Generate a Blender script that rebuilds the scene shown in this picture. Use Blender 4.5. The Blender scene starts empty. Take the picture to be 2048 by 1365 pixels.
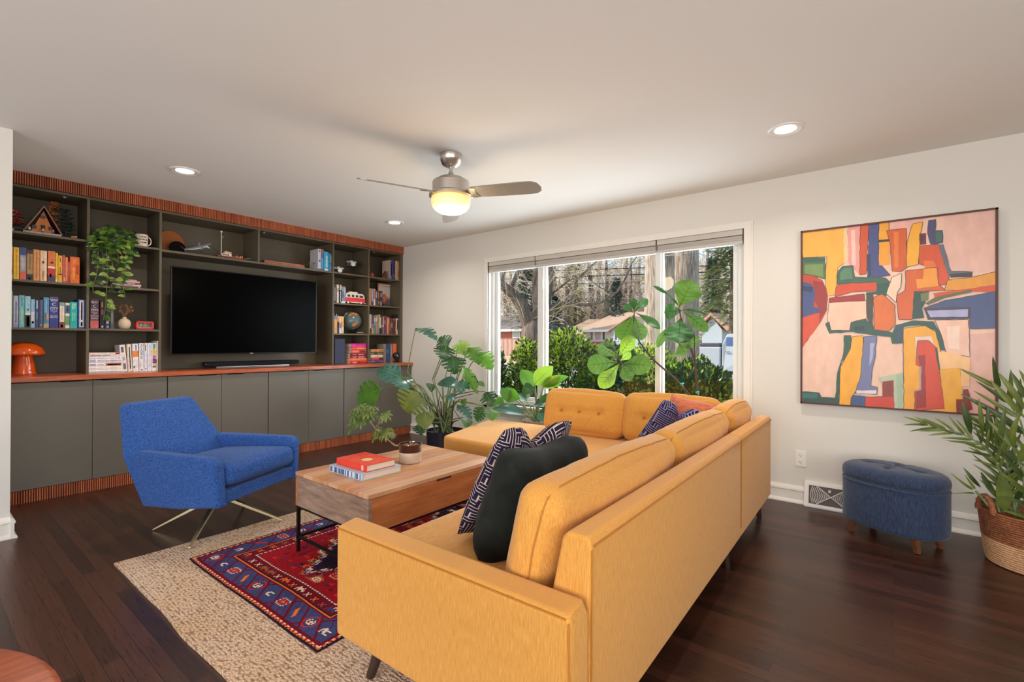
import bpy, bmesh, math, random
from mathutils import Vector, Matrix, noise
from math import sin, cos, pi, radians, sqrt

# ------------------------------------------------------------------ camera
F_PX, CX, CY = 965.03, 1024.0, 682.5
YAW, PITCH, ROLL, CAM_Z = 0.6693, 0.0037, 0.0041, 1.1775
_f = Vector((-sin(YAW)*cos(PITCH), cos(YAW)*cos(PITCH), sin(PITCH)))
_r0 = Vector((cos(YAW), sin(YAW), 0.0)); _u0 = _r0.cross(_f)
_r = _r0*cos(ROLL) + _u0*sin(ROLL); _u = -_r0*sin(ROLL) + _u0*cos(ROLL)
CAM = Vector((0, 0, CAM_Z))
cd = bpy.data.cameras.new('camera'); cam = bpy.data.objects.new('camera', cd)
bpy.context.scene.collection.objects.link(cam)
cd.sensor_fit = 'HORIZONTAL'; cd.sensor_width = 36.0; cd.lens = F_PX/2048.0*36.0
cd.clip_start = 0.05; cd.clip_end = 400
cam.matrix_world = Matrix(((_r.x, _u.x, -_f.x, 0), (_r.y, _u.y, -_f.y, 0), (_r.z, _u.z, -_f.z, CAM_Z), (0, 0, 0, 1)))
sc = bpy.context.scene; sc.camera = cam

# ------------------------------------------------------------------ view, world, sun, daylight
sc.view_settings.view_transform = 'Standard'; sc.view_settings.look = 'None'
sc.view_settings.gamma = 1.0; sc.view_settings.use_curve_mapping = False
sc.view_settings.exposure = -0.25
sc.cycles.use_denoising = True
sc.cycles.max_bounces = 8; sc.cycles.diffuse_bounces = 4; sc.cycles.glossy_bounces = 3
sc.cycles.transparent_max_bounces = 12; sc.cycles.transmission_bounces = 4
sc.cycles.caustics_reflective = False; sc.cycles.caustics_refractive = False
sc.cycles.sample_clamp_indirect = 6.0
w = bpy.data.worlds.new('world'); sc.world = w; w.use_nodes = True
wn = w.node_tree; bg = wn.nodes['Background']
sky = wn.nodes.new('ShaderNodeTexSky'); sky.sky_type = 'NISHITA'
sky.sun_elevation = radians(42); sky.sun_rotation = radians(245); sky.sun_disc = False
sky.air_density = 1.0; sky.dust_density = 1.5
wn.links.new(sky.outputs[0], bg.inputs[0]); bg.inputs[1].default_value = 0.42
sun = bpy.data.lights.new('sun', 'SUN'); sun.energy = 6.0; sun.angle = 0.01; sun.color = (1, .94, .86)
so = bpy.data.objects.new('sun', sun); sc.collection.objects.link(so)
_sd = Vector((-0.64, -0.50, 0.68)).normalized()
so.rotation_euler = _sd.to_track_quat('Z', 'Y').to_euler(); so.location = (-8, -4, 12)

def area(name, loc, direction, sx, sy, power, color=(1, 1, 1), spread=180):
    l = bpy.data.lights.new(name, 'AREA'); l.shape = 'RECTANGLE'; l.size = sx; l.size_y = sy
    l.energy = power; l.color = color; l.spread = radians(spread)
    o = bpy.data.objects.new(name, l); sc.collection.objects.link(o); o.location = loc
    o.rotation_euler = (-Vector(direction)).to_track_quat('Z', 'Y').to_euler(); return o
# daylight at the picture window; two unseen fill lamps added to brighten the room
area('window_daylight', (-2.28, 4.33, 1.3), (0, -1, -.15), 2.6, 1.4, 85, (.86, .93, 1))
area('rear_fill', (-.4, -3.42, 1.35), (0, 1, .55), 3.6, 2.0, 205, (1, .985, .97))
area('side_fill', (2.32, -.6, 1.35), (-1, .25, .40), 2.8, 1.6, 95, (1, .96, .92))

# ------------------------------------------------------------------ helpers
def S(r, g, b):
    f = lambda c: (c/255/12.92) if c/255 <= .04045 else ((c/255+.055)/1.055)**2.4
    return (f(r), f(g), f(b))
def ray(px, py): return _f*F_PX + _r*(px-CX) - _u*(py-CY)
def P(px, py, x=None, y=None, z=None):
    """the point of the room seen at (px, py) that lies on the plane x=, y= or z="""
    d = ray(px, py)
    t = (x/d.x) if x is not None else (y/d.y) if y is not None else ((z-CAM_Z)/d.z)
    return CAM + d*t
def PD(px, py, depth): return CAM + ray(px, py)*(depth/F_PX)

def tag(o, label=None, cat=None, group=None, kind=None):
    if label: o['label'] = label
    if cat: o['category'] = cat
    if group: o['group'] = group
    if kind: o['kind'] = kind
    return o
def thing(name, label, cat, loc=(0, 0, 0), rz=0, group=None):
    o = bpy.data.objects.new(name, None); sc.collection.objects.link(o)
    o.empty_display_size = .05; o.matrix_world = Matrix.Translation(Vector(loc)) @ Matrix.Rotation(rz, 4, 'Z')
    return tag(o, label, cat, group)

class MB:
    def __init__(s): s.v = []; s.f = []; s.m = []; s.uv = None
    def add(s, vs, fs, m=0):
        b = len(s.v); s.v += [Vector(v) for v in vs]
        for f in fs: s.f.append([b+i for i in f]); s.m.append(m)
    def box(s, a, b, m=0, M=None):
        x0, y0, z0 = a; x1, y1, z1 = b
        vs = [Vector(q) for q in ((x0,y0,z0),(x1,y0,z0),(x1,y1,z0),(x0,y1,z0),(x0,y0,z1),(x1,y0,z1),(x1,y1,z1),(x0,y1,z1))]
        if M is not None: vs = [M @ q for q in vs]
        s.add(vs, ((0,3,2,1),(4,5,6,7),(0,1,5,4),(1,2,6,5),(2,3,7,6),(3,0,4,7)), m)
    def quad(s, a, b, c, d, m=0): s.add((a, b, c, d), ((0, 1, 2, 3),), m)
    def poly(s, pts, m=0): s.add(pts, (tuple(range(len(pts))),), m)
    def prism(s, pts, d, m=0):
        n = len(pts); d = Vector(d); pts = [Vector(p) for p in pts]
        s.add(pts + [p+d for p in pts], [tuple(range(n))[::-1], tuple(range(n, 2*n))] + [(i, (i+1) % n, n+(i+1) % n, n+i) for i in range(n)], m)
    def tube(s, pts, r, seg=8, m=0, cap=True):
        pts = [Vector(p) for p in pts]; n = len(pts)
        if not hasattr(r, '__len__'): r = [r]*n
        b = len(s.v); nrm = None
        for i, p in enumerate(pts):
            t = (pts[min(i+1, n-1)] - pts[max(i-1, 0)]).normalized()
            if nrm is None:
                nrm = t.cross(Vector((0, 0, 1)) if abs(t.z) < .9 else Vector((1, 0, 0))).normalized()
            else:
                nrm = (nrm - t*nrm.dot(t)).normalized()
            bn = t.cross(nrm)
            for k in range(seg):
                a = 2*pi*k/seg; s.v.append(p + (nrm*cos(a) + bn*sin(a))*r[i])
        for i in range(n-1):
            for k in range(seg):
                k2 = (k+1) % seg
                s.f.append([b+i*seg+k, b+i*seg+k2, b+(i+1)*seg+k2, b+(i+1)*seg+k]); s.m.append(m)
        if cap:
            s.f.append([b+k for k in range(seg)][::-1]); s.m.append(m)
            s.f.append([b+(n-1)*seg+k for k in range(seg)]); s.m.append(m)
    def lathe(s, prof, c=(0, 0, 0), seg=32, m=0, M=None, sx=1, sy=1):
        c = Vector(c); b = len(s.v)
        for (r, z) in prof:
            for k in range(seg):
                a = 2*pi*k/seg; q = Vector((r*cos(a)*sx, r*sin(a)*sy, z))
                s.v.append((M @ q if M is not None else q) + c)
        for i in range(len(prof)-1):
            for k in range(seg):
                k2 = (k+1) % seg
                s.f.append([b+i*seg+k, b+i*seg+k2, b+(i+1)*seg+k2, b+(i+1)*seg+k]); s.m.append(m)
        s.f.append([b+k for k in range(seg)][::-1]); s.m.append(m)
        e = b+(len(prof)-1)*seg; s.f.append([e+k for k in range(seg)]); s.m.append(m)
    def ball(s, c, r, seg=12, m=0, M=None):
        rr = r if hasattr(r, '__len__') else (r, r, r); n = seg//2
        prof = [(max(sin(pi*i/n), 1e-3), -cos(pi*i/n)) for i in range(n+1)]
        K = Matrix.Diagonal((rr[0], rr[1], rr[2])).to_4x4()
        if M is not None: K = M @ K
        s.lathe(prof, c, seg, m, K)

def wm(o):
    while o.parent is not None: o = o.parent
    return o.matrix_world.copy()
def obj(name, mb, mats, parent=None, smooth=False, bevel=0, bseg=2, sub=0, ang=40, fixn=False):
    me = bpy.data.meshes.new(name)
    inv = wm(parent).inverted() if parent is not None else None
    vs = [tuple(inv @ v) for v in mb.v] if inv is not None else [tuple(v) for v in mb.v]
    me.from_pydata(vs, [], mb.f)
    if not isinstance(mats, (list, tuple)): mats = [mats]
    for m in mats: me.materials.append(m)
    if len(mats) > 1: me.polygons.foreach_set('material_index', mb.m)
    if mb.uv is not None:
        ul = me.uv_layers.new(name='uv')
        for p in me.polygons:
            for li in p.loop_indices: ul.data[li].uv = mb.uv[me.loops[li].vertex_index]
    if fixn:
        bm = bmesh.new(); bm.from_mesh(me); bmesh.ops.recalc_face_normals(bm, faces=bm.faces); bm.to_mesh(me); bm.free()
    if smooth:
        me.polygons.foreach_set('use_smooth', [True]*len(me.polygons))
        try: me.set_sharp_from_angle(angle=radians(ang))
        except Exception: pass
    me.update()
    o = bpy.data.objects.new(name, me); sc.collection.objects.link(o)
    if parent is not None: o.parent = parent
    if bevel:
        b = o.modifiers.new('bevel', 'BEVEL'); b.width = bevel; b.segments = bseg; b.limit_method = 'ANGLE'; b.angle_limit = radians(25)
        b.harden_normals = False
    if sub:
        q = o.modifiers.new('sub', 'SUBSURF'); q.levels = sub; q.render_levels = sub
    return o

def hull(name, pts, m, parent=None, bevel=.02, seg=4):
    bm = bmesh.new()
    for p in pts: bm.verts.new(Vector(p))
    r = bmesh.ops.convex_hull(bm, input=bm.verts)
    bmesh.ops.delete(bm, geom=[e for e in r['geom_interior'] if isinstance(e, bmesh.types.BMVert)], context='VERTS')
    bmesh.ops.dissolve_limit(bm, angle_limit=radians(4), verts=bm.verts, edges=bm.edges)
    bmesh.ops.recalc_face_normals(bm, faces=bm.faces)
    bm.verts.index_update()
    mb = MB(); mb.v = [v.co.copy() for v in bm.verts]; mb.f = [[v.index for v in f.verts] for f in bm.faces]; mb.m = [0]*len(mb.f)
    bm.free()
    return obj(name, mb, m, parent, smooth=True, bevel=bevel, bseg=seg, ang=60)

def rbox(size, r, n=10, bulge=(0, 0, 0), M=None, wob=0, seed=0, fn=None):
    """soft rounded box centred on the origin, moved by M"""
    mb = MB(); sx, sy, sz = (q/2 for q in size); idx = {}
    def surf(a, b, c):
            p = Vector((a*sx, b*sy, c*sz))
            rr = min(r, sx*.98, sy*.98, sz*.98)
            q = Vector((max(-sx+rr, min(sx-rr, p.x)), max(-sy+rr, min(sy-rr, p.y)), max(-sz+rr, min(sz-rr, p.z))))
            d = p-q
            if d.length > 1e-9: p = q + d.normalized()*rr
            p.x += bulge[0]*math.copysign(1, a)*(abs(a)**1.5)*(1-b*b)*(1-c*c)
            p.y += bulge[1]*math.copysign(1, b)*(abs(b)**1.5)*(1-a*a)*(1-c*c)
            p.z += bulge[2]*math.copysign(1, c)*(abs(c)**1.5)*(1-a*a)*(1-b*b)
            if wob:
                nv = noise.noise_vector(p*7 + Vector((seed, seed*2, 0)))
                p += nv*wob
            if fn: p = fn(p, a, b, c)
            return p
    mb.surf = surf
    def vid(i, j, k):
        key = (i, j, k)
        if key not in idx:
            e = lambda t: math.copysign(abs(t)**.75, t)
            p = surf(e(2*i/n-1), e(2*j/n-1), e(2*k/n-1))
            idx[key] = len(mb.v); mb.v.append(M @ p if M is not None else p)
        return idx[key]
    for i in range(n):
        for j in range(n):
            for (fx) in (0, n):
                q = [vid(fx, i, j), vid(fx, i+1, j), vid(fx, i+1, j+1), vid(fx, i, j+1)]
                mb.f.append(q if fx else q[::-1]); mb.m.append(0)
                q = [vid(i, fx, j), vid(i, fx, j+1), vid(i+1, fx, j+1), vid(i+1, fx, j)]
                mb.f.append(q if fx else q[::-1]); mb.m.append(0)
                q = [vid(i, j, fx), vid(i+1, j, fx), vid(i+1, j+1, fx), vid(i, j+1, fx)]
                mb.f.append(q if fx else q[::-1]); mb.m.append(0)
    return mb

def text(s, size, loc, X, Y, m, parent=None, name='lettering', align='CENTER', sx=1.0, bold=0.0):
    cu = bpy.data.curves.new(name, 'FONT'); cu.body = s; cu.size = size; cu.align_x = align; cu.align_y = 'CENTER'
    cu.extrude = .0004; cu.offset = bold
    t = bpy.data.objects.new('t', cu); sc.collection.objects.link(t)
    dg = bpy.context.evaluated_depsgraph_get(); dg.update()
    me = bpy.data.meshes.new_from_object(t.evaluated_get(dg))
    bpy.data.objects.remove(t)
    X = Vector(X).normalized(); Y = Vector(Y).normalized(); Z = X.cross(Y); loc = Vector(loc)
    M = Matrix(((X.x*sx, Y.x, Z.x, loc.x), (X.y*sx, Y.y, Z.y, loc.y), (X.z*sx, Y.z, Z.z, loc.z), (0, 0, 0, 1)))
    if parent is not None: M = wm(parent).inverted() @ M
    me.transform(M); me.materials.clear(); me.materials.append(m)
    o = bpy.data.objects.new(name, me); sc.collection.objects.link(o)
    if parent is not None: o.parent = parent
    return o

# ------------------------------------------------------------------ materials
def _pb(name):
    m = bpy.data.materials.new(name); m.use_nodes = True
    return m, m.node_tree, m.node_tree.nodes['Principled BSDF']
def mixc(nt, fac, a, b, blend='MIX'):
    n = nt.nodes.new('ShaderNodeMix'); n.data_type = 'RGBA'; n.blend_type = blend
    for k, v in ((0, fac), (6, a), (7, b)):
        if hasattr(v, 'links') or hasattr(v, 'is_output'): nt.links.new(v, n.inputs[k])
        else: n.inputs[k].default_value = v if k == 0 else (*v, 1)
    return n.outputs[2]
def coords(nt, stretch=(1, 1, 1), kind='Object', rot=(0, 0, 0)):
    tc = nt.nodes.new('ShaderNodeTexCoord'); mp = nt.nodes.new('ShaderNodeMapping')
    mp.inputs['Scale'].default_value = stretch; mp.inputs['Rotation'].default_value = rot
    nt.links.new(tc.outputs[kind], mp.inputs[0]); return mp.outputs[0]
def noisen(nt, vec, scale, detail=3, rough=.5):
    n = nt.nodes.new('ShaderNodeTexNoise'); n.inputs['Scale'].default_value = scale
    n.inputs['Detail'].default_value = detail; n.inputs['Roughness'].default_value = rough
    nt.links.new(vec, n.inputs['Vector']); return n.outputs[0]
def maprange(nt, v, a, b, c=0, d=1):
    n = nt.nodes.new('ShaderNodeMapRange'); nt.links.new(v, n.inputs[0])
    for i, q in enumerate((a, b, c, d)): n.inputs[i+1].default_value = q
    return n.outputs[0]
def mathn(nt, op, a, b=None):
    n = nt.nodes.new('ShaderNodeMath'); n.operation = op
    for i, v in enumerate((a, b)):
        if v is None: continue
        if isinstance(v, (int, float)): n.inputs[i].default_value = v
        else: nt.links.new(v, n.inputs[i])
    return n.outputs[0]
def bumpn(nt, bs, h, strength, dist=.002):
    b = nt.nodes.new('ShaderNodeBump'); b.inputs['Strength'].default_value = strength; b.inputs['Distance'].default_value = dist
    nt.links.new(h, b.inputs['Height']); nt.links.new(b.outputs[0], bs.inputs['Normal'])
def mat(name, col, rough=.6, metal=0, var=0, vs=20, st=(1, 1, 1), bump=0, bs_=None, emit=0, coat=0, spec=.5, sheen=0, col2=None, detail=3, ior=None):
    m, nt, bs = _pb(name)
    bs.inputs['Base Color'].default_value = (*col, 1); bs.inputs['Roughness'].default_value = rough
    bs.inputs['Metallic'].default_value = metal; bs.inputs['Specular IOR Level'].default_value = spec
    if coat: bs.inputs['Coat Weight'].default_value = coat; bs.inputs['Coat Roughness'].default_value = .08
    if sheen: bs.inputs['Sheen Weight'].default_value = sheen; bs.inputs['Sheen Roughness'].default_value = .5
    if emit:
        bs.inputs['Emission Color'].default_value = (*col, 1); bs.inputs['Emission Strength'].default_value = emit
    if var or bump or col2:
        v = coords(nt, st); n = noisen(nt, v, vs, detail)
        if var or col2:
            a = tuple(c*(1-var) for c in col); b = tuple(min(c*(1+var), 1) for c in col) if col2 is None else col2
            nt.links.new(mixc(nt, maprange(nt, n, .32, .68), a, b), bs.inputs['Base Color'])
        if bump:
            n2 = noisen(nt, v, bs_ or vs, 2); bumpn(nt, bs, n2, bump)
    return m
def leafmat(name, col, col2, trans=.35, rough=.35, vs=9):
    m, nt, bs = _pb(name)
    c = mixc(nt, maprange(nt, noisen(nt, coords(nt), vs, 2), .35, .65), col, col2)
    nt.links.new(c, bs.inputs['Base Color']); bs.inputs['Roughness'].default_value = rough
    tr = nt.nodes.new('ShaderNodeBsdfTranslucent')
    br = mixc(nt, .5, c, (col2[0]*1.6, col2[1]*1.6, col2[2]*.8))
    nt.links.new(br, tr.inputs[0]); mx = nt.nodes.new('ShaderNodeMixShader'); mx.inputs[0].default_value = trans
    out = nt.nodes['Material Output']
    nt.links.new(bs.outputs[0], mx.inputs[1]); nt.links.new(tr.outputs[0], mx.inputs[2]); nt.links.new(mx.outputs[0], out.inputs[0])
    return m
def fabric(name, col, col2, st, vs=60, rough=.9, bump=.35, sheen=.2):
    m, nt, bs = _pb(name)
    v = coords(nt, st); n = noisen(nt, v, vs, 4, .65)
    v2 = coords(nt, (1, 1, 1)); n2 = noisen(nt, v2, 380, 2)
    c = mixc(nt, maprange(nt, n, .35, .65), col, col2)
    nt.links.new(c, bs.inputs['Base Color']); bs.inputs['Roughness'].default_value = rough
    bs.inputs['Sheen Weight'].default_value = sheen; bs.inputs['Specular IOR Level'].default_value = .2
    h = mathn(nt, 'ADD', n, mathn(nt, 'MULTIPLY', n2, .7))
    bumpn(nt, bs, h, bump, .0015)
    return m
_flat = {}
def col(r, g, b, rough=.55):
    k = (r, g, b, rough)
    if k not in _flat: _flat[k] = mat('paint_%d_%d_%d' % (r, g, b), S(r, g, b), rough)
    return _flat[k]
_pr = {}
def printed(r, g, b):
    """jacket paper with faint mottled print"""
    k = (r, g, b)
    if k not in _pr: _pr[k] = mat('jacket_%d_%d_%d' % k, S(r, g, b), .45, var=.16, vs=60, st=(1, 1, .5))
    return _pr[k]

WALL = mat('wall_paint', S(222, 218, 211), .85, bump=.05, vs=300)
CEIL = mat('ceiling_paint', S(240, 238, 234), .9, bump=.05, vs=200)
TRIM = mat('trim_paint', S(232, 226, 218), .4)
BLACKM = mat('black_metal', S(28, 27, 28), .4, metal=.6)
BLACK = mat('black_plastic', S(16, 16, 18), .35)
STEEL = mat('brushed_nickel', S(200, 194, 186), .32, metal=1, var=.08, vs=8, st=(1, 1, 30))
WHITE = mat('white_plastic', S(235, 232, 228), .35)
SHELFM = mat('shelf_paint', S(98, 88, 70), .45, var=.05, vs=3)
DOORM = mat('door_paint', S(108, 102, 92), .42, var=.03, vs=3)
BRASS = mat('brass', S(196, 160, 90), .3, metal=1)
SOIL = mat('soil', S(70, 45, 32), .95, var=.4, vs=60, bump=.8)
# ------------------------------------------------------------------ the room
H = 2.44; YW = 4.1275; XB = -5.48; XP = -4.135      # ceiling, window wall, back of the shelves, end of the wing wall
def floor_mat():
    m, nt, bs = _pb('dark_oak_floor')
    v = coords(nt)
    br = nt.nodes.new('ShaderNodeTexBrick'); nt.links.new(v, br.inputs['Vector'])
    br.inputs['Scale'].default_value = 1; br.inputs['Brick Width'].default_value = .95; br.inputs['Row Height'].default_value = .057
    br.inputs['Mortar Size'].default_value = .0011; br.inputs['Mortar Smooth'].default_value = .2; br.offset = .37; br.inputs['Bias'].default_value = 0
    br.inputs['Color1'].default_value = (*S(48, 28, 21), 1); br.inputs['Color2'].default_value = (*S(78, 47, 34), 1)
    br.inputs['Mortar'].default_value = (*S(26, 14, 10), 1)
    g = noisen(nt, coords(nt, (1.3, 30, 1)), 5, 6, .7)
    c = mixc(nt, 1.0, br.outputs[0], mixc(nt, maprange(nt, g, .3, .7), (.55, .52, .5), (1.35, 1.3, 1.25)), 'MULTIPLY')
    nt.links.new(c, bs.inputs['Base Color'])
    n2 = noisen(nt, v, 3, 3)
    nt.links.new(maprange(nt, g, .3, .7, .26, .34), bs.inputs['Roughness'])
    h = mathn(nt, 'SUBTRACT', mathn(nt, 'MULTIPLY', g, .25), br.outputs['Fac'])
    bumpn(nt, bs, h, .35, .0015); bs.inputs['Specular IOR Level'].default_value = .45
    return m
def struct(name, mb, m, **k):
    return tag(obj(name, mb, m, **k), kind='structure')
b = MB(); b.box((-5.6, -3.5, -.1), (2.4, YW+.1, 0)); struct('floor', b, floor_mat())
b = MB(); b.box((-5.7, -3.6, H), (2.5, YW+.22, H+.15)); struct('ceiling', b, CEIL)
# window wall with its opening
OX0, OX1, OZ0, OZ1 = -3.608, -.925, .50, 2.088
b = MB(); T = .22
b.box((-5.7, YW, -.1), (OX0, YW+T, H)); b.box((OX1, YW, -.1), (2.5, YW+T, H))
b.box((OX0, YW, -.1), (OX1, YW+T, OZ0)); b.box((OX0, YW, OZ1), (OX1, YW+T, H))
struct('wall_window', b, WALL)
b = MB(); b.box((-5.6, -3.6, -.1), (XB, YW+.1, H)); struct('wall_shelves', b, WALL)
b = MB(); b.box((XB, -3.6, -.1), (XP, .405, H)); struct('wall_wing', b, WALL)
b = MB()   # rear wall with an unseen opening, added to let fill light in
b.box((-5.5, -3.6, -.1), (-2.3, -3.5, H)); b.box((1.5, -3.6, -.1), (2.5, -3.5, H)); b.box((-2.3, -3.6, 2.2), (1.5, -3.5, H))
struct('wall_rear', b, WALL)
b = MB()
b.box((2.4, .9, -.1), (2.5, YW+.1, H)); b.box((2.4, -3.6, -.1), (2.5, -2.1, H)); b.box((2.4, -2.1, 2.15), (2.5, .9, H)); b.box((2.4, -2.1, -.1), (2.5, .9, .5))
struct('wall_right', b, WALL)

def baseboard(name, a, b_, out):
    """profiled board with a cap and a shoe moulding, from a to b_ on the floor, bulging towards out"""
    a = Vector(a); b_ = Vector(b_); o = Vector(out); mb = MB(); Z = Vector((0, 0, 1))
    prof = [(0, 0), (.030, 0), (.030, .008), (.022, .02), (.016, .026), (.016, .088), (.022, .094), (.020, .106), (.010, .122), (0, .126)]
    p0 = [a + o*x + Z*z for x, z in prof]; mb.prism(p0, b_-a)
    return struct(name, mb, TRIM, fixn=True)
baseboard('baseboard_window_wall_left', (-4.93, YW, 0), (-.512, YW, 0), (0, -1, 0))
baseboard('baseboard_window_wall_right', (-.19, YW, 0), (2.4, YW, 0), (0, -1, 0))
baseboard('baseboard_wing', (XP, -3.5, 0), (XP, .405, 0), (1, 0, 0))
baseboard('baseboard_wing_end', (XP+.03, .405, 0), (-4.9, .405, 0), (0, 1, 0))

# ------------------------------------------------------------------ picture window
win = tag(thing('window_1', loc=((OX0+OX1)/2, YW+.1, OZ0), label=None, cat=None), kind='structure')
ALU = mat('window_frame_paint', S(226, 226, 224), .35)
def casing():
    mb = MB(); y0 = YW
    def board(pts0, pts1): pass
    # left, right and head boards with two steps
    for (dx, dy) in ((0, .012), (.012, .02), (.05, .014)):
        w0 = .062-dx
        mb.box((OX0-w0, y0-dy, OZ0-.05), (OX0+.001, y0, OZ1+w0-.01)); mb.box((OX1-.001, y0-dy, OZ0-.05), (OX1+w0, y0, OZ1+w0-.01))
        mb.box((OX0+.0012, y0-dy, OZ1-.001), (OX1-.0012, y0, OZ1+w0-.01))
    mb.box((OX0-.07, y0-.02, OZ0-.1), (OX1+.07, y0, OZ0-.02))
    return mb
obj('window_casing', casing(), TRIM, win)
b = MB(); b.box((OX0-.08, YW-.05, OZ0-.022), (OX1+.08, YW+.21, OZ0)); obj('window_sill', b, TRIM, win, bevel=.004)
YG = YW+.105                                       # glass plane
def bar(mb, x0, x1, z0, z1, d0=-.035, d1=.03): mb.box((x0, YG+d0, z0), (x1, YG+d1, z1))
b = MB()
bar(b, OX0, -3.58, OZ0, OZ1, -.05, .06); bar(b, -.985, OX1, OZ0, OZ1, -.05, .06)
bar(b, OX0, OX1, OZ0, OZ0+.05, -.05, .06); bar(b, OX0, OX1, OZ1-.05, OZ1, -.05, .06)
bar(b, -2.945, -2.895, OZ0, OZ1, -.045, .06); bar(b, -1.668, -1.628, OZ0, OZ1, -.045, .06)
obj('window_frame', b, ALU, win, bevel=.003)
b = MB()
for (x0, x1) in ((-3.58, -3.535), (-2.985, -2.945), (-2.895, -2.872), (-1.688, -1.668), (-1.628, -1.612), (-1.03, -.985)):
    bar(b, x0, x1, OZ0+.05, OZ1-.05, -.02, .02)
bar(b, -3.58, -.985, OZ0+.05, OZ0+.085, -.02, .02)
obj('sash', b, ALU, win, bevel=.003)
def glass_mat():
    m = bpy.data.materials.new('window_glass'); m.use_nodes = True; nt = m.node_tree; nt.nodes.clear()
    o = nt.nodes.new('ShaderNodeOutputMaterial'); t = nt.nodes.new('ShaderNodeBsdfTransparent'); g = nt.nodes.new('ShaderNodeBsdfGlossy')
    g.inputs['Roughness'].default_value = .01; t.inputs[0].default_value = (.95, .97, .96, 1)
    fr = nt.nodes.new('ShaderNodeFresnel'); fr.inputs[0].default_value = 1.5
    mx = nt.nodes.new('ShaderNodeMixShader'); nt.links.new(fr.outputs[0], mx.inputs[0]); nt.links.new(t.outputs[0], mx.inputs[1])
    nt.links.new(g.outputs[0], mx.inputs[2]); nt.links.new(mx.outputs[0], o.inputs[0]); return m
GLASS = glass_mat()
for (x0, x1) in ((-3.535, -2.985), (-2.872, -1.688), (-1.612, -1.03)):
    b = MB(); b.quad((x0, YG, OZ0+.08), (x1, YG, OZ0+.08), (x1, YG, OZ1-.04), (x0, YG, OZ1-.04)); obj('window_pane', b, GLASS, win)
b = MB(); b.box((-2.905, YG-.06, 1.74), (-2.89, YG-.045, 1.86)); obj('window_latch', b, WHITE, win, bevel=.003)

BL = fabric('shade_cloth', S(176, 170, 163), S(188, 183, 176), (1, 1, 60), vs=6, bump=.1)
BLW = mat('shade_rail', S(196, 190, 184), .45)
for i, (x0, x1, lab) in enumerate(((-3.6, -2.962, 'narrow grey cellular shade raised over the left pane of the window'), (-2.95, -1.648, 'widest grey cellular shade raised over the middle pane of the window'), (-1.636, -.938, 'grey cellular shade raised over the right pane, nearest the painting'))):
    t = thing('window_shade', lab, 'window shade', ((x0+x1)/2, YW+.03, OZ1-.11), group=None)
    b = MB(); b.box((x0, YW-.012, OZ1-.047), (x1, YW+.055, OZ1)); obj('headrail', b, BLW, t, bevel=.004)
    b = MB()
    for k in range(5): b.box((x0+.004, YW+.002-.004*(k % 2), OZ1-.06-.008*k), (x1-.004, YW+.05, OZ1-.05-.008*k))
    obj('shade', b, BL, t)
    b = MB(); b.box((x0+.002, YW-.005, OZ1-.117), (x1-.002, YW+.045, OZ1-.091)); obj('bottom_rail', b, BLW, t, bevel=.004)

# ------------------------------------------------------------------ floor vent and outlet
t = thing('floor_register', 'white curved-slot metal air vent at the foot of the wall behind the ottoman', 'air vent', (-.35, YW, 0))
b = MB(); x0, x1 = -.512, -.19
b.prism([(x0, YW, 0), (x0, YW-.062, 0), (x0, YW-.062, .012), (x0, YW-.028, .176), (x0, YW, .18)], (x1-x0, 0, 0)); obj('housing', b, WHITE, t, bevel=.003, fixn=True)
def vp(u, v):   # u along, v up the sloping face
    return Vector((x0+u, YW-.0595+.030*v/.15-.0035, .018+v))
b = MB()
b.quad(vp(.03, .012), vp(.292, .012), vp(.292, .137), vp(.03, .137)); obj('recess', b, mat('vent_dark', S(96, 84, 80), .6), t)
b = MB()
for cx_, sg in ((.165, -1), (.165, 1)):
    for k in range(11):
        r0 = .018+.0105*k; pts = []
        for j in range(9):
            a = (-.62+1.24*j/8)
            u = cx_+sg*(r0*cos(a)); v = .0745+r0*sin(a)*1.05
            if .03 < u < .292 and .012 < v < .137: pts.append(vp(u, v)+Vector((0, -.0015, 0)))
        if len(pts) > 2: b.tube(pts, .0021, 5)
    for s2 in (-1, 1): b.tube([vp(cx_, .0745)+Vector((0, -.002, 0)), vp(cx_+sg*.085, .0745+s2*.061)+Vector((0, -.002, 0))], .003, 5)
obj('grille', b, WHITE, t)
b = MB(); b.box((x0+.15, YW-.062, .125), (x0+.165, YW-.045, .14)); obj('lever', b, WHITE, t)

t = thing('wall_outlet', 'white duplex power outlet on the wall below the painting', 'power outlet', (-.539, YW, .33))
b = MB(); b.box((-.575, YW-.007, .272), (-.503, YW, .388)); obj('cover_plate', b, WHITE, t, bevel=.003)
for z in (.305, .355):
    b = MB(); b.lathe([(.001, 0), (.0155, 0), (.0165, -.003)], (-.539, YW-.0085, z), 20, 0, Matrix.Rotation(pi/2, 4, 'X'))
    r_ = obj('socket', b, WHITE, t, smooth=True)
    b = MB(); b.box((-.5455, YW-.0095, z-.002), (-.5435, YW-.0075, z+.007)); b.box((-.5345, YW-.0095, z-.002), (-.5325, YW-.0075, z+.006)); b.box((-.541, YW-.0095, z-.010), (-.537, YW-.0075, z-.006))
    obj('slot', b, BLACK, r_)

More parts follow.
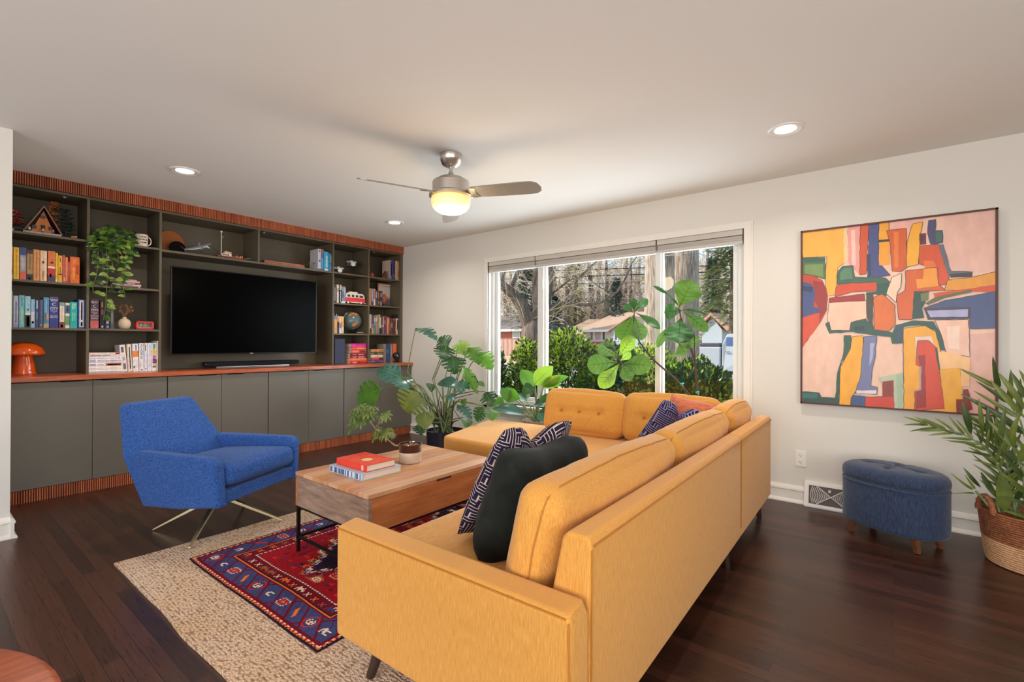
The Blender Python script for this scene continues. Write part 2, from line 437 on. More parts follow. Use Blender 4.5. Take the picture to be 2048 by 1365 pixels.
# ------------------------------------------------------------------ recessed lights
E_W = bpy.data.materials.new('lamp_lens'); E_W.use_nodes = True
_b = E_W.node_tree.nodes['Principled BSDF']; _b.inputs['Emission Color'].default_value = (1, .95, .86, 1); _b.inputs['Emission Strength'].default_value = 9
def lamp(parent, name, kind, loc, power, color, size=.1, **k):
    l = bpy.data.lights.new(name, kind); l.energy = power; l.color = color
    if kind == 'AREA': l.shape = 'DISK'; l.size = size; l.spread = radians(150)
    else: l.shadow_soft_size = size
    o = bpy.data.objects.new(name, l); sc.collection.objects.link(o); o.parent = parent
    o.matrix_parent_inverse = parent.matrix_world.inverted(); o.location = loc; return o
for (x, y, lab) in ((-4.11, 1.29, 'round white recessed ceiling light above the potted vine shelf'), (-4.12, 3.21, 'round white recessed ceiling light near the corner of shelves and window'), (-.5, 3.21, 'round white recessed ceiling light above the painting')):
    t = thing('recessed_light', lab, 'ceiling light', (x, y, H))
    b = MB(); b.lathe([(.058, -.004), (.083, -.010), (.094, -.004), (.095, 0)], (x, y, H), 40); 
    b.f = b.f[:-2]; b.m = b.m[:-2]; obj('trim_ring', b, WHITE, t, smooth=True)
    b = MB(); b.lathe([(.001, -.0035), (.058, -.004)], (x, y, H), 40); b.f = b.f[:-2]; b.m = b.m[:-2]; obj('lens', b, E_W, t)
    lamp(t, 'downlight', 'AREA', (x, y, H-.02), 12, (1, .90, .78), .11)

# ------------------------------------------------------------------ ceiling fan
fx, fy = -2.335, 2.283
fan = thing('ceiling_fan', 'brushed nickel ceiling fan with three blades and a lit glass bowl', 'ceiling fan', (fx, fy, H))
b = MB(); b.lathe([(.075, 0), (.075, -.038), (.070, -.045), (.060, -.068), (.035, -.082), (.015, -.085)], (fx, fy, H), 40); obj('canopy', b, STEEL, fan, smooth=True)
b = MB(); b.tube([(fx, fy, H-.08), (fx, fy, H-.14)], .0125, 16); obj('downrod', b, STEEL, fan, smooth=True)
b = MB(); b.lathe([(.016, -.118), (.020, -.135), (.037, -.152), (.040, -.158), (.085, -.160), (.090, -.170), (.090, -.176), (.118, -.180), (.124, -.190), (.124, -.262), (.112, -.270)], (fx, fy, H), 48)
obj('motor_housing', b, STEEL, fan, smooth=True, ang=30)
b = MB(); b.lathe([(.118, -.258), (.140, -.262), (.146, -.270), (.146, -.284), (.128, -.288)], (fx, fy, H), 48)
obj('fitter_ring', b, STEEL, fan, smooth=True, ang=30)
GB = bpy.data.materials.new('lit_opal_glass'); GB.use_nodes = True
_n = GB.node_tree; _b = _n.nodes['Principled BSDF']; _b.inputs['Base Color'].default_value = (*S(250, 225, 170), 1); _b.inputs['Roughness'].default_value = .15
_g = _n.nodes.new('ShaderNodeNewGeometry'); _s = _n.nodes.new('ShaderNodeSeparateXYZ'); _n.links.new(_g.outputs['Position'], _s.inputs[0])
_n.links.new(mixc(_n, maprange(_n, _s.outputs[2], H-.37, H-.32, 1, 0), S(255, 206, 120), S(255, 232, 196)), _b.inputs['Emission Color'])
_n.links.new(maprange(_n, _s.outputs[2], H-.395, H-.345, 2.0, .85), _b.inputs['Emission Strength'])
b = MB(); b.lathe([(.127, -.284), (.131, -.30), (.131, -.33), (.124, -.352), (.105, -.374), (.075, -.39), (.035, -.399), (.003, -.401)], (fx, fy, H), 48); obj('glass_bowl', b, GB, fan, smooth=True, ang=80)
BLD = mat('fan_blade', S(150, 143, 136), .42, metal=.25, var=.06, vs=10, st=(1, 12, 1))
for az in (16, 136, 256):
    a = radians(az); d = Vector((cos(a), sin(a), -.045)).normalized(); s = Vector((-sin(a), cos(a), 0))
    tilt = Matrix.Rotation(radians(-17), 4, d); sv = tilt @ s; up = sv.cross(d)*-1
    c = Vector((fx, fy, H-.264))
    out = [(.17, -.058), (.26, -.062), (.50, -.068), (.59, -.066), (.625, -.045), (.64, 0), (.632, .035), (.60, .058), (.5, .062), (.26, .056), (.17, .05)]
    b = MB(); b.prism([c + d*u + sv*v - up*.003 for u, v in out], up*.006); bl = obj('blade', b, BLD, fan, fixn=True)
    b = MB(); b.prism([c + d*u + sv*v - up*.009 for u, v in ((.10, -.03), (.17, -.055), (.205, -.05), (.19, 0), (.205, .045), (.17, .05), (.10, .028))], up*.006); obj('blade_iron', b, STEEL, bl, bevel=.002, fixn=True)
lamp(fan, 'fan_bulb', 'POINT', (fx, fy, H-.47), 10, (1, .78, .5), .1)

# ------------------------------------------------------------------ abstract painting
def paint(r, g, b_):
    k = ('p', r, g, b_)
    if k not in _flat:
        _flat[k] = mat('oil_%d_%d_%d' % (r, g, b_), S(r, g, b_), .38, var=.07, vs=6, st=(3.5, 1, 1.6), bump=.35, bs_=16, detail=5)
    return _flat[k]
pt = thing('painting', 'large square abstract painting of orange, yellow, pink, blue and green blocks', 'painting', (-.02, YW, .73))
YP = YW-.035
TL, TR, BR, BLc = P(1602.5, 463, y=YP), P(1998, 415.5, y=YP), P(1994, 829, y=YP), P(1600.5, 811, y=YP)
px0, px1, pz0, pz1 = (TL.x+BLc.x)/2, (TR.x+BR.x)/2, (BLc.z+BR.z)/2, (TL.z+TR.z)/2
b = MB(); b.box((px0+.006, YP+.0015, pz0+.006), (px1-.006, YW-.004, pz1-.006)); obj('stretcher', b, col(225, 215, 200), pt)
b = MB(); fw = .011
for q in (((px0, px1), (pz1-fw, pz1)), ((px0, px1), (pz0, pz0+fw)), ((px0, px0+fw), (pz0, pz1)), ((px1-fw, px1), (pz0, pz1))):
    b.box((q[0][0], YP-.012, q[1][0]), (q[0][1], YW-.002, q[1][1]))
obj('frame', b, mat('walnut_float_frame', S(84, 38, 24), .5), pt)
ART = [
 ((232,190,168), "128,222 1328,82 1320,1362 125,1278"),
 ((226,180,165), "990,128 1325,85 1315,470 1170,470 1040,462 1000,300"),
 ((222,172,158), "1150,845 1312,835 1312,1362 1150,1340"),
 ((240,172,62), "130,225 405,196 408,400 350,440 335,605 288,615 275,520 285,372 140,380 130,340"),
 ((228,196,150), "385,200 410,197 412,400 386,418"),
 ((70,110,72), "134,384 272,380 276,512 200,492 134,482"),
 ((50,90,70), "134,384 272,380 274,410 150,412"),
 ((112,140,80), "150,425 262,420 264,500 200,486 150,478"),
 ((190,60,38), "130,484 200,490 255,520 285,600 282,700 245,770 134,925"),
 ((150,36,34), "200,520 262,530 284,610 280,700 240,760 215,740 235,690 205,640"),
 ((212,72,36), "130,748 240,716 236,790 134,925"),
 ((62,76,128), "130,528 190,540 214,592 204,680 240,688 236,712 132,745"),
 ((34,52,92), "132,550 200,560 196,590 134,580"),
 ((226,150,142), "412,198 490,184 492,490 425,432 412,400"),
 ((238,190,176), "430,215 455,212 460,430 436,425"),
 ((205,78,30), "490,183 536,180 522,480 484,484"),
 ((66,74,128), "540,178 600,170 596,410 668,488 560,508 536,400"),
 ((42,60,90), "526,360 548,360 552,500 528,500"),
 ((232,160,40), "602,172 660,164 660,268 600,276"),
 ((234,156,40), "600,288 665,284 668,422 602,428"),
 ((40,44,46), "598,274 672,268 672,282 598,290"),
 ((230,172,160), "665,162 872,138 862,180 802,200 770,274 765,206 665,210"),
 ((206,88,26), "648,216 765,204 772,440 732,466 682,462 668,290"),
 ((226,118,36), "690,225 720,222 716,440 694,440"),
 ((236,168,36), "806,178 865,166 850,240 838,422 770,436 772,290"),
 ((208,76,28), "850,312 960,300 1022,480 1022,542 960,548 952,442 845,418"),
 ((222,110,36), "870,400 930,400 950,440 960,540 900,540"),
 ((120,28,28), "845,236 886,232 886,300 848,304"),
 ((42,52,66), "852,250 872,248 872,290 854,290"),
 ((72,66,104), "900,154 946,148 944,216 986,215 988,292 912,302 893,232"),
 ((60,100,86), "945,226 980,222 980,286 948,288"),
 ((96,98,110), "960,302 992,300 1040,462 1168,465 1166,496 1040,502 1016,480"),
 ((60,48,52), "1030,482 1166,470 1166,498 1034,504"),
 ((226,150,44), "1018,520 1170,500 1315,468 1315,546 1160,578 1000,578"),
 ((210,92,30), "762,462 952,440 962,546 1000,578 812,586 802,756 722,756 708,612 760,582"),
 ((236,152,44), "872,450 950,446 960,552 832,570 826,512 866,510"),
 ((54,96,76), "350,470 380,436 440,430 452,500 640,506 664,530 590,542 346,542"),
 ((84,126,96), "364,476 388,446 434,442 440,508 366,520"),
 ((206,70,32), "342,560 370,542 584,530 590,582 512,584 430,590 336,618"),
 ((158,34,34), "300,628 510,602 512,642 300,656"),
 ((240,192,166), "298,656 522,644 526,750 432,772 420,822 310,822 288,760"),
 ((30,78,66), "590,542 664,530 652,580 642,622 692,662 702,752 690,744 640,652 604,610 566,602 520,606 525,592 584,588"),
 ((66,60,44), "524,604 566,602 562,780 572,812 536,802 524,700"),
 ((32,76,66), "430,772 522,754 560,800 682,836 702,790 812,762 930,768 980,850 998,946 972,942 940,822 850,792 752,802 742,902 680,904 670,862 560,852 440,832 300,842 274,782 300,768 312,822 422,826"),
 ((20,50,54), "455,800 512,796 512,826 455,824"),
 ((44,66,92), "708,800 748,796 742,898 708,898"),
 ((216,106,36), "570,622 620,604 696,670 696,790 660,826 574,816"),
 ((240,204,178), "680,502 736,478 730,560 710,592 702,652 646,600"),
 ((26,66,62), "812,590 904,586 882,652 862,690 874,746 802,756"),
 ((110,110,66), "852,600 902,592 900,640 856,648"),
 ((206,76,32), "930,598 1312,546 1312,588 1160,588 940,622"),
 ((96,96,58), "880,660 940,622 1160,572 1162,592 1000,626 900,668"),
 ((62,78,124), "872,690 1000,642 1312,588 1310,808 1156,812 1152,680 880,692"),
 ((64,50,68), "872,690 1156,680 1154,752 896,758"),
 ((166,168,208), "890,702 1140,694 1138,740 912,744"),
 ((236,188,166), "940,762 1140,758 1150,980 1012,962 980,850"),
 ((242,208,190), "1010,800 1090,796 1088,940 1020,930"),
 ((28,78,62), "388,852 432,852 432,932 404,990 374,1012 356,1286 332,1282 346,1090 384,962"),
 ((238,166,34), "440,862 502,856 506,952 484,1152 430,1230 426,1286 360,1286 370,1042 430,932"),
 ((110,114,156), "510,862 586,858 578,962 556,1072 550,1160 590,1168 586,1210 458,1204 490,1102"),
 ((160,166,198), "545,900 575,900 560,1000 540,1040"),
 ((222,206,212), "464,1186 586,1186 584,1208 464,1206"),
 ((52,78,124), "440,1214 520,1222 516,1292 430,1286"),
 ((202,56,28), "520,1226 692,1226 692,1312 518,1300"),
 ((136,44,26), "624,1126 686,1124 686,1226 622,1222"),
 ((182,188,162), "600,1110 746,1076 752,1316 694,1312 690,1124 604,1134"),
 ((160,180,152), "706,1090 742,1084 744,1300 712,1300"),
 ((236,164,34), "750,812 880,796 942,832 968,930 1002,1200 1004,1330 752,1318"),
 ((226,206,194), "818,862 916,858 938,920 906,930 890,886 842,886 828,1032"),
 ((210,62,26), "836,886 900,884 946,930 1000,1296 818,1304 820,1190 850,1180 852,1042 826,1030"),
 ((150,30,22), "836,976 880,970 886,1290 822,1296 824,1190 852,1180 848,1040"),
 ((170,140,150), "846,1040 858,1040 856,1184 828,1192 822,1186 846,1174"),
 ((28,60,60), "940,930 952,926 1002,1200 1000,1260"),
 ((236,168,36), "968,1062 1092,1050 1102,1160 1104,1330 1002,1322"),
 ((238,186,126), "960,952 1042,958 1150,992 1146,1162 1102,1160 1092,1050 972,1060"),
 ((130,32,24), "1110,1180 1140,1178 1168,1300 1112,1342 1070,1322 1068,1240 1110,1240"),
 ((40,72,66), "130,1192 240,1200 252,1226 340,1232 336,1280 128,1274"),
 ((34,106,100), "132,1200 232,1206 226,1232 134,1236"),
]
b = MB(); am = []; LAY = .00022
EDGED = {(66,74,128), (206,88,26), (208,76,28), (54,96,76), (206,70,32), (216,106,36), (210,92,30), (70,110,72), (190,60,38), (240,204,178), (238,166,34), (110,114,156), (202,56,28), (210,62,26), (236,164,34), (166,168,208), (240,192,166), (236,188,166), (62,78,124)}
for i, (c, s) in enumerate(ART):
    pts = []
    for q in s.split():
        a_, b_ = map(float, q.split(','))
        p = P(1560+a_/3.0328, 390+b_/3.0328, y=YP)
        p.x = min(max(p.x, px0+.009), px1-.009); p.z = min(max(p.z, pz0+.009), pz1-.009); p.y = YP-.0002-LAY*i*.5; pts.append(p)
    m = paint(*c)
    if m not in am: am.append(m)
    # ruffle the outline a little, as a brush does
    q2 = []
    for k in range(len(pts)):
        a_, b_ = pts[k], pts[(k+1) % len(pts)]; n = max(1, int((b_-a_).length/.03))
        for j in range(n):
            q = a_.lerp(b_, j/n)
            if i > 0 and j > 0: q = q + Vector((noise.noise(q*60+Vector((i, 0, 0))), 0, noise.noise(q*60+Vector((0, i, 9)))))*.005
            q2.append(q)
    b.poly(q2, am.index(m))
    if c in EDGED or (max(c)-min(c) > 120 and i % 3 == 0):
        e = paint(*((44, 62, 58) if i % 2 else (74, 36, 32)))
        if e not in am: am.append(e)
        N_ = len(q2)
        for k in range(N_):
            p, q = q2[k].copy(), q2[(k+1) % N_].copy(); d = q-p
            if d.length < 1e-5: continue
            s = Vector((-d.z, 0, d.x)).normalized()*.0032; off = Vector((0, LAY*.25, 0))
            b.quad(p-s+off, q-s+off, q+s+off, p+s+off, am.index(e))
obj('canvas', b, am, pt)
# ------------------------------------------------------------------ built-in wall unit
XF = -5.12; CT = .915; CF = -4.90; DF = -4.928
Y0, Y1 = .41, YW
DIV = [Y0+.009, .932, 1.424, 2.271, 3.114, 3.599, YW-.022]
HT = .009
WOODR = None
def wood(name, c1, c2, st=(1, 1, 1), vs=6, rough=.4, bump=.1, coat=0):
    m, nt, bs = _pb(name)
    v = coords(nt, st); n = noisen(nt, v, vs, 6, .65); n2 = noisen(nt, coords(nt), 2.2, 2)
    c = mixc(nt, maprange(nt, n, .33, .67), c1, c2)
    c = mixc(nt, maprange(nt, n2, .3, .7), c, mixc(nt, 1.0, c, (.78, .7, .66), 'MULTIPLY'))
    nt.links.new(c, bs.inputs['Base Color']); bs.inputs['Roughness'].default_value = rough
    if coat: bs.inputs['Coat Weight'].default_value = coat
    bumpn(nt, bs, n, bump, .001); return m
CHERRY = wood('oiled_mahogany', S(160, 76, 46), S(208, 114, 74), (22, 1.5, 22), 4, .32, .06, .25)
REED = wood('reeded_mahogany', S(152, 72, 40), S(222, 128, 82), (30, 12, 1), 3, .45, .06)
bc = thing('bookcase', 'tall olive grey built-in open bookcase filling the left wall above the counter', 'bookcase', (XF, (Y0+Y1)/2, CT+.001))
b = MB(); b.box((XB, Y0, CT+.001), (XB+.012, Y1-.002, 2.346)); obj('back_panel', b, SHELFM, bc)
b = MB(); b.box((XB+.012, Y0, 2.328), (XF, Y1-.002, 2.346)); obj('top_panel', b, SHELFM, bc)
for i, y in enumerate(DIV):
    full = i not in (3,)
    z0 = CT+.001 if full else 1.998
    hw = .009 if i < 6 else .020
    b = MB(); b.box((XB+.012, y-hw, z0), (XF-.0005, y+hw, 2.328)); obj('divider', b, SHELFM, bc)
def shelf(i, j, z, th=.017):
    b = MB(); b.box((XB+.012, DIV[i]+.009, z-th), (XF-.003, DIV[j]-(.009 if j < 6 else .020), z)); obj('shelf', b, SHELFM, bc)
for (i, j, zz) in ((0, 1, (1.998, 1.638, 1.278)), (1, 2, (2.006, 1.638, 1.282)), (4, 5, (2.0, 1.64, 1.28)), (5, 6, (2.0, 1.644, 1.283))):
    for z in zz: shelf(i, j, z)
shelf(2, 4, 2.0, .020)
for (y, lab) in ((.80, 'tiny round metal puck light under the bookcase top over the toy cabin'), (2.36, 'tiny round metal puck light under the bookcase top over the wooden board'), (3.73, 'tiny round metal puck light under the bookcase top at its right end')):
    b = MB(); b.lathe([(.018, 0), (.018, -.006), (.013, -.009), (.002, -.009)], (XF-.09, y, 2.3275), 20)
    o = obj('puck_light', b, STEEL, smooth=True); tag(o, lab, 'shelf light', 'puck lights under the bookcase top')

def reeded(name, x, y0, y1, z0, z1, pitch, lab):
    mb = MB(); n = int((y1-y0)/pitch); p = (y1-y0)/n
    mb.box((x-.02, y0, z0), (x-.008, y1, z1), 1)
    for k in range(n):
        a = y0+k*p+.0019; c = a+p-.0038; d = (c-a)*.28
        mb.prism([(x-.010, a, z0), (x-.002, a+.0008, z0), (x, a+d, z0), (x, c-d, z0), (x-.002, c-.0008, z0), (x-.010, c, z0)], (0, 0, z1-z0), 0)
    o = obj(name, mb, [REED, mat('groove', S(40, 16, 10), .7)]); return tag(o, lab, 'wood trim')
reeded('fluted_valance', XF+.022, Y0, Y1-.002, 2.3465, H-.001, .0136, 'reddish fluted wood band running along the ceiling above the bookcase')
reeded('fluted_plinth', DF, .425, Y1-.03, .001, .093, .0136, 'reddish fluted wood plinth at the floor below the cabinet doors')

wt = tag(obj('countertop', (lambda m: (m.box((XB+.001, .41, CT-.037), (CF, YW-.003, CT)), m)[1])(MB()), CHERRY, bevel=.003), 'long reddish brown solid wood countertop over the cabinets', 'countertop')
# base cabinets
GAP = mat('shadow_gap', S(30, 29, 26), .8)
DY = [.433, .930, 1.427, 1.857, 2.287, 2.713, 3.137, 3.633, YW-.004]
names = ['leftmost cabinet, two plain grey doors, below the orange lamp and white books', 'second cabinet from the left with two grey doors, behind the blue armchair', 'third cabinet from the left with two grey doors, right of the armchair', 'right end cabinet with two grey doors, behind the tropical plant']
for u in range(4):
    a, c, e = DY[2*u], DY[2*u+1], DY[2*u+2]
    t = thing('base_cabinet', names[u], 'cabinet', (DF, (a+e)/2, .094), group='grey door cabinets along the left wall')
    b = MB(); b.box((XB+.002, a+.001, .094), (DF-.020, e-.001, CT-.0385)); obj('carcass', b, GAP, t)
    for (p, q) in ((a, c), (c, e)):
        g0 = .004 if p == a and u else .0015; g1 = .004 if q == e and u < 3 else .0015
        b = MB(); b.box((DF-.019, p+g0, .096), (DF, q-g1, CT-.044)); d = obj('door', b, DOORM, t, bevel=.0012)
        hy = q-.19 if p == a else p+.05
        b = MB(); b.box((DF-.010, hy, CT-.0445), (DF+.011, hy+.14, CT-.0415)); b.box((DF+.009, hy, CT-.048), (DF+.011, hy+.14, CT-.0415)); obj('edge_pull', b, BLACKM, d)

# ------------------------------------------------------------------ books
PAGES = mat('page_block', S(226, 214, 192), .9, var=.06, vs=300, st=(1, 40, 1))
XS = XF-.035
def book(y0, y1, z0, h, c, lab, grp, depth=.145, xs=XS, bands=(), lean=0, name='book', txt=None, tc=(240, 235, 225), z=None):
    """upright book: spine faces the room (+x); bands = (z0, z1, rgb[, y0, y1]) fractions on the spine"""
    yc = (y0+y1)/2
    t = thing(name, lab, 'book', (xs, yc, z0), group=grp)
    mats = [printed(*c)]; mb = MB(); hc = .0018; wdt = y1-y0
    if wdt < .012: hc = .001
    rd = min(.004, wdt*.3)
    L = Matrix.Translation((xs, y0 if lean > 0 else y1, z0)) @ Matrix.Rotation(lean, 4, 'X') @ Matrix.Translation((-xs, -(y0 if lean > 0 else y1), -z0))
    # boards, spine
    mb.box((xs-depth, y0, z0), (xs-.002, y0+hc, z0+h), 0, L); mb.box((xs-depth, y1-hc, z0), (xs-.002, y1, z0+h), 0, L)
    q = [Vector((xs-.003, y0, z0)), Vector((xs-.0006, y0+rd*.4, z0)), Vector((xs, y0+rd, z0)), Vector((xs, y1-rd, z0)), Vector((xs-.0006, y1-rd*.4, z0)), Vector((xs-.003, y1, z0))]
    mb.prism([L @ v for v in q], L.to_3x3() @ Vector((0, 0, h)), 0)
    for bd in bands:
        c2 = printed(*bd[2])
        if c2 not in mats: mats.append(c2)
        f0, f1 = (bd[3], bd[4]) if len(bd) > 3 else (0, 1)
        ya, yb = y0+.0008+(wdt-.0016)*f0, y0+.0008+(wdt-.0016)*f1
        x = xs+.0004
        mb.add([L @ Vector(v) for v in ((x, ya, z0+h*bd[0]), (x, yb, z0+h*bd[0]), (x, yb, z0+h*bd[1]), (x, ya, z0+h*bd[1]))], ((0, 1, 2, 3),), mats.index(c2))
    obj('cover', mb, mats, t)
    b = MB(); b.box((xs-depth+.004, y0+hc, z0+.003), (xs-.003, y1-hc, z0+h-.003), 0, L); obj('pages', b, PAGES, t)
    if txt:
        for (s, fz, size, vert) in txt:
            p = L @ Vector((xs+.0012, yc, z0+h*fz))
            if vert: text(s, size, p, (0, 0, -1), (0, 1, 0), col(*tc), t)
            else: text(s, size, p, (0, 1, 0), (0, 0, 1), col(*tc), t)
    return t
ORD = ['first', 'second', 'third', 'fourth', 'fifth', 'sixth', 'seventh', 'eighth', 'ninth', 'tenth', 'eleventh', 'twelfth', 'thirteenth', 'fourteenth', 'fifteenth', 'sixteenth', 'seventeenth', 'eighteenth', 'nineteenth', 'twentieth']
def lab16(a, b): return a if len(a.split()) <= 16 else b
def row(items, ox, oy, sc_, z0, grp, where, depth=.145, xs=XS):
    """items: (x0, x1, ytop, rgb, words, bands, txt, lean)"""
    for i, it in enumerate(items):
        x0, x1, yt, c, words = it[:5]; bands = it[5] if len(it) > 5 else (); txt = it[6] if len(it) > 6 else None; lean = it[7] if len(it) > 7 else 0
        a = P(ox+x0/sc_, oy, x=xs).y; e = P(ox+x1/sc_, oy, x=xs).y; zt = P(ox+(x0+x1)/2/sc_, oy+yt/sc_, x=xs).z
        book(a, e-.0008, z0+.0005, max(zt-z0, .05), c, lab16('%s, %s from the left %s' % (words, ORD[i], where), '%s, %s %s' % (words, ORD[i], where)), grp, depth, xs, bands, lean, txt=txt)
# --- orange row
row([
 (18, 82, 100, (214, 90, 60), 'paperback with a red, teal and orange patchwork spine', [(.78, 1, (230, 170, 110)), (.5, .62, (70, 160, 160)), (.2, .3, (120, 30, 40)), (0, .14, (150, 190, 205))]),
 (92, 238, 130, (242, 205, 48), 'bright yellow book with orange lettering', [(.05, .8, (232, 140, 50), .38, .66), (.84, .96, (226, 150, 60), .4, .8)]),
 (250, 422, 135, (170, 160, 175), 'book fading from blue grey down to coral', [(.76, 1, (66, 84, 140)), (.0, .26, (226, 104, 84)), (.34, .7, (196, 182, 188), .25, .75)]),
 (432, 592, 205, (180, 142, 96), 'tan book with a black foot and white badge', [(.88, 1, (74, 56, 58)), (.0, .2, (48, 42, 52)), (.03, .09, (235, 232, 226), .3, .62), (.36, .86, (140, 106, 70), .35, .65)]),
 (602, 768, 190, (226, 156, 96), 'thick peach brown hardback', [(.08, .9, (190, 118, 66), .38, .62)]),
 (775, 952, 215, (240, 196, 160), 'peach and cream book with a small black bird', [(0, .98, (246, 220, 190), .62, 1), (.58, .66, (60, 40, 36), .3, .6), (.05, .2, (224, 120, 60), .3, .55), (.2, .34, (150, 150, 90), .3, .6)]),
 (970, 1165, 230, (226, 122, 66), 'orange thriller with a red and violet lower spine', [(.44, .5, (250, 220, 200)), (.2, .44, (204, 52, 52)), (.0, .2, (78, 62, 84)), (.6, .66, (40, 28, 26), .35, .75), (.15, .26, (210, 160, 140), .25, .5)]),
 (1170, 1232, 275, (240, 196, 52), 'slim yellow book with a white foot', [(0, .1, (235, 226, 214))]),
 (1236, 1348, 340, (240, 176, 52), 'golden yellow book with black lettering', [(.28, .33, (120, 36, 40)), (.35, .58, (70, 50, 30), .4, .6), (.76, .92, (60, 44, 28), .4, .6)]),
 (1354, 1416, 330, (210, 92, 92), 'thin rose red paperback', [(.05, .2, (246, 200, 180), .5, 1)]),
 (1420, 1490, 385, (234, 138, 84), 'thin apricot paperback', [(.03, .07, (90, 40, 20), .3, .7)]),
 (1494, 1537, 488, (206, 60, 72), 'very thin short crimson booklet', [(.3, .9, (246, 200, 200), .4, .7)]),
 (1542, 1792, 378, (238, 110, 34), 'widest bright orange book with yellow and red brush marks', [(.15, .6, (238, 160, 50), .25, .5), (.35, .7, (200, 66, 24), .6, .92), (.76, .92, (246, 170, 120), .35, .45), (.76, .92, (246, 170, 120), .55, .65)]),
], 20, 485, 12.8, 1.638, 'orange and yellow books on the far left shelf', 'in the orange row')
# --- blue row
row([
 (10, 76, 105, (106, 176, 130), 'tall green book'),
 (90, 222, 215, (190, 176, 206), 'lilac hardback with dark lettering', [(.12, .82, (112, 108, 150), .38, .68), (0, .1, (150, 140, 180))]),
 (234, 380, 205, (110, 184, 196), 'pale turquoise hardback with yellow and plum lettering', [(.12, .62, (196, 206, 110), .42, .66), (.66, .94, (130, 110, 150), .42, .62)]),
 (388, 532, 232, (150, 202, 212), 'pale aqua book with a dark speckled foot', [(0, .4, (52, 34, 30)), (.4, .46, (236, 230, 224)), (.04, .36, (176, 120, 80), .3, .8), (.55, .6, (40, 50, 60), .4, .7)]),
 (540, 646, 305, (150, 186, 220), 'sky blue and white paperback', [(.15, .55, (214, 206, 214)), (.15, .22, (190, 130, 120), .2, .8)]),
 (655, 742, 320, (58, 80, 130), 'slate blue paperback with a pale title', [(.68, .97, (200, 212, 226), .3, .7), (.3, .55, (140, 160, 196), .35, .65)]),
 (750, 848, 318, (74, 78, 112), 'dusky blue paperback', [(0, 1, (110, 112, 140), .62, 1), (.07, .12, (210, 206, 196), .4, .6)]),
 (862, 1006, 260, (94, 150, 190), 'blue book with an orange sun and palm leaves', [(.0, .14, (190, 160, 110)), (.28, .46, (226, 150, 100), .6, 1), (.14, .5, (70, 120, 150), 0, .55), (.5, .94, (140, 190, 220), .4, .6)]),
 (1014, 1246, 248, (48, 62, 146), 'thick royal blue hardback lettered CITY', [(0, .14, (60, 50, 130)), (.96, 1, (110, 80, 120))], [('SARAH J.', .915, .014, 0), ('MAAS', .875, .014, 0), ('C', .76, .034, 0), ('CRESCENT', .665, .009, 0), ('CITY', .615, .022, 0), ('HOUSE', .545, .012, 0), ('OF', .49, .008, 0), ('SKY AND', .39, .010, 0), ('BREATH', .345, .012, 0)]),
 (1274, 1402, 388, (232, 218, 208), 'cream book with a red brown flowered foot', [(0, .24, (132, 62, 50)), (.86, 1, (130, 160, 160)), (.3, .8, (214, 170, 140), .4, .6), (.03, .14, (226, 196, 170), .2, .7)]),
 (1418, 1536, 398, (226, 216, 198), 'cream book with a blue and a green title block', [(.58, .9, (58, 96, 140)), (.12, .48, (112, 156, 110)), (.66, .8, (150, 190, 210), .4, .56)]),
 (1546, 1728, 382, (34, 178, 172), 'bright teal book', [(.28, .6, (150, 226, 180), .3, .42), (.72, .95, (190, 230, 200), .3, .45), (.28, .58, (130, 220, 190), .62, .72), (.76, .95, (180, 226, 214), .6, .75)]),
 (1738, 1942, 308, (36, 76, 150), 'deep blue hardback with a rounded white panel', [(.05, .96, (226, 222, 240), .2, .8), (.3, .9, (226, 180, 180), .42, .6), (.08, .22, (230, 130, 110), .4, .62)]),
], 20, 575, 12.8, 1.278, 'blue and green books on the far left shelf', 'in the blue row')
# --- dark row beside the vase
row([
 (76, 296, 128, (92, 58, 84), 'thick plum and coral hardback lettered CITY', [(0, .26, (206, 96, 96)), (.26, .4, (120, 70, 84))], [('SARAH J.', .925, .013, 0), ('MAAS', .885, .013, 0), ('C', .77, .034, 0), ('CRESCENT', .67, .009, 0), ('CITY', .62, .022, 0), ('HOUSE', .535, .011, 0), ('OF', .49, .008, 0), ('EARTH AND', .43, .010, 0), ('BLOOD', .35, .012, 0)]),
 (322, 450, 145, (28, 22, 30), 'black book with orange flowers on the spine', [(.75, .95, (190, 120, 70), .3, .6), (.5, .68, (180, 90, 50), .3, .7), (.03, .1, (190, 190, 210), .3, .7)]),
 (458, 578, 235, (26, 30, 62), 'navy black book with a pale emblem', [(.2, .3, (180, 180, 200), .2, .8), (.03, .12, (140, 150, 190), .3, .8)]),
 (590, 686, 238, (82, 76, 92), 'charcoal grey book', [(.2, .65, (150, 146, 110), .3, .6)]),
], 175, 590, 12.8, 1.282, 'dark books beside the vase', 'beside the cream vase')
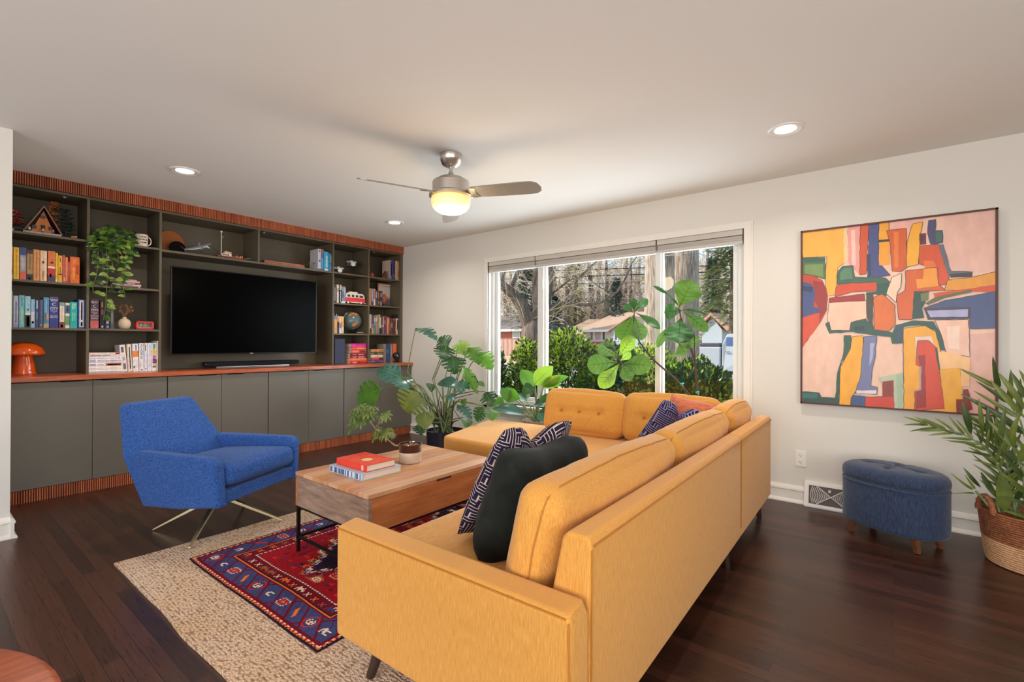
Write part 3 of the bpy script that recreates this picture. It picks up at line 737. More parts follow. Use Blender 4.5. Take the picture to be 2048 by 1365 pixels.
# --- white row on the counter
row([
 (958, 1104, 262, (232, 226, 226), 'leaning white book with grey marbled patches', [(.72, .92, (96, 94, 110), .2, .7), (.42, .55, (170, 166, 180), .3, .8), (.1, .32, (120, 116, 128), .3, .8)], None, .09),
 (1112, 1226, 240, (232, 206, 182), 'beige book with a framed white title', [(.05, .95, (240, 236, 232), .3, .9), (.1, .9, (216, 176, 170), .45, .7)], None, .05),
 (1236, 1388, 232, (236, 230, 230), 'white book with an orange block on its spine', [(.52, .74, (234, 138, 60), 0, 1), (.76, .96, (110, 140, 190), .5, .75), (.12, .2, (60, 70, 80), .1, .35)], None, .03),
 (1398, 1516, 220, (236, 232, 238), 'white book lettered PLUNDER ME', [(.04, .07, (60, 50, 60), .3, .8), (.18, .32, (220, 170, 190), .1, .4)], [('PLUNDER ME', .70, .022, 1)], .015),
 (1524, 1604, 214, (232, 230, 240), 'white book with a short bold title', [(.72, .95, (50, 46, 56), .2, .5), (.25, .66, (196, 190, 204), .4, .7), (.07, .11, (70, 66, 80), .3, .7)]),
 (1612, 1716, 210, (230, 226, 238), 'white book with a row of fine grey letters', [(.15, .94, (176, 172, 190), .44, .62)]),
 (1724, 1842, 212, (240, 238, 236), 'white book with a rainbow spine', [(.8, .97, (60, 160, 180), .15, .7), (.58, .8, (236, 186, 50), .1, .7), (.4, .56, (196, 90, 160), .1, .8), (.28, .42, (120, 70, 150), .1, 1), (.18, .3, (236, 190, 60), .2, .8), (.12, .17, (60, 90, 160), .1, .9)]),
 (1848, 1892, 160, (244, 226, 208), 'tallest cream book'),
], 170, 670, 12.8, CT, 'white books standing on the counter', 'in the standing white row', .16, XF-.02)
for o in bpy.data.objects:   # white spines carry dark letters
    if o.name.startswith('lettering') and o.parent and 'PLUNDER' in o.parent.get('label', ''): o.data.materials[0] = col(58, 50, 62)

def flat_book(y0, y1, z0, th, c, lab, grp, xs, depth=.15, bands=(), txt=None, tc=(60, 55, 60), rot=0):
    """book lying flat, spine to the room; bands = (y0, y1, rgb, z0, z1) fractions"""
    t = thing('book', lab, 'book', (xs, (y0+y1)/2, z0), rot, group=grp)
    mb = MB(); mats = [printed(*c)]; hc = min(.0022, th*.15)
    M = t.matrix_world @ Matrix.Translation((-xs, -(y0+y1)/2, -z0))
    mb.box((xs-depth, y0, z0), (xs-.002, y1, z0+hc), 0, M); mb.box((xs-depth, y0, z0+th-hc), (xs-.002, y1, z0+th), 0, M)
    mb.prism([M @ Vector(v) for v in ((xs-.003, y0, z0), (xs, y0, z0+th*.25), (xs, y0, z0+th*.75), (xs-.003, y0, z0+th))], M.to_3x3() @ Vector((0, y1-y0, 0)), 0)
    for bd in bands:
        c2 = printed(*bd[2])
        if c2 not in mats: mats.append(c2)
        f0, f1 = (bd[3], bd[4]) if len(bd) > 3 else (.1, .9)
        x = xs+.0004; ya, yb = y0+(y1-y0)*bd[0], y0+(y1-y0)*bd[1]
        mb.add([M @ Vector(v) for v in ((x, ya, z0+th*f0), (x, yb, z0+th*f0), (x, yb, z0+th*f1), (x, ya, z0+th*f1))], ((0, 1, 2, 3),), mats.index(c2))
    obj('cover', mb, mats, t, fixn=True)
    b = MB(); b.box((xs-depth+.004, y0+.003, z0+hc), (xs-.003, y1-.003, z0+th-hc), 0, M); obj('pages', b, PAGES, t)
    if txt:
        for (s, fy, size) in txt: text(s, size, M @ Vector((xs+.0012, y0+(y1-y0)*fy, z0+th*.5)), M.to_3x3() @ Vector((0, 1, 0)), (0, 0, 1), col(*tc), t)
    return t
def stack(items, ox, oy, sc_, z0, grp, where, xs, depth=.15):
    """items bottom first: (x0, x1, thickness px, rgb, words, bands, txt)"""
    z = z0+.0005; n = len(items)
    for i, it in enumerate(items):
        a = P(ox+it[0]/sc_, oy, x=xs).y; e = P(ox+it[1]/sc_, oy, x=xs).y
        lv = 'lowest' if i == 0 else 'topmost' if i == n-1 else ORD[i]+' from the bottom'
        flat_book(a, e, z, it[2], it[3], '%s, %s %s' % (it[4], lv, where), grp, xs, depth, it[5] if len(it) > 5 else (), it[6] if len(it) > 6 else None)
        z += it[2]+.0004
stack([
 (104, 975, .024, (240, 228, 228), 'white book with a lilac hairline', [(0, 1, (120, 100, 140), .3, .42)]),
 (104, 962, .030, (240, 234, 226), 'cream white book', [(.05, .4, (214, 206, 214), .4, .6), (.55, .9, (226, 210, 170), .4, .6)]),
 (106, 950, .028, (240, 230, 236), 'white book with a brown title block', [(.5, .99, (176, 104, 88), .08, .92), (.03, .2, (130, 122, 140), .3, .6), (.24, .44, (196, 186, 200), .3, .6), (.56, .94, (236, 206, 190), .3, .6)]),
 (106, 945, .032, (232, 228, 240), 'pale lilac book with spaced dark capitals', [(.03, .2, (180, 176, 210), .2, .8)], [('W I L L I A M  G R A H A M', .62, .013)]),
 (108, 930, .018, (238, 232, 236), 'white paperback with faint lines', [(.05, .45, (206, 200, 214), .3, .6), (.9, .95, (150, 150, 160), .3, .7)]),
 (108, 925, .017, (236, 214, 214), 'white and rose paperback with teal title', [(.04, .36, (130, 100, 120), .25, .7), (.4, .64, (96, 150, 170), .25, .75)]),
 (108, 905, .015, (240, 216, 200), 'peach paperback with a red end block', [(.84, .99, (166, 60, 50), .1, .9), (.88, .93, (240, 220, 210), .3, .7)]),
], 170, 670, 12.8, CT, 'white books lying in a stack on the counter', 'in the lying white stack', XF+.0, .165)
# small stack behind the trailing vine
stack([
 (350, 648, .018, (96, 44, 54), 'maroon book', [(.06, .2, (190, 150, 160)), (.88, .94, (220, 190, 200))]),
 (340, 642, .017, (224, 196, 196), 'pale pink book', [(.3, .7, (150, 110, 120), .3, .6)]),
 (330, 636, .014, (120, 62, 66), 'wine red book', [(.5, .8, (220, 170, 170), .3, .7)]),
 (315, 628, .015, (216, 190, 190), 'greyish pink book', [(.1, .4, (150, 100, 110), .3, .7)]),
 (340, 596, .012, (226, 176, 150), 'small peach book'),
], 160, 560, 5.247, 1.638, 'small books lying behind the vine', 'in the stack behind the vine', XF-.10, .12)
# --- blue books above the television
row([
 (352, 414, 82, (206, 204, 214), 'large pale grey hardback', [(.85, .95, (120, 110, 120), .3, .7), (.4, .5, (90, 90, 110), .3, .8), (.0, .08, (96, 130, 150))]),
 (418, 466, 92, (100, 106, 150), 'blue and brown hardback', [(.84, 1, (150, 120, 100)), (.1, .6, (80, 170, 220), .0, .8)]),
 (470, 552, 136, (60, 168, 214), 'thick sky blue book', [(.2, .8, (190, 226, 236), .5, .85), (.0, .12, (214, 226, 230), .2, .9)]),
 (555, 580, 165, (46, 150, 196), 'thin azure book'),
 (583, 626, 175, (86, 150, 172), 'grey teal book', [(.5, .9, (200, 220, 226), .3, .7), (.1, .35, (176, 196, 204), .3, .7)]),
], 600, 490, 9.752, 2.0, 'blue books above the television', 'in the group above the television', .17)
# --- right end columns
row([
 (1762, 1808, 300, (214, 190, 168), 'cream covered book with indigo spine', [(0, 1, (90, 84, 160)), (.2, .85, (200, 200, 226), .3, .7)]),
 (1812, 1860, 305, (52, 44, 92), 'dark violet book', [(.1, .3, (120, 110, 150), .3, .7)]),
 (1866, 1902, 318, (206, 186, 150), 'cream book with a brown stripe', [(.1, .9, (150, 120, 70), .4, .6)]),
 (1906, 1945, 325, (214, 150, 108), 'tan orange book', [(.2, .5, (160, 70, 40), .2, .8)]),
], 600, 490, 9.752, 2.0, 'books at the top right end of the bookcase', 'on the top right shelf', .17)
row([
 (115, 168, 250, (38, 32, 42), 'black book with white lettering', [(.1, .95, (206, 206, 214), .3, .6)]),
 (176, 246, 200, (214, 206, 196), 'cream book with dark edges', [(0, 1, (40, 36, 40), 0, .18), (.6, .8, (150, 140, 130), .3, .9)]),
 (262, 322, 210, (38, 34, 44), 'black book with a tan head', [(.72, 1, (206, 166, 120)), (.05, .65, (206, 206, 214), .3, .6)]),
 (330, 436, 255, (126, 142, 176), 'grey blue book', [(.3, .7, (70, 76, 100), .1, .4), (.6, .9, (176, 186, 206), .5, .9)]),
], 660, 555, 13.65, 1.64, 'books behind the toy camper van', 'beside the red toy van')
row([
 (1072, 1122, 300, (222, 140, 80), 'orange tan book'),
 (1130, 1192, 310, (130, 134, 160), 'grey blue book', [(.0, .2, (80, 70, 90)), (.3, .9, (180, 180, 196), .3, .6)]),
 (1196, 1242, 318, (200, 150, 130), 'white and brown book', [(.4, .9, (90, 50, 40), .0, .4), (0, .35, (226, 206, 200))]),
 (1246, 1302, 360, (70, 70, 84), 'dark slate book', [(.5, .9, (180, 160, 150), .3, .7)]),
 (1308, 1360, 366, (104, 46, 40), 'dark red book', [(.5, .9, (200, 140, 120), .3, .6), (.1, .3, (190, 150, 150), .3, .7)]),
 (1366, 1436, 376, (50, 50, 56), 'near black book', [(.6, .85, (170, 166, 160), .3, .7), (.05, .3, (190, 180, 180), .2, .6)]),
], 660, 555, 13.65, 1.644, 'books beside the small framed print', 'beside the small framed print')
row([
 (118, 196, 180, (228, 168, 110), 'orange book with a blue head', [(.72, 1, (120, 130, 180)), (.9, 1, (236, 226, 220), .1, .6)]),
 (204, 250, 232, (206, 172, 66), 'mustard and black book', [(0, .66, (40, 36, 48)), (.3, .6, (200, 200, 196), .3, .6)]),
 (256, 318, 248, (236, 190, 186), 'pink and lilac book', [(.3, .62, (126, 130, 160)), (0, .3, (226, 206, 226))]),
 (324, 382, 250, (236, 190, 90), 'yellow and orange book', [(.4, .7, (236, 150, 84)), (.1, .36, (206, 210, 226))]),
], 660, 615, 13.65, 1.28, 'books beside the globe', 'beside the globe')
row([
 (1078, 1138, 192, (196, 178, 168), 'tall beige book', [(0, .28, (60, 50, 50), .2, .9)]),
 (1144, 1198, 225, (84, 76, 92), 'dark book with an orange foot', [(0, .34, (214, 140, 90)), (.4, .5, (180, 180, 190), .3, .7)]),
 (1204, 1252, 245, (140, 132, 130), 'grey book with a teal foot', [(0, .5, (70, 130, 150)), (.7, .9, (206, 200, 190), .2, .8)]),
 (1256, 1300, 240, (170, 126, 132), 'dusty rose book', [(.7, .95, (226, 214, 206), .3, .8)]),
 (1304, 1346, 262, (122, 116, 92), 'olive book', [(.1, .7, (170, 160, 130), .3, .6)]),
 (1350, 1400, 205, (196, 186, 142), 'tall cream and black book', [(0, .3, (30, 26, 32)), (.86, 1, (60, 50, 50), .3, .9)]),
 (1404, 1442, 262, (66, 54, 60), 'dark brown book', [(.4, .52, (190, 170, 170), .1, .9)]),
 (1446, 1478, 256, (196, 146, 160), 'thin pink book', [(0, .4, (120, 110, 140))]),
 (1482, 1522, 232, (96, 62, 96), 'purple book', [(.55, .75, (180, 150, 160), .2, .8)]),
 (1526, 1564, 232, (140, 58, 56), 'brick red book', [(.7, .95, (110, 40, 60), .1, .9)]),
 (1567, 1587, 280, (214, 170, 130), 'thinnest cream book'),
 (1590, 1624, 276, (196, 106, 66), 'orange brown book', [(.6, .9, (236, 190, 120), .3, .8)]),
 (1628, 1662, 282, (84, 60, 66), 'grey brown book', [(.2, .6, (160, 140, 140), .3, .7)]),
 (1665, 1718, 302, (96, 56, 44), 'wider brown book with a pale motif', [(.4, .72, (196, 150, 126), .3, .75)]),
 (1722, 1766, 304, (84, 44, 40), 'chestnut book', [(.88, .98, (200, 120, 90), .2, .8)]),
 (1770, 1802, 320, (110, 44, 54), 'maroon book', [(.2, .5, (120, 130, 120), .3, .7)]),
 (1808, 1860, 305, (214, 190, 180), 'off-white book', [(.3, .9, (60, 46, 46), .45, 1)]),
 (1864, 1888, 190, (54, 46, 50), 'thin tall black and cream book', [(.55, 1, (206, 186, 150), .2, .8)]),
], 660, 615, 13.65, 1.283, 'closely packed dark books at the right end', 'in the packed dark row')
stack([
 (548, 1012, .030, (196, 44, 44), 'red book', [(.15, .4, (240, 150, 140), .3, .7), (.45, .6, (130, 30, 30), .2, .8)]),
 (540, 1008, .034, (232, 110, 72), 'coral orange book', [(.1, .9, (240, 150, 100), .6, .9)]),
 (552, 992, .030, (140, 34, 44), 'dark red book', [(.15, .42, (196, 120, 120), .25, .75), (.5, .86, (236, 160, 160), .3, .7)]),
 (552, 990, .032, (112, 34, 44), 'maroon book', [(.15, .42, (176, 90, 90), .25, .75), (.5, .84, (226, 140, 150), .3, .7)]),
 (590, 992, .040, (206, 66, 60), 'thick tomato red book', [(.05, .5, (240, 130, 110), .2, .8), (.56, .96, (120, 50, 60), .2, .8)]),
 (594, 992, .030, (228, 92, 74), 'salmon red book', [(.35, .85, (240, 150, 90), .3, .85)]),
 (578, 985, .046, (206, 26, 140), 'magenta book', [(.02, .3, (236, 60, 160), .15, .7), (.36, .85, (236, 60, 130), .05, .5)]),
], 660, 680, 13.65, CT, 'red and pink books stacked beside the dark loudspeaker', 'in the red and pink stack', XF-.02, .17)
stack([
 (1120, 1452, .034, (74, 74, 116), 'slate blue book', [(.05, .3, (130, 140, 180), .3, .7), (.7, .95, (140, 100, 150), .3, .7)]),
 (1120, 1455, .034, (184, 48, 72), 'crimson book', [(.1, .6, (220, 90, 110), .3, .7), (.7, 1, (70, 40, 60), .2, .9)]),
 (1122, 1446, .034, (232, 204, 178), 'cream book with a dark dot', [(.52, .6, (60, 40, 40), .3, .7)]),
 (1130, 1446, .034, (56, 60, 48), 'dark green book', [(.05, .2, (150, 150, 120), .3, .7), (.5, .95, (120, 120, 96), .3, .7)]),
 (1134, 1458, .036, (196, 128, 80), 'tan brown book', [(.5, .57, (240, 180, 110), 0, 1), (.05, .15, (230, 200, 150), .3, .6)]),
], 660, 680, 13.65, CT, 'books stacked beside the tiny black speaker', 'in the right end stack', XF-.02, .14)
row([
 (1464, 1534, 250, (134, 126, 112), 'grey beige book', [(.05, .9, (110, 100, 90), .4, .6)]),
 (1540, 1646, 250, (48, 70, 120), 'navy blue book', [(.5, .7, (90, 120, 170), .2, .5)]),
 (1652, 1712, 252, (120, 122, 116), 'grey book', [(.3, .9, (160, 160, 150), .3, .6)]),
 (1728, 1824, 245, (226, 108, 56), 'orange book', [(0, .45, (150, 70, 50), 0, .3)]),
], 660, 670, 13.65, CT, 'books standing at the right end of the counter', 'behind the tiny black speaker')
# ------------------------------------------------------------------ things on the shelves
def PX(px, py, x): return P(px, py, x=x)
def frame_box(mb, x, y0, y1, z0, z1, w, d, m=0):
    for q in ((y0, y1, z0, z0+w), (y0, y1, z1-w, z1), (y0, y0+w, z0, z1), (y1-w, y1, z0, z1)): mb.box((x-d, q[0], q[2]), (x, q[1], q[3]), m)

# television
tv = thing('television', 'large black flat television hanging in the middle of the bookcase', 'television', (-5.06, 2.18, 1.057))
b = MB(); b.box((-5.115, 1.50, 1.075), (-5.075, 2.86, 1.84)); b.box((-5.46, 1.9, 1.25), (-5.11, 2.5, 1.6)); obj('back_housing', b, BLACK, tv, bevel=.006)
b = MB(); frame_box(b, -5.06, 1.485, 2.875, 1.057, 1.855, .011, .018); obj('bezel', b, mat('tv_bezel', S(34, 34, 38), .22, metal=.7), tv, bevel=.003)
b = MB(); b.box((-5.078, 1.49, 1.062), (-5.064, 2.87, 1.85)); obj('screen', b, mat('tv_screen', (.0006, .0006, .0007), .25, spec=.03), tv)
b = MB(); b.box((-5.060, 2.165, 1.0605), (-5.0592, 2.195, 1.0645)); obj('badge', b, STEEL, tv)
# soundbar
sy0, sy1 = P(408, 727, x=-5.36).y, P(596.5, 722, x=-5.36).y
sb = thing('soundbar', 'long low black soundbar on the counter under the television', 'soundbar', (-5.38, (sy0+sy1)/2, CT))
b = MB(); b.box((-5.43, sy0, CT+.012), (-5.33, sy1, CT+.058)); obj('housing', b, BLACK, sb, bevel=.012, bseg=4, smooth=True)
b = MB(); b.box((-5.42, sy0+.1, CT), (-5.322, sy1-.12, CT+.012)); obj('foot', b, STEEL, sb, bevel=.003)
b = MB(); b.box((-5.332, sy0+.014, CT+.016), (-5.3285, sy1-.014, CT+.054)); obj('grille', b, mat('speaker_cloth', S(30, 29, 38), .9), sb)

# orange mushroom lamp
lc = P(45, 752, z=CT); lx = -5.28; ly = P(47, 740, x=lx).y
ml = thing('mushroom_lamp', 'glossy orange mushroom table lamp at the left end of the counter', 'table lamp', (lx, ly, CT))
ORG = mat('orange_glaze', S(226, 88, 18), .12, coat=.6)
k = .00555
b = MB(); b.lathe([(.072, 0), (.077, .003), (.077, .008), (.070, .012)], (lx, ly, CT+.0005), 40); obj('foot_ring', b, ORG, ml, smooth=True)
b = MB(); b.lathe([(.070, .011), (.069, .03), (.062, .08), (.053, .13), (.050, .155), (.048, .165)], (lx, ly, CT), 40); obj('base', b, ORG, ml, smooth=True, ang=60)
b = MB(); b.lathe([(.040, .158), (.09, .150), (.118, .152), (.124, .160), (.120, .182), (.105, .212), (.078, .236), (.045, .250), (.018, .2545), (.001, .255)], (lx, ly, CT), 48)
b.v = [Vector((lx+(v.x-lx)*1.0, ly+(v.y-ly)*1.0, v.z)) for v in b.v]; obj('shade', b, ORG, ml, smooth=True, ang=70)
b = MB(); b.ball((lx+.066, ly+.03, CT+.035), .004, 8); obj('switch', b, BLACK, ml)

# toy A-frame cabin with its trees
cx0 = -5.17
def Q(u, v, x=cx0): return P(20+u/12.8, 390+v/12.8, x=x)
cab = thing('toy_cabin', 'toy brick A-frame cabin with an orange wooden front on the top left shelf', 'toy house', (cx0, Q(840, 900).y, 1.998))
A, Bp, Cp = Q(845, 300), Q(395, 850), Q(1290, 985)
zb = 2.016; yl, yr, yt, zt = Bp.y, Cp.y, (Bp.y+Cp.y)/2+.004, A.z
TOYO = mat('toy_orange_brown', S(212, 122, 56), .4, var=.15, vs=60, st=(1, 1, .1)); TOYR = mat('toy_dark_red', S(112, 44, 38), .35); TOYG = mat('toy_grey', S(190, 178, 176), .5, var=.3, vs=90); TOYW = col(225, 220, 210)
b = MB(); b.prism([(cx0-.02, yl+.03, zb), (cx0-.02, yr-.03, zb), (cx0-.02, yt, zt-.03)], (-.13, 0, 0)); obj('cabin_walls', b, TOYO, cab, fixn=True)
b = MB()
for (a_, c_) in (((yl-.006, zb), (yt, zt)), ((yr+.006, zb), (yt, zt))):
    d = Vector((0, c_[0]-a_[0], c_[1]-a_[1])).normalized(); n = Vector((0, -d.z, d.y)) if a_[0] > yt else Vector((0, -d.z, d.y))*1
    if a_[0] < yt: n = Vector((0, -d.z, d.y))
    else: n = Vector((0, d.z, -d.y))
    p0, p1 = Vector((cx0, *a_)), Vector((cx0, *c_))
    b.prism([p0, p1, p1-n*.012 if False else p1+n*.009, p0+n*.009], (-.165, 0, 0))
roof = obj('roof', b, TOYR, cab, fixn=True)
b = MB()
for (ya, za, yb2, zb2) in ((yl-.008, zb, yt, zt+.004), (yr+.008, zb, yt, zt+.004)): b.tube([(cx0+.004, ya, za), (cx0+.004, yb2, zb2)], .004, 4)
obj('roof_edge', b, mat('toy_pink_grey', S(176, 136, 126), .4), roof)
b = MB(); b.box((cx0-.15, yl-.005, 1.9985), (cx0+.012, yr+.005, zb)); obj('stone_base', b, TOYG, cab)
def fb(u0, v0, u1, v1, x=cx0-.018):
    p, q = Q(u0, v0, x), Q(u1, v1, x); return p, q
for nm, u0, v0, u1, v1, m in (('upper_window', 775, 520, 905, 620, col(70, 80, 84)), ('window', 560, 765, 680, 865, col(60, 74, 80)), ('door', 795, 770, 900, 900, col(40, 26, 24)), ('window', 985, 815, 1085, 915, col(72, 60, 86))):
    p, q = fb(u0, v0, u1, v1); b = MB(); b.box((p.x-.002, p.y, min(p.z, q.z)), (p.x+.003, q.y, max(p.z, q.z))); obj(nm, b, m, cab)
def minifig(y, x, z, body, lab):
    t = thing('toy_figure', lab, 'toy figure', (x, y, z))
    b = MB(); b.box((x-.004, y-.006, z), (x+.004, y+.006, z+.012)); obj('legs', b, col(60, 50, 60), t)
    b = MB(); b.box((x-.004, y-.007, z+.012), (x+.004, y+.007, z+.024)); obj('torso', b, col(*body), t)
    b = MB(); b.lathe([(.004, 0), (.0048, .001), (.0048, .008), (.004, .009)], (x, y, z+.024), 12); obj('head', b, col(232, 200, 120), t)
minifig(Q(500, 850).y, cx0+.001, zb+.0005, (220, 215, 205), 'tiny white toy figure at the left of the toy cabin front')
minifig(Q(850, 880).y, cx0+.001, zb+.0005, (226, 190, 150), 'tiny toy figure standing in the toy cabin doorway')
minifig(Q(1105, 900).y, cx0+.001, zb+.0005, (120, 90, 150), 'tiny purple toy figure at the right of the toy cabin front')
def toytree(y, x, h, crown, mcr, mtr, lab, seed, n=70, r=(.04, .05), rs=.0085):
    rnd = random.Random(seed); t = thing('toy_tree', lab, 'toy tree', (x, y, 1.9985))
    b = MB(); b.tube([(x, y, 1.9985), (x-.004, y+.003, 1.9985+h*.9)], [.006, .003], 6)
    for i in range(7):
        a = rnd.random()*6.28; zz = 1.9985+h*(.3+.08*i); b.tube([(x, y, zz), (x+r[0]*.6*cos(a), y+r[1]*.7*sin(a), zz+.015)], .0018, 4)
    obj('trunk', b, mtr, t)
    b = MB()
    for i in range(n):
        a = rnd.random()*6.28; q = rnd.random()**.5; zz = 1.9985+h*crown[0]+h*(crown[1]-crown[0])*rnd.random(); kk = 1-.55*(zz-1.9985-h*crown[0])/(h*(crown[1]-crown[0]))
        M = Matrix.Translation((x+r[0]*q*cos(a)*kk, y+r[1]*q*sin(a)*kk, zz)) @ Matrix.Rotation(rnd.random()*3, 4, 'Z') @ Matrix.Rotation(rnd.uniform(-.4, .4), 4, 'X')
        b.box((-rs, -rs*.7, -.002), (rs, rs*.7, .002), rnd.randrange(len(mcr)), M)
    obj('foliage', b, mcr, t)
toytree(Q(130, 700).y, -5.25, .185, (.35, 1), [col(150, 30, 36), col(196, 60, 60), col(226, 120, 80)], col(40, 24, 22), 'small toy tree with red brick leaves left of the toy cabin', 3, 90, (.05, .07))
toytree(Q(1210, 700).y, -5.30, .30, (.35, 1), [col(210, 130, 30), col(236, 160, 60), col(190, 96, 24)], col(50, 30, 22), 'toy tree with golden orange brick leaves right of the toy cabin', 5, 100, (.05, .055))
toytree(Q(1500, 700).y, -5.27, .25, (.12, 1), [col(20, 52, 44), col(30, 84, 66), col(60, 70, 76)], col(74, 40, 44), 'dark green toy pine at the right end of the top left shelf', 8, 130, (.06, .075), .010)
t = thing('toy_bench', 'tiny dark brown toy bench left of the toy cabin', 'toy bench', (-5.17, Q(215, 850).y, 1.9985)); by = Q(215, 850).y
b = MB(); b.box((-5.185, by-.035, 2.018), (-5.155, by+.035, 2.023)); b.box((-5.188, by-.035, 2.026), (-5.184, by+.035, 2.036)); obj('seat', b, col(58, 28, 26), t)
for s in (-.028, .028): b = MB(); b.box((-5.18, by+s-.003, 1.9985), (-5.16, by+s+.003, 2.018)); obj('leg', b, TOYW, t)
t = thing('toy_fox', 'tiny orange toy fox at the foot of the toy pine', 'toy animal', (-5.15, Q(1620, 1060).y, 1.9985)); by = Q(1620, 1060).y
b = MB(); b.box((-5.156, by-.016, 2.004), (-5.144, by+.010, 2.015)); b.box((-5.155, by-.014, 1.9985), (-5.151, by-.010, 2.004)); b.box((-5.155, by+.004, 1.9985), (-5.151, by+.008, 2.004)); obj('body', b, col(232, 112, 40), t)
b = MB(); b.box((-5.155, by+.010, 2.008), (-5.145, by+.019, 2.018)); obj('head', b, col(236, 190, 140), t)

# mug
def Q2(u, v, x=-5.16): return P(160+u/5.247, 420+v/5.247, x=x)
mc = Q2(646, 340); r_ = (Q2(712, 340).y-Q2(575, 340).y)/2; mz = 2.0065; mh = Q2(640, 262).z-mz
mug = thing('mug', 'cream pink mug lettered LOCAL SPORTS TEAM on the shelf beside the trailing vine', 'mug', (-5.16, mc.y, mz))
CER = mat('mug_glaze', S(236, 218, 200), .25)
b = MB(); b.lathe([(r_*.86, 0), (r_*.92, .004), (r_*.97, mh*.4), (r_, mh*.9), (r_, mh), (r_*.94, mh), (r_*.9, mh*.3), (.002, .006)], (-5.16, mc.y, mz), 36); obj('cup', b, CER, mug, smooth=True)
b = MB(); b.tube([(-5.16+.004, mc.y+r_*.9+.026*sin(a), mz+mh*.5+mh*.36*cos(a)) for a in [pi*i/12 for i in range(13)]], .0045, 8); obj('handle', b, CER, mug, smooth=True)
for i, s in enumerate(('LOCAL', 'SPORTS', 'TEAM')):
    # letters wrapped round the cup one by one
    n = len(s); stp = .0115
    for j, ch in enumerate(s):
        a = (j-(n-1)/2)*stp/r_ + .02
        ctr = Vector((-5.16+(r_+.0006)*cos(a), mc.y+(r_+.0006)*sin(a)-.000, mz+mh*(.78-.24*i)))
        text(ch, .0175, ctr, (-sin(a), cos(a), 0), (0, 0, 1), col(30, 28, 30), mug, bold=.0006)

# vase with dried flowers, red clock
def Q3(u, v, x=-5.17): return P(175+u/12.8, 590+v/12.8, x=x)
vc = Q3(945, 860, -5.18); vr = (Q3(1115, 720).y-Q3(778, 720).y)/2; vz = 1.2825; vh = Q3(945, 575).z-vz
t = thing('vase', 'small round cream vase on the shelf between dark books and red clock', 'vase', (-5.18, vc.y, vz))
b = MB(); b.lathe([(vr*.55, 0), (vr*.72, .004), (vr*.95, vh*.25), (vr, vh*.45), (vr*.9, vh*.68), (vr*.6, vh*.84), (vr*.32, vh*.88), (vr*.30, vh*.95), (vr*.34, vh), (vr*.26, vh*.99), (vr*.24, vh*.85)], (-5.18, vc.y, vz), 40)
obj('body', b, mat('vase_clay', S(222, 196, 168), .55, var=.05, vs=30), t, smooth=True, ang=60)
t2 = thing('dried_flowers', 'bunch of dried orange brown flowers standing in the cream vase', 'flowers', (-5.18, vc.y, vz+vh*.9))
rnd = random.Random(4); b = MB(); b2 = MB()
for i in range(16):
    a = rnd.uniform(0, 6.28); e = Vector((-5.18+.05*cos(a)*rnd.random(), vc.y+(.075*sin(a))*(.4+.6*rnd.random())+.004, vz+vh+.05+.055*rnd.random()))
    b.tube([(-5.18, vc.y, vz+vh*.9), (-5.18+(e.x+5.18)*.3, vc.y+(e.y-vc.y)*.25, vz+vh+.025), e], .0009, 4)
    for j in range(9):
        o = Vector((rnd.gauss(0, 1), rnd.gauss(0, 1), rnd.gauss(0, 1))).normalized()*rnd.uniform(.006, .016)
        n = o.normalized(); s_ = n.orthogonal().normalized()*.0045
        b2.quad(e, e+o*.5+s_, e+o, e+o*.5-s_, j % 2)
obj('stems', b, col(150, 110, 90), t2); obj('blooms', b2, [col(206, 136, 74), col(170, 96, 60)], t2)
a0, a1 = Q3(1232, 780, -5.15), Q3(1690, 780, -5.15); cz = Q3(1460, 682, -5.15).z
ck = thing('digital_clock', 'small red digital clock showing 12:38 on the shelf beside the cream vase', 'clock', (-5.16, (a0.y+a1.y)/2, vz))
RED = mat('red_plastic', S(226, 48, 56), .35)
b = MB(); frame_box(b, -5.135, a0.y, a1.y, vz, cz, .014, .045); obj('case', b, RED, ck, bevel=.004, bseg=3)
b = MB(); b.box((-5.17, a0.y+.01, vz+.01), (-5.152, a1.y-.01, cz-.01)); obj('back', b, RED, ck)
b = MB(); b.box((-5.153, a0.y+.014, vz+.014), (-5.150, a1.y-.014, cz-.014)); obj('display', b, col(150, 160, 138), ck)
text('12:38', .046, (-5.1475, (a0.y+a1.y)/2, (vz+cz)/2), (0, 1, 0), (0, 0, 1), col(58, 62, 58), ck, sx=.95, bold=.0005)

# discs, shark, boat
def Q4(u, v, x): return P(320+u/10.24, 440+v/10.24, x=x)
for (u, v, r, m, x, nm, lab, th) in ((205, 420, .118, mat('amber_disc', S(176, 92, 22), .35, var=.1, vs=5), -5.44, 'wall_disc', 'large amber disc leaning against the back of the shelf above the television', .012), (352, 500, .0675, mat('dark_disc', S(20, 10, 12), .7, spec=.15), -5.38, 'wall_disc', 'smaller dark brown disc standing in front of the amber disc', .012)):
    c = Q4(u, v, x); z = 2.0+r+.0005
    b = MB(); b.lathe([(r, 0), (r, th)], (x, c.y, z), 48, 0, Matrix.Rotation(pi/2, 4, 'Y')); o = obj(nm, b, m, bevel=.002, smooth=True); tag(o, lab, 'decorative disc')
sh = thing('shark_model', 'grey and white toy shark with open jaws on a short black stand', 'model shark', (-5.22, Q4(840, 600, -5.22).y, 2.0))
XSK = -5.22
spine = [Q4(500, 600, XSK), Q4(560, 595, XSK), Q4(660, 590, XSK), Q4(760, 570, XSK), Q4(860, 550, XSK), Q4(940, 528, XSK), Q4(1010, 505, XSK), Q4(1058, 490, XSK)]
rad = [.004, .007, .013, .0185, .020, .018, .012, .004]
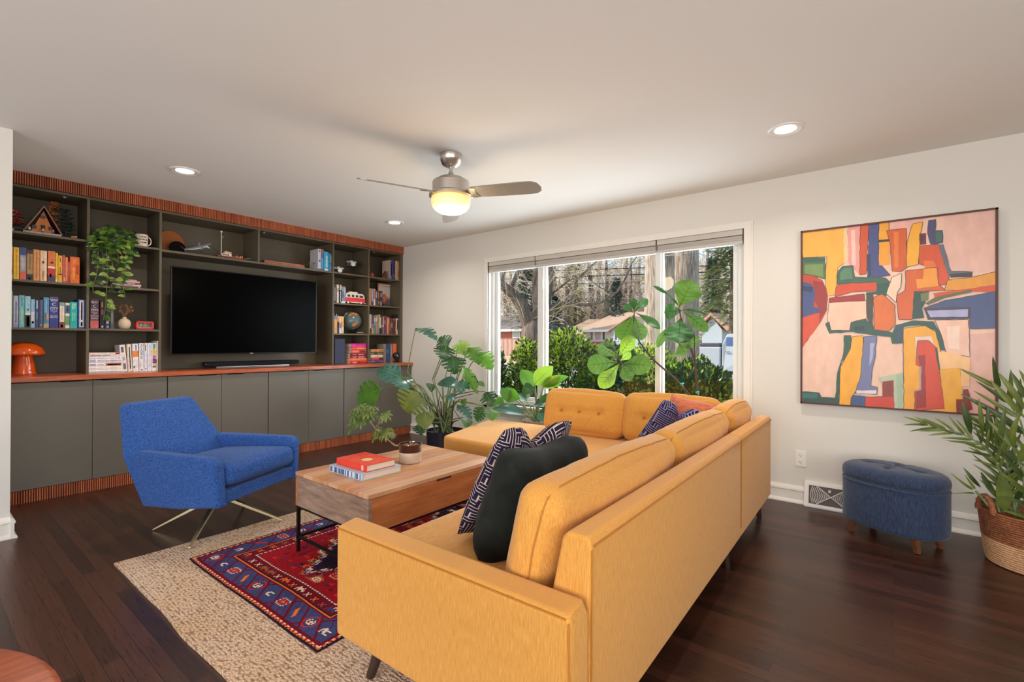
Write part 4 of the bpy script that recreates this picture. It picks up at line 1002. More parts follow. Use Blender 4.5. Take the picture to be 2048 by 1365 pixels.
def half(mb, pts, rad, lo, hi, m, sq=.8, seg=10):
    n = len(pts); base = len(mb.v)
    for i, p in enumerate(pts):
        for k in range(seg+1):
            a = lo+(hi-lo)*k/seg; mb.v.append(Vector((p.x+rad[i]*sq*cos(a), p.y, p.z+rad[i]*sin(a))))
    for i in range(n-1):
        for k in range(seg): mb.f.append([base+i*(seg+1)+k, base+i*(seg+1)+k+1, base+(i+1)*(seg+1)+k+1, base+(i+1)*(seg+1)+k]); mb.m.append(m)
b = MB(); half(b, spine, rad, -.35, pi+.35, 0); half(b, spine[:6], rad[:6], pi+.35, 2*pi-.35, 1)
SHG = mat('toy_shark_grey', S(120, 124, 138), .35); 
obj('body', b, [SHG, TOYW], sh, smooth=True, fixn=True)
jaw = [spine[5]+Vector((0, 0, -.010)), Q4(985, 568, XSK), Q4(1018, 588, XSK)]
b = MB(); b.tube([spine[5]+Vector((0, 0, -.006)), Q4(980, 560, XSK), Q4(1020, 584, XSK)], [.012, .008, .003], 8); obj('lower_jaw', b, TOYW, sh, smooth=True)
def fin(mb, a_, b_, c_, th=.003, m=0): mb.prism([a_-Vector((th, 0, 0)), b_-Vector((th, 0, 0)), c_-Vector((th, 0, 0))], (2*th, 0, 0), m)
b = MB(); fin(b, Q4(780, 545, XSK), Q4(840, 540, XSK), Q4(790, 450, XSK)); obj('dorsal_fin', b, SHG, sh, fixn=True)
b = MB(); fin(b, Q4(490, 585, XSK), Q4(530, 620, XSK), Q4(415, 540, XSK)); fin(b, Q4(500, 590, XSK), Q4(530, 620, XSK), Q4(510, 655, XSK)); obj('tail_fin', b, SHG, sh, fixn=True)
b = MB(); fin(b, Q4(860, 565, XSK+.02), Q4(900, 560, XSK+.02), Q4(830, 640, XSK+.02)); obj('pectoral_fin', b, SHG, sh, fixn=True)
p = Q4(845, 620, XSK); b = MB(); b.tube([(XSK, p.y, 2.0), (XSK, p.y, p.z+.004)], .004, 8); b.box((XSK-.015, p.y-.015, 2.0), (XSK+.015, p.y+.015, 2.004)); obj('stand', b, BLACK, sh)
XB2 = -5.21
bt = thing('fishing_boat_model', 'toy fishing boat with a tall white mast and dark red deck', 'model boat', (XB2, Q4(1450, 750, XB2).y, 2.0))
pa, pb_ = Q4(1150, 700, XB2), Q4(1770, 720, XB2); ya, yb = pa.y, pb_.y
HULLM = mat('toy_hull', S(52, 34, 34), .35)
b = MB()
for (z0, z1, k0, k1, m) in ((2.0005, 2.014, .8, .92, 0), (2.014, 2.026, .92, 1, 1)):
    pts0 = []; pts1 = []
    for (fy_, fx_) in ((0, .018), (.12, .026), (.6, .028), (.85, .016), (1, 0), (.85, -.016), (.6, -.028), (.12, -.026), (0, -.018)):
        pts0.append((XB2+fx_*k0, ya+(yb-ya)*(.5+(fy_-.5)*k0), z0)); pts1.append((XB2+fx_*k1, ya+(yb-ya)*(.5+(fy_-.5)*k1), z1))
    n = len(pts0); b.add(pts0+pts1, [tuple(range(n))[::-1], tuple(range(n, 2*n))]+[(i, (i+1) % n, n+(i+1) % n, n+i) for i in range(n)], m)
obj('hull', b, [HULLM, mat('toy_deck', S(150, 60, 44), .4)], bt, fixn=True)
p, q = Q4(1262, 655, XB2), Q4(1450, 715, XB2)
b = MB(); b.box((XB2-.02, p.y, 2.026), (XB2+.02, q.y, 2.05)); cabn = obj('wheelhouse', b, TOYW, bt)
b = MB()
for i in range(3): b.box((XB2+.0195, p.y+.006+i*.020, 2.032), (XB2+.0215, p.y+.020+i*.020, 2.044))
obj('window', b, col(40, 46, 54), cabn)
b = MB(); b.box((XB2-.016, p.y+.022, 2.05), (XB2+.016, q.y, 2.072)); b.box((XB2-.008, p.y+.036, 2.072), (XB2+.008, p.y+.052, 2.078)); obj('bridge', b, col(226, 176, 130), bt)
p, q = Q4(1255, 640, XB2), Q4(1258, 240, XB2)
b = MB(); b.tube([(XB2, p.y, 2.026), (XB2, q.y, q.z)], .0035, 8); b.box((XB2-.006, q.y-.008, q.z-.008), (XB2+.006, q.y+.008, q.z+.006)); b.tube([(XB2, q.y, q.z-.045), (XB2, q.y+.022, q.z-.055)], .002, 6); obj('mast', b, TOYW, bt)
b = MB(); b.tube([(XB2, q.y, q.z-.01), (XB2, Q4(1490, 620, XB2).y, 2.03)], .0008, 4); b.tube([(XB2, q.y, q.z-.02), (XB2, ya+.01, 2.03)], .0006, 4)
b.tube([(XB2, p.y-.004, 2.03), Q4(1080, 560, XB2)], .002, 4); obj('rigging', b, BLACK, bt)
b = MB()
for u in (1490, 1530, 1570, 1600, 1640, 1680): yy = Q4(u, 700, XB2).y; b.box((XB2-.008, yy-.005, 2.026), (XB2+.008, yy+.005, 2.034+.012*(u in (1570, 1640, 1680))))
obj('deck_gear', b, col(232, 150, 80), bt)
_q = Q4(1860, 705, XB2); b = MB(); b.tube([(XB2, yb-.02, 2.026), (XB2, _q.y, 2.034)], .0022, 6); obj('pulpit', b, TOYW, bt)

# board game box, wire ornament, cameras, ornaments
def Q5(u, v, x): return P(500+u/6.203, 440+v/6.203, x=x)
XW = -5.20; a_, c_ = Q5(178, 500, XW), Q5(680, 560, XW)
t = thing('wooden_board', 'long flat pinkish wooden board lying on the shelf above the television', 'wooden board', (XW, (a_.y+c_.y)/2, 2.0))
b = MB(); b.box((XW-.20, a_.y, 2.0005), (XW, c_.y, 2.026)); obj('board', b, wood('pale_cedar', S(186, 104, 76), S(220, 140, 104), (1, 2, 20), 6, .5), t, bevel=.002)
b = MB(); b.box((XW-.20, a_.y, 2.026), (XW, c_.y, 2.028)); obj('lid_seam', b, col(110, 50, 36), t)
b = MB(); b.box((XW-.198, a_.y+.002, 2.028), (XW-.002, c_.y-.002, 2.042)); obj('lid', b, bpy.data.materials['pale_cedar'], t, bevel=.002)
XW = -5.15
t = thing('wire_ornament', 'small brass wire geometric ornament beside the blue books', 'ornament', (XW, Q5(745, 600, XW).y, 2.0))
pts = [Q5(655, 520, XW-.05), Q5(740, 512, XW), Q5(810, 530, XW-.02), Q5(745, 600, XW), Q5(700, 560, XW-.07), Q5(745, 512, XW-.08)]
base = min(p.z for p in pts)
for p in pts: p.z += 2.0015-base
b = MB()
for i, j in ((0, 1), (1, 2), (2, 3), (3, 1), (0, 4), (4, 3), (0, 5), (5, 2), (4, 2), (4, 5), (1, 5)): b.tube([pts[i], pts[j]], .0014, 5)
obj('wire', b, BRASS, t)
def Q6(u, v, x=-5.18): return P(600+u/9.752, 490+v/9.752, x=x)
CHR = mat('chrome', S(176, 176, 180), .3, metal=1)
def camera_thing(c, s, lab, stand):
    t = thing('film_camera', lab, 'camera', (c.x, c.y, 2.0005)); x, y, z = c
    Rz = Matrix.Translation(c) @ Matrix.Rotation(radians(-25), 4, 'Z')
    b = MB(); b.box((-.022*s, -.06*s, -.03*s), (.014*s, .06*s, .018*s), 0, Rz); obj('body', b, mat('camera_leather', S(44, 30, 28), .7) if not stand else BLACK, t, bevel=.004)
    b = MB(); b.box((-.022*s, -.06*s, .018*s), (.014*s, .06*s, .032*s), 0, Rz); b.box((-.018*s, -.02*s, .032*s), (.010*s, .02*s, .046*s), 0, Rz); tp = obj('top_plate', b, CHR, t, bevel=.003)
    b = MB(); 
    for yy in (-.045, .04): b.lathe([(.009*s, 0), (.009*s, .008*s)], Rz @ Vector((-.004*s, yy*s, .032*s)), 16)
    obj('dial', b, CHR, tp)
    b = MB(); b.lathe([(.026*s, 0), (.027*s, .018*s), (.024*s, .02*s), (.026*s, .04*s), (.021*s, .04*s)], Rz @ Vector((.014*s, .012*s, -.004*s)), 28, 0, Matrix.Rotation(radians(-25), 4, 'Z') @ Matrix.Rotation(pi/2, 4, 'Y')); ln = obj('lens', b, CHR if not stand else CHR, t, smooth=True, ang=30)
    b = MB(); b.lathe([(.021*s, 0), (.001, -.004*s)], Rz @ Vector((.0535*s, .012*s, -.004*s)), 24, 0, Matrix.Rotation(radians(-25), 4, 'Z') @ Matrix.Rotation(pi/2, 4, 'Y')); obj('glass', b, mat('lens_glass', (.01, .01, .015), .05), ln)
    if stand:
        b = MB()
        for k in range(3):
            a = k*2.09+.5; b.tube([(x, y, z-.03*s), (x+.035*cos(a), y+.035*sin(a), 2.001)], .004, 6)
        obj('tripod', b, BLACK, t)
    return t
camera_thing(Vector((-5.19, Q6(760, 480).y, 2.0015+.030)), .98, 'brown and silver film camera lying low on the top shelf', False)
camera_thing(Vector((-5.20, Q6(1005, 380, -5.2).y, Q6(1005, 380, -5.2).z)), 1.0, 'black and silver film camera raised on a small stand', True)
c = Q6(1398, 560, -5.19); b = MB(); b.lathe([(.020, 0), (.030, .010), (.034, .028), (.027, .048), (.012, .060), (.006, .072), (.003, .074)], (-5.19, c.y, 2.0005), 24)
tag(obj('clay_gourd', b, mat('terracotta', S(140, 74, 56), .7, var=.15, vs=20), smooth=True, ang=70), 'small brown clay gourd at the left of the top right shelf', 'ornament')
t = thing('stone_bookend', 'dark jagged stone bookend leaning against the cream and indigo book', 'bookend', (-5.16, Q6(1620, 600).y, 2.0005))
yy = Q6(1640, 600, -5.16).y
o = hull('rock', [(-5.14, yy-.045, 2.001), (-5.19, yy-.03, 2.001), (-5.14, yy+.035, 2.001), (-5.2, yy+.035, 2.001), (-5.155, yy+.03, 2.10), (-5.18, yy+.034, 2.12), (-5.15, yy-.02, 2.05), (-5.135, yy, 2.04)], mat('agate', S(90, 52, 46), .4, var=.5, vs=40), t, bevel=.004, seg=1)
# toy van
def Q7(u, v, x=-5.17): return P(660+u/13.65, 555+v/13.65, x=x)
vz0 = 1.6405; XV = -5.15
va, vb2 = Q7(420, 600, XV).y, Q7(965, 600, XV).y
van = thing('toy_van', 'red and white toy camper van with roof rack on the shelf', 'toy van', (XV-.03, (va+vb2)/2, vz0))
L_ = vb2-va
def vp2(u, z): return Vector((XV, va+L_*u, vz0+z))
b = MB(); b.prism([vp2(.03, .018), vp2(.99, .018), vp2(1.0, .05), vp2(.985, .075), vp2(.02, .075), vp2(0, .05)], (-.085, 0, 0)); lo = obj('lower_body', b, RED, van, bevel=.004, fixn=True)
b = MB(); b.prism([vp2(.02, .0752), vp2(.985, .0752), vp2(.93, .118), vp2(.85, .132), vp2(.12, .132), vp2(.04, .120)], (-.085, 0, 0)); up_ = obj('upper_body', b, TOYW, van, bevel=.004, fixn=True)
b = MB()
for (u0, u1) in ((.10, .23), (.31, .43), (.51, .63)): b.box((XV-.001, va+L_*u0, vz0+.085), (XV+.002, va+L_*u1, vz0+.112))
b.box((XV-.001, va+L_*.70, vz0+.083), (XV+.002, va+L_*.88, vz0+.110)); obj('side_window', b, col(52, 50, 52), up_)
b = MB(); b.box((XV-.07, va+L_*.22, vz0+.132), (XV-.01, va+L_*.62, vz0+.150)); obj('pop_top', b, TOYW, van)
b = MB(); b.box((XV-.08, va+L_*.04, vz0+.132), (XV-.004, va+L_*.20, vz0+.136)); obj('roof_rack', b, col(150, 96, 70), van)
b = MB(); b.box((XV-.088, va+L_*.25, vz0+.016), (XV+.004, va+L_*.72, vz0+.024)); b.box((XV-.085, vb2-.012, vz0+.012), (XV+.002, vb2+.008, vz0+.02)); b.box((XV-.085, va-.006, vz0+.02), (XV+.002, va+.004, vz0+.03)); obj('bumper', b, TOYW, van)
for u in (.13, .78):
    for xx in (XV+.004, XV-.073):
        b = MB(); b.lathe([(.002, 0), (.016, 0), (.019, -.003), (.019, -.014), (.002, -.014)], (xx, va+L_*u, vz0+.0195), 20, 0, Matrix.Rotation(pi/2, 4, 'Y')); wh = obj('wheel', b, col(60, 56, 56), van, smooth=True)
        b = MB(); b.lathe([(.002, .0012), (.013, .0012), (.014, 0)], (xx+.0003, va+L_*u, vz0+.0195), 20, 0, Matrix.Rotation(pi/2, 4, 'Y')); obj('hubcap', b, TOYW, wh)
p, q = Q7(318, 690, -5.13), Q7(412, 690, -5.13)
b = MB(); b.box((-5.155, p.y, vz0), (-5.128, q.y, vz0+.022)); tag(obj('white_block', b, TOYW, bevel=.002), 'small white block in front of the grey blue book by the toy van', 'ornament')
# framed print and figure
XFm = -5.33
p, q = Q7(1302, 790, XFm), Q7(1782, 800, XFm); zt_ = Q7(1540, 175, XFm).z; fz = 1.6445
fr = thing('framed_print', 'small print in a thin wooden frame standing on the right end shelf', 'framed print', (XFm, (p.y+q.y)/2, fz))
b = MB(); frame_box(b, XFm, p.y, q.y, fz, zt_, .014, .016); obj('frame', b, wood('frame_oak', S(166, 104, 66), S(196, 134, 90), (1, 1, 10), 6), fr, bevel=.002)
b = MB(); b.box((XFm-.014, p.y+.01, fz+.01), (XFm-.008, q.y-.01, zt_-.01)); sheet = obj('print', b, mat('print_paper', S(226, 208, 200), .8), fr)
b = MB(); yy0, yy1, zz0, zz1 = p.y+.022, q.y-.022, fz+.022, zt_-.022; xx = XFm-.0075; W_, H_ = yy1-yy0, zz1-zz0
rnd = random.Random(2)
b.quad((xx, yy0+W_*.35, zz0), (xx, yy1-.004, zz0), (xx, yy1-.004, zz0+H_*.30), (xx, yy0+W_*.5, zz0+H_*.30), 0)
for i in range(14):
    y_ = yy0+W_*(.45+.5*i/14); b.quad((xx+.0003, y_, zz0+H_*.1), (xx+.0003, y_+W_*.03, zz0+H_*.1), (xx+.0003, y_+W_*.03, zz0+H_*rnd.uniform(.28, .5)), (xx+.0003, y_, zz0+H_*rnd.uniform(.28, .5)), 1+(i % 2))
for i in range(6): b.quad((xx+.0003, yy0+W_*.2, zz0+H_*(.62+.05*i)), (xx+.0003, yy0+W_*.85, zz0+H_*(.62+.05*i)), (xx+.0003, yy0+W_*.85, zz0+H_*(.625+.05*i)), (xx+.0003, yy0+W_*.2, zz0+H_*(.625+.05*i)), 3)
b.quad((xx+.0003, yy0+W_*.3, zz0+H_*.92), (xx+.0003, yy0+W_*.75, zz0+H_*.92), (xx+.0003, yy0+W_*.75, zz0+H_*.95), (xx+.0003, yy0+W_*.3, zz0+H_*.95), 4)
obj('printed_picture', b, [col(70, 110, 130), col(50, 84, 110), col(170, 120, 150), col(190, 170, 164), col(150, 120, 120)], sheet)
yy = Q7(1490, 700, -5.2).y
t = thing('agate_ornament', 'upright orange agate slice on a dark base before the framed print', 'ornament', (-5.2, yy, fz))
b = MB(); b.box((-5.23, yy-.04, fz), (-5.17, yy+.055, fz+.014)); b.box((-5.22, yy-.03, fz+.014), (-5.18, yy+.03, fz+.028)); obj('base', b, col(60, 54, 44), t, bevel=.004)
b = MB(); b.ball((-5.2, yy-.005, fz+.095), (.012, .032, .072), 14); obj('stone', b, mat('agate_orange', S(170, 84, 50), .3, var=.7, vs=30), t, smooth=True)
# globe
def Q8(u, v, x=-5.2): return P(660+u/13.65, 615+v/13.65, x=x)
XG = -5.24; gc = Q8(602, 372, XG); gr = (Q8(820, 372, XG).y-Q8(386, 372, XG).y)/2
gl = thing('globe', 'small slate blue desk globe with orange continents on a tilted stand', 'globe', (XG, gc.y, 1.2805))
GM, nt_, bs_n = _pb('globe_map')
nn = noisen(nt_, coords(nt_, (1, 1, 1)), 9, 3, .55)
nt_.links.new(mixc(nt_, maprange(nt_, nn, .535, .55), S(92, 108, 112), S(214, 140, 58)), bs_n.inputs['Base Color']); bs_n.inputs['Roughness'].default_value = .25
b = MB(); b.ball(gc, gr, 32); obj('sphere', b, GM, gl, smooth=True, ang=90)
ax = Vector((0, -.40, .92)).normalized(); sd = Vector((0, -ax.z, ax.y))
b = MB(); b.tube([gc + ax*(gr+.008)*cos(a) + sd*(gr+.008)*sin(a) for a in [pi*i/20 for i in range(21)]], .0035, 8); obj('meridian_arm', b, CHR, gl, smooth=True)
b = MB(); b.lathe([(.055, 0), (.055, .006), (.02, .012), (.008, .02), (.006, .03)], (XG, gc.y-.004, 1.2805), 32); b.tube([(XG, gc.y-.004, 1.30), gc-ax*(gr+.008)], .005, 8); obj('stand', b, BLACKM, gl, smooth=True)
yy = Q8(820, 680, -5.15).y
b = MB()
b.box((-5.165, yy-.055, 1.2805), (-5.14, yy+.055, 1.286))
t = thing('metal_word_ornament', 'tiny pale metal script ornament on the shelf in front of the globe', 'ornament', (-5.15, yy, 1.2805)); obj('base', b, col(70, 56, 50), t)
b = MB(); rnd = random.Random(7)
pts = [Vector((-5.152, yy-.045+.09*i/24, 1.292+.008*abs(sin(i*1.3)))) for i in range(25)]; b.tube(pts, .002, 6); obj('script', b, col(206, 190, 170), t)
# loudspeaker, mini speaker
def Q9(u, v, x): return P(660+u/13.65, 670+v/13.65, x=x)
XL = -5.15; p, q = Q9(128, 400, XL), Q9(412, 400, XL); zt_ = Q9(270, 108, XL).z
sp = thing('loudspeaker', 'slate blue loudspeaker box on the counter right of the television', 'loudspeaker', (XL, (p.y+q.y)/2, CT))
b = MB(); b.box((XL-.2, p.y, CT), (XL-.006, q.y, zt_)); obj('cabinet', b, col(40, 42, 56), sp, bevel=.003)
b = MB(); b.box((XL-.006, p.y+.003, CT+.003), (XL, q.y-.003, zt_-.003)); obj('grille', b, mat('slate_cloth', S(62, 70, 96), .85), sp, bevel=.002)
XL = -5.12; yy = Q9(1830, 600, XL).y; zz = Q9(1830, 570, XL).z
t = thing('mini_speaker', 'tiny black round-faced speaker at the right end of the counter', 'speaker', (XL, yy, CT))
b = MB(); b.box((XL-.04, yy-.040, CT), (XL, yy+.040, CT+.012)); b.box((XL-.03, yy-.015, CT+.012), (XL-.01, yy+.015, zz-.03)); obj('foot', b, BLACK, t, bevel=.003)
b = MB(); b.lathe([(.001, .0), (.036, 0), (.042, -.006), (.042, -.04), (.03, -.05)], (XL+.004, yy, zz), 28, 0, Matrix.Rotation(pi/2, 4, 'Y')); hd_ = obj('head', b, BLACK, t, smooth=True)
b = MB(); b.ball((XL+.006, yy, zz), (.004, .011, .011), 12); obj('button', b, col(190, 206, 226), hd_, smooth=True)
# ------------------------------------------------------------------ rugs
def jute_mat():
    m, nt, bs = _pb('braided_wool')
    v = coords(nt, (1, 1, 1)); 
    w1 = nt.nodes.new('ShaderNodeTexWave'); w1.wave_type = 'BANDS'; w1.bands_direction = 'Y'; w1.inputs['Scale'].default_value = 22; w1.inputs['Distortion'].default_value = 4.5; w1.inputs['Detail'].default_value = 1; w1.inputs['Detail Scale'].default_value = 9
    nt.links.new(v, w1.inputs['Vector'])
    vo = nt.nodes.new('ShaderNodeTexVoronoi'); vo.inputs['Scale'].default_value = 62; nt.links.new(coords(nt, (1.0, 1.6, 1)), vo.inputs['Vector'])
    h = mathn(nt, 'ADD', mathn(nt, 'MULTIPLY', w1.outputs[0], .55), mathn(nt, 'MULTIPLY', vo.outputs['Distance'], -1.7))
    n = noisen(nt, v, 3, 3)
    c = mixc(nt, maprange(nt, h, -1.25, -.5), S(160, 122, 94), mixc(nt, maprange(nt, n, .35, .65), S(226, 190, 156), S(230, 204, 180)))
    nt.links.new(c, bs.inputs['Base Color']); bs.inputs['Roughness'].default_value = .95; bs.inputs['Specular IOR Level'].default_value = .1
    bumpn(nt, bs, h, .9, .006); return m
def wobbly_slab(x0, x1, y0, y1, th, amp, m, name, seed):
    mb = MB(); top = []; n = 40
    def edge(p, q):
        r = []
        for i in range(n):
            t = i/n; p_ = Vector(p).lerp(Vector(q), t); r.append(p_ + Vector((noise.noise(p_*3+Vector((seed, 0, 0)))*amp, noise.noise(p_*3+Vector((0, seed, 4)))*amp, 0)))
        return r
    pts = edge((x0, y0, 0), (x1, y0, 0))+edge((x1, y0, 0), (x1, y1, 0))+edge((x1, y1, 0), (x0, y1, 0))+edge((x0, y1, 0), (x0, y0, 0))
    mb.prism([p+Vector((0, 0, .0008)) for p in pts], (0, 0, th)); return obj(name, mb, m, bevel=0)
o = wobbly_slab(-3.205, -1.05, .70, 3.35, .0105, .012, jute_mat(), 'wool_rug', 1)
tag(o, 'large beige chunky woven wool rug on the dark floor under the patterned red rug', 'rug')
# Persian runner knotted cell by cell
cw = .0075; RX0, RX1, RY0, RY1 = -2.953, -1.693, .962, 3.05
nx, ny = int((RX1-RX0)/cw), int((RY1-RY0)/cw)
PAL = [S(150, 20, 34), S(108, 16, 34), S(40, 26, 46), S(62, 68, 112), S(222, 110, 40), S(226, 200, 176), S(196, 40, 34), S(44, 62, 66), S(150, 90, 60), S(86, 32, 60)]
RED_, DRED, NAVY, BLU, ORA, CRE, BRI, TEAL, TAN, PLUM = range(10)
grid = [[RED_]*ny for _ in range(nx)]
rnd = random.Random(11)
def setc(i, j, c):
    if 0 <= i < nx and 0 <= j < ny: grid[i][j] = c
for i in range(nx):
    for j in range(ny):
        d = min(i, nx-1-i, j, ny-1-j); along = j if min(i, nx-1-i) == d else i
        if d < 1: c = NAVY
        elif d == 1: c = ORA if along % 3 else NAVY
        elif d < 4: c = (BRI if along % 4 < 2 else CRE) if d == 2 else DRED
        elif d < 21:
            c = BLU if (i+j) % 16 > 1 and (i-j) % 32 > 1 else DRED
            if (along//16) % 3 == 1 and (i+j) % 5 == 0: c = PLUM
            if d in (4, 20): c = DRED
        elif d == 21: c = ORA
        elif d == 22: c = NAVY
        elif d < 31: c = DRED
        elif d == 31: c = CRE if along % 3 else NAVY
        else:
            c = RED_
        grid[i][j] = c
def motif(ci, cj, pat, cols, rot=0):
    h = len(pat); w_ = len(pat[0])
    for a in range(h):
        for e in range(w_):
            ch = pat[a][e]
            if ch == '.': continue
            u, v = e-w_//2, a-h//2
            if rot == 1: u, v = -v, u
            elif rot == 2: u, v = -u, -v
            elif rot == 3: u, v = v, -u
            setc(ci+u, cj+v, cols[int(ch)])
OCT = ['...11111...', '..1.....1..', '.1..000..1.', '1..0.2.0..1', '1..0222...1', '1..0.2....1', '1..0...0..1', '.1..000..1.', '..1.....1..', '...11111...']
BAR = ['000......', '.000.....', '..000....', '...000...', '....000..', '.....000.']
FLW = ['.0.0.0.0.', '0.11111.0', '.11.2.11.', '01.222.10', '.11.2.11.', '0.11111.0', '.0.0.0.0.']
USH = ['0..0', '0..0', '0..0', '0000', '.00.']
XMO = ['0..0', '.00.', '.00.', '0..0']
HMO = ['00000000', '0......0', '..0..0..', '..0000..', '..0..0..', '0......0', '00000000']
BRD = ['0..0....', '0.00..00', '00000000', '.00000..', '.0...0..']
k = 0
for j in range(12, ny-8, 16):
    for i in (12, nx-13):
        [lambda: motif(i, j, OCT, [CRE, DRED, CRE]), lambda: motif(i, j, USH, [CRE]), lambda: motif(i, j, BAR, [BRI]), lambda: motif(i, j, FLW, [CRE, BRI, ORA])][k % 4 if k % 5 else 1]()
    k += 1
k = 0
for i in range(12, nx-8, 16):
    for j in (12, ny-13):
        [lambda: motif(i, j, OCT, [CRE, BRI, CRE], 1), lambda: motif(i, j, USH, [CRE], 1), lambda: motif(i, j, FLW, [CRE, BRI, ORA]), lambda: motif(i, j, BAR, [ORA], 1)][k % 4]()
    k += 1
for j in range(28, ny-28, 9):
    for i in (26, nx-27): motif(i, j, rnd.choice([XMO, USH, BRD]), [rnd.choice([TAN, CRE, BLU, ORA])])
for i in range(30, nx-28, 9):
    for j in (26, ny-27): motif(i, j, rnd.choice([XMO, BRD]), [rnd.choice([TAN, CRE, BLU, ORA])])
for q in range(620):
    i, j = rnd.randint(36, nx-37), rnd.randint(36, ny-37)
    c = rnd.choice([TEAL, NAVY, BRI, PLUM, TEAL, BRI, DRED, TAN])
    for a in range(rnd.randint(2, 5)):
        for e in range(rnd.randint(1, 4)): setc(i+a, j+e, c)
for q in range(90):
    i, j = rnd.randint(38, nx-40), rnd.randint(38, ny-40); motif(i, j, rnd.choice([XMO, HMO, BRD, FLW]), rnd.choice([[CRE, BRI, ORA], [ORA, CRE, CRE], [TAN, CRE, ORA]]))
# stepped medallions in dark blue
def medallion(cj, R_):
    ci = nx//2
    for i in range(nx):
        for j in range(cj-R_-8, cj+R_+9):
            zig = ((i//3) % 2)*3
            d = abs(i-ci)*1.35+abs((j//2)*2-cj)*.95+zig
            if d < R_-6: c = NAVY if (i*7+j*13) % 23 else PLUM
            elif d < R_-4: c = PLUM
            elif d < R_-2: c = CRE
            elif d < R_: c = BLU
            elif d < R_+2: c = ORA if (i+j) % 2 else NAVY
            else: continue
            setc(i, j, c)
    for (a, e) in ((0, -14), (0, 0), (0, 16), (-10, 6), (10, 6), (-8, -10), (8, -10)): motif(ci+a, cj+e, rnd.choice([OCT, FLW, BRD]), [CRE, BRI, TAN])
    for q in range(40): setc(ci+rnd.randint(-18, 18), cj+rnd.randint(-22, 22), rnd.choice([BRI, CRE, ORA, BLU]))
for cj in (84, 196): medallion(cj, 46)
mb = MB(); dx, dy = (RX1-RX0)/nx, (RY1-RY0)/ny
for i in range(nx+1):
    for j in range(ny+1):
        x, y = RX0+dx*i, RY0+dy*j; p = Vector((x, y, 0)); ed = 1
        mb.v.append(Vector((x+noise.noise(p*2.5)*.012+noise.noise(p*9)*.003, y+noise.noise(p*2.5+Vector((5, 5, 0)))*.012+noise.noise(p*9+Vector((0, 3, 0)))*.003, .0165)))
for i in range(nx):
    for j in range(ny):
        a = i*(ny+1)+j; mb.f.append([a, a+ny+1, a+ny+2, a+1]); mb.m.append(grid[i][j])
top_n = len(mb.v)
# edge down to the wool rug
def side(idx):
    for a, c in zip(idx[:-1], idx[1:]):
        va, vb_ = mb.v[a], mb.v[c]; n = len(mb.v)
        mb.v += [Vector((va.x, va.y, .0118)), Vector((vb_.x, vb_.y, .0118))]; mb.f.append([a, c, n+1, n]); mb.m.append(2)
side([i*(ny+1) for i in range(nx+1)]); side([i*(ny+1)+ny for i in range(nx+1)]); side(list(range(ny+1))); side([nx*(ny+1)+j for j in range(ny+1)])
RM = []
for i, c in enumerate(PAL): RM.append(mat('knotted_wool_%d' % i, c, .95, var=.25, vs=160, bump=.6, bs_=260, spec=.1))
o = obj('persian_rug', mb, RM); tag(o, 'crimson Persian rug with blue borders and navy medallions under the coffee table', 'rug')

# ------------------------------------------------------------------ coffee table
CX0, CX1, CY0, CY1, CZ0, CZ1 = -2.605, -1.93, 1.36, 2.29, .272, .457
ACA = wood('acacia_top', S(196, 138, 98), S(224, 176, 134), (1, 12, 1), 3, .38, .08)
ACS = wood('acacia_side', S(170, 100, 58), S(206, 136, 84), (1, 1, 10), 3, .4, .08)
ACG = wood('acacia_greyed', S(128, 104, 90), S(176, 150, 132), (1.5, 1, 9), 4, .45, .1)
ct = thing('coffee_table', 'low wooden box coffee table with black metal legs on the red rug', 'coffee table', ((CX0+CX1)/2, (CY0+CY1)/2, .0165))
# plank joints run along the length of the top
b = MB(); nP = 8
for i in range(nP):
    x0 = CX0+(CX1-CX0)*i/nP; b.box((x0+.0003, CY0, CZ1-.02), (x0+(CX1-CX0)/nP-.0003, CY1, CZ1), i % 3)
def tone(n, c1, c2): return wood(n, c1, c2, (14, 1.2, 1), 3, .36, .06)
TOPS = [tone('plank_rose', S(190, 134, 100), S(214, 160, 124)), tone('plank_pale', S(206, 158, 120), S(228, 186, 150)), tone('plank_honey', S(196, 134, 82), S(222, 164, 110))]
obj('lift_top', b, TOPS, ct, bevel=.0012)
b = MB(); b.box((CX0, CY0+.001, CZ0), (CX0+.02, CY1-.001, CZ1-.022)); obj('side_board', b, ACS, ct, bevel=.001)
b = MB(); b.box((CX1-.02, CY0+.02, CZ0), (CX1, CY1-.02, CZ1-.022)); obj('side_board', b, ACS, ct, bevel=.001)
b = MB(); b.box((CX0+.0202, CY0, CZ0), (CX1, CY0+.0198, CZ1-.022)); obj('end_board', b, ACG, ct, bevel=.001)
b = MB(); b.box((CX0+.0202, CY1-.0198, CZ0), (CX1, CY1, CZ1-.022)); obj('end_board', b, ACG, ct, bevel=.001)
b = MB(); b.box((CX0+.02, CY0+.02, CZ0), (CX1-.02, CY1-.02, CZ0+.012)); obj('bottom_board', b, ACS, ct)
b = MB(); b.box((CX0+.004, CY0+.004, CZ1-.0225), (CX1-.004, CY1-.004, CZ1-.0195)); obj('seam', b, col(40, 24, 18), ct)
b = MB(); b.box((CX1-.03, 1.79, CZ1-.030), (CX1+.0006, 1.90, CZ1-.018)); obj('finger_notch', b, col(70, 36, 22), ct)
for (x, y) in ((CX0+.004, CY0+.004), (CX1-.020, CY0+.004), (CX0+.004, CY1-.020), (CX1-.020, CY1-.020)):
    b = MB(); b.box((x, y, .0170), (x+.016, y+.016, CZ0-.012)); obj('leg', b, BLACKM, ct)
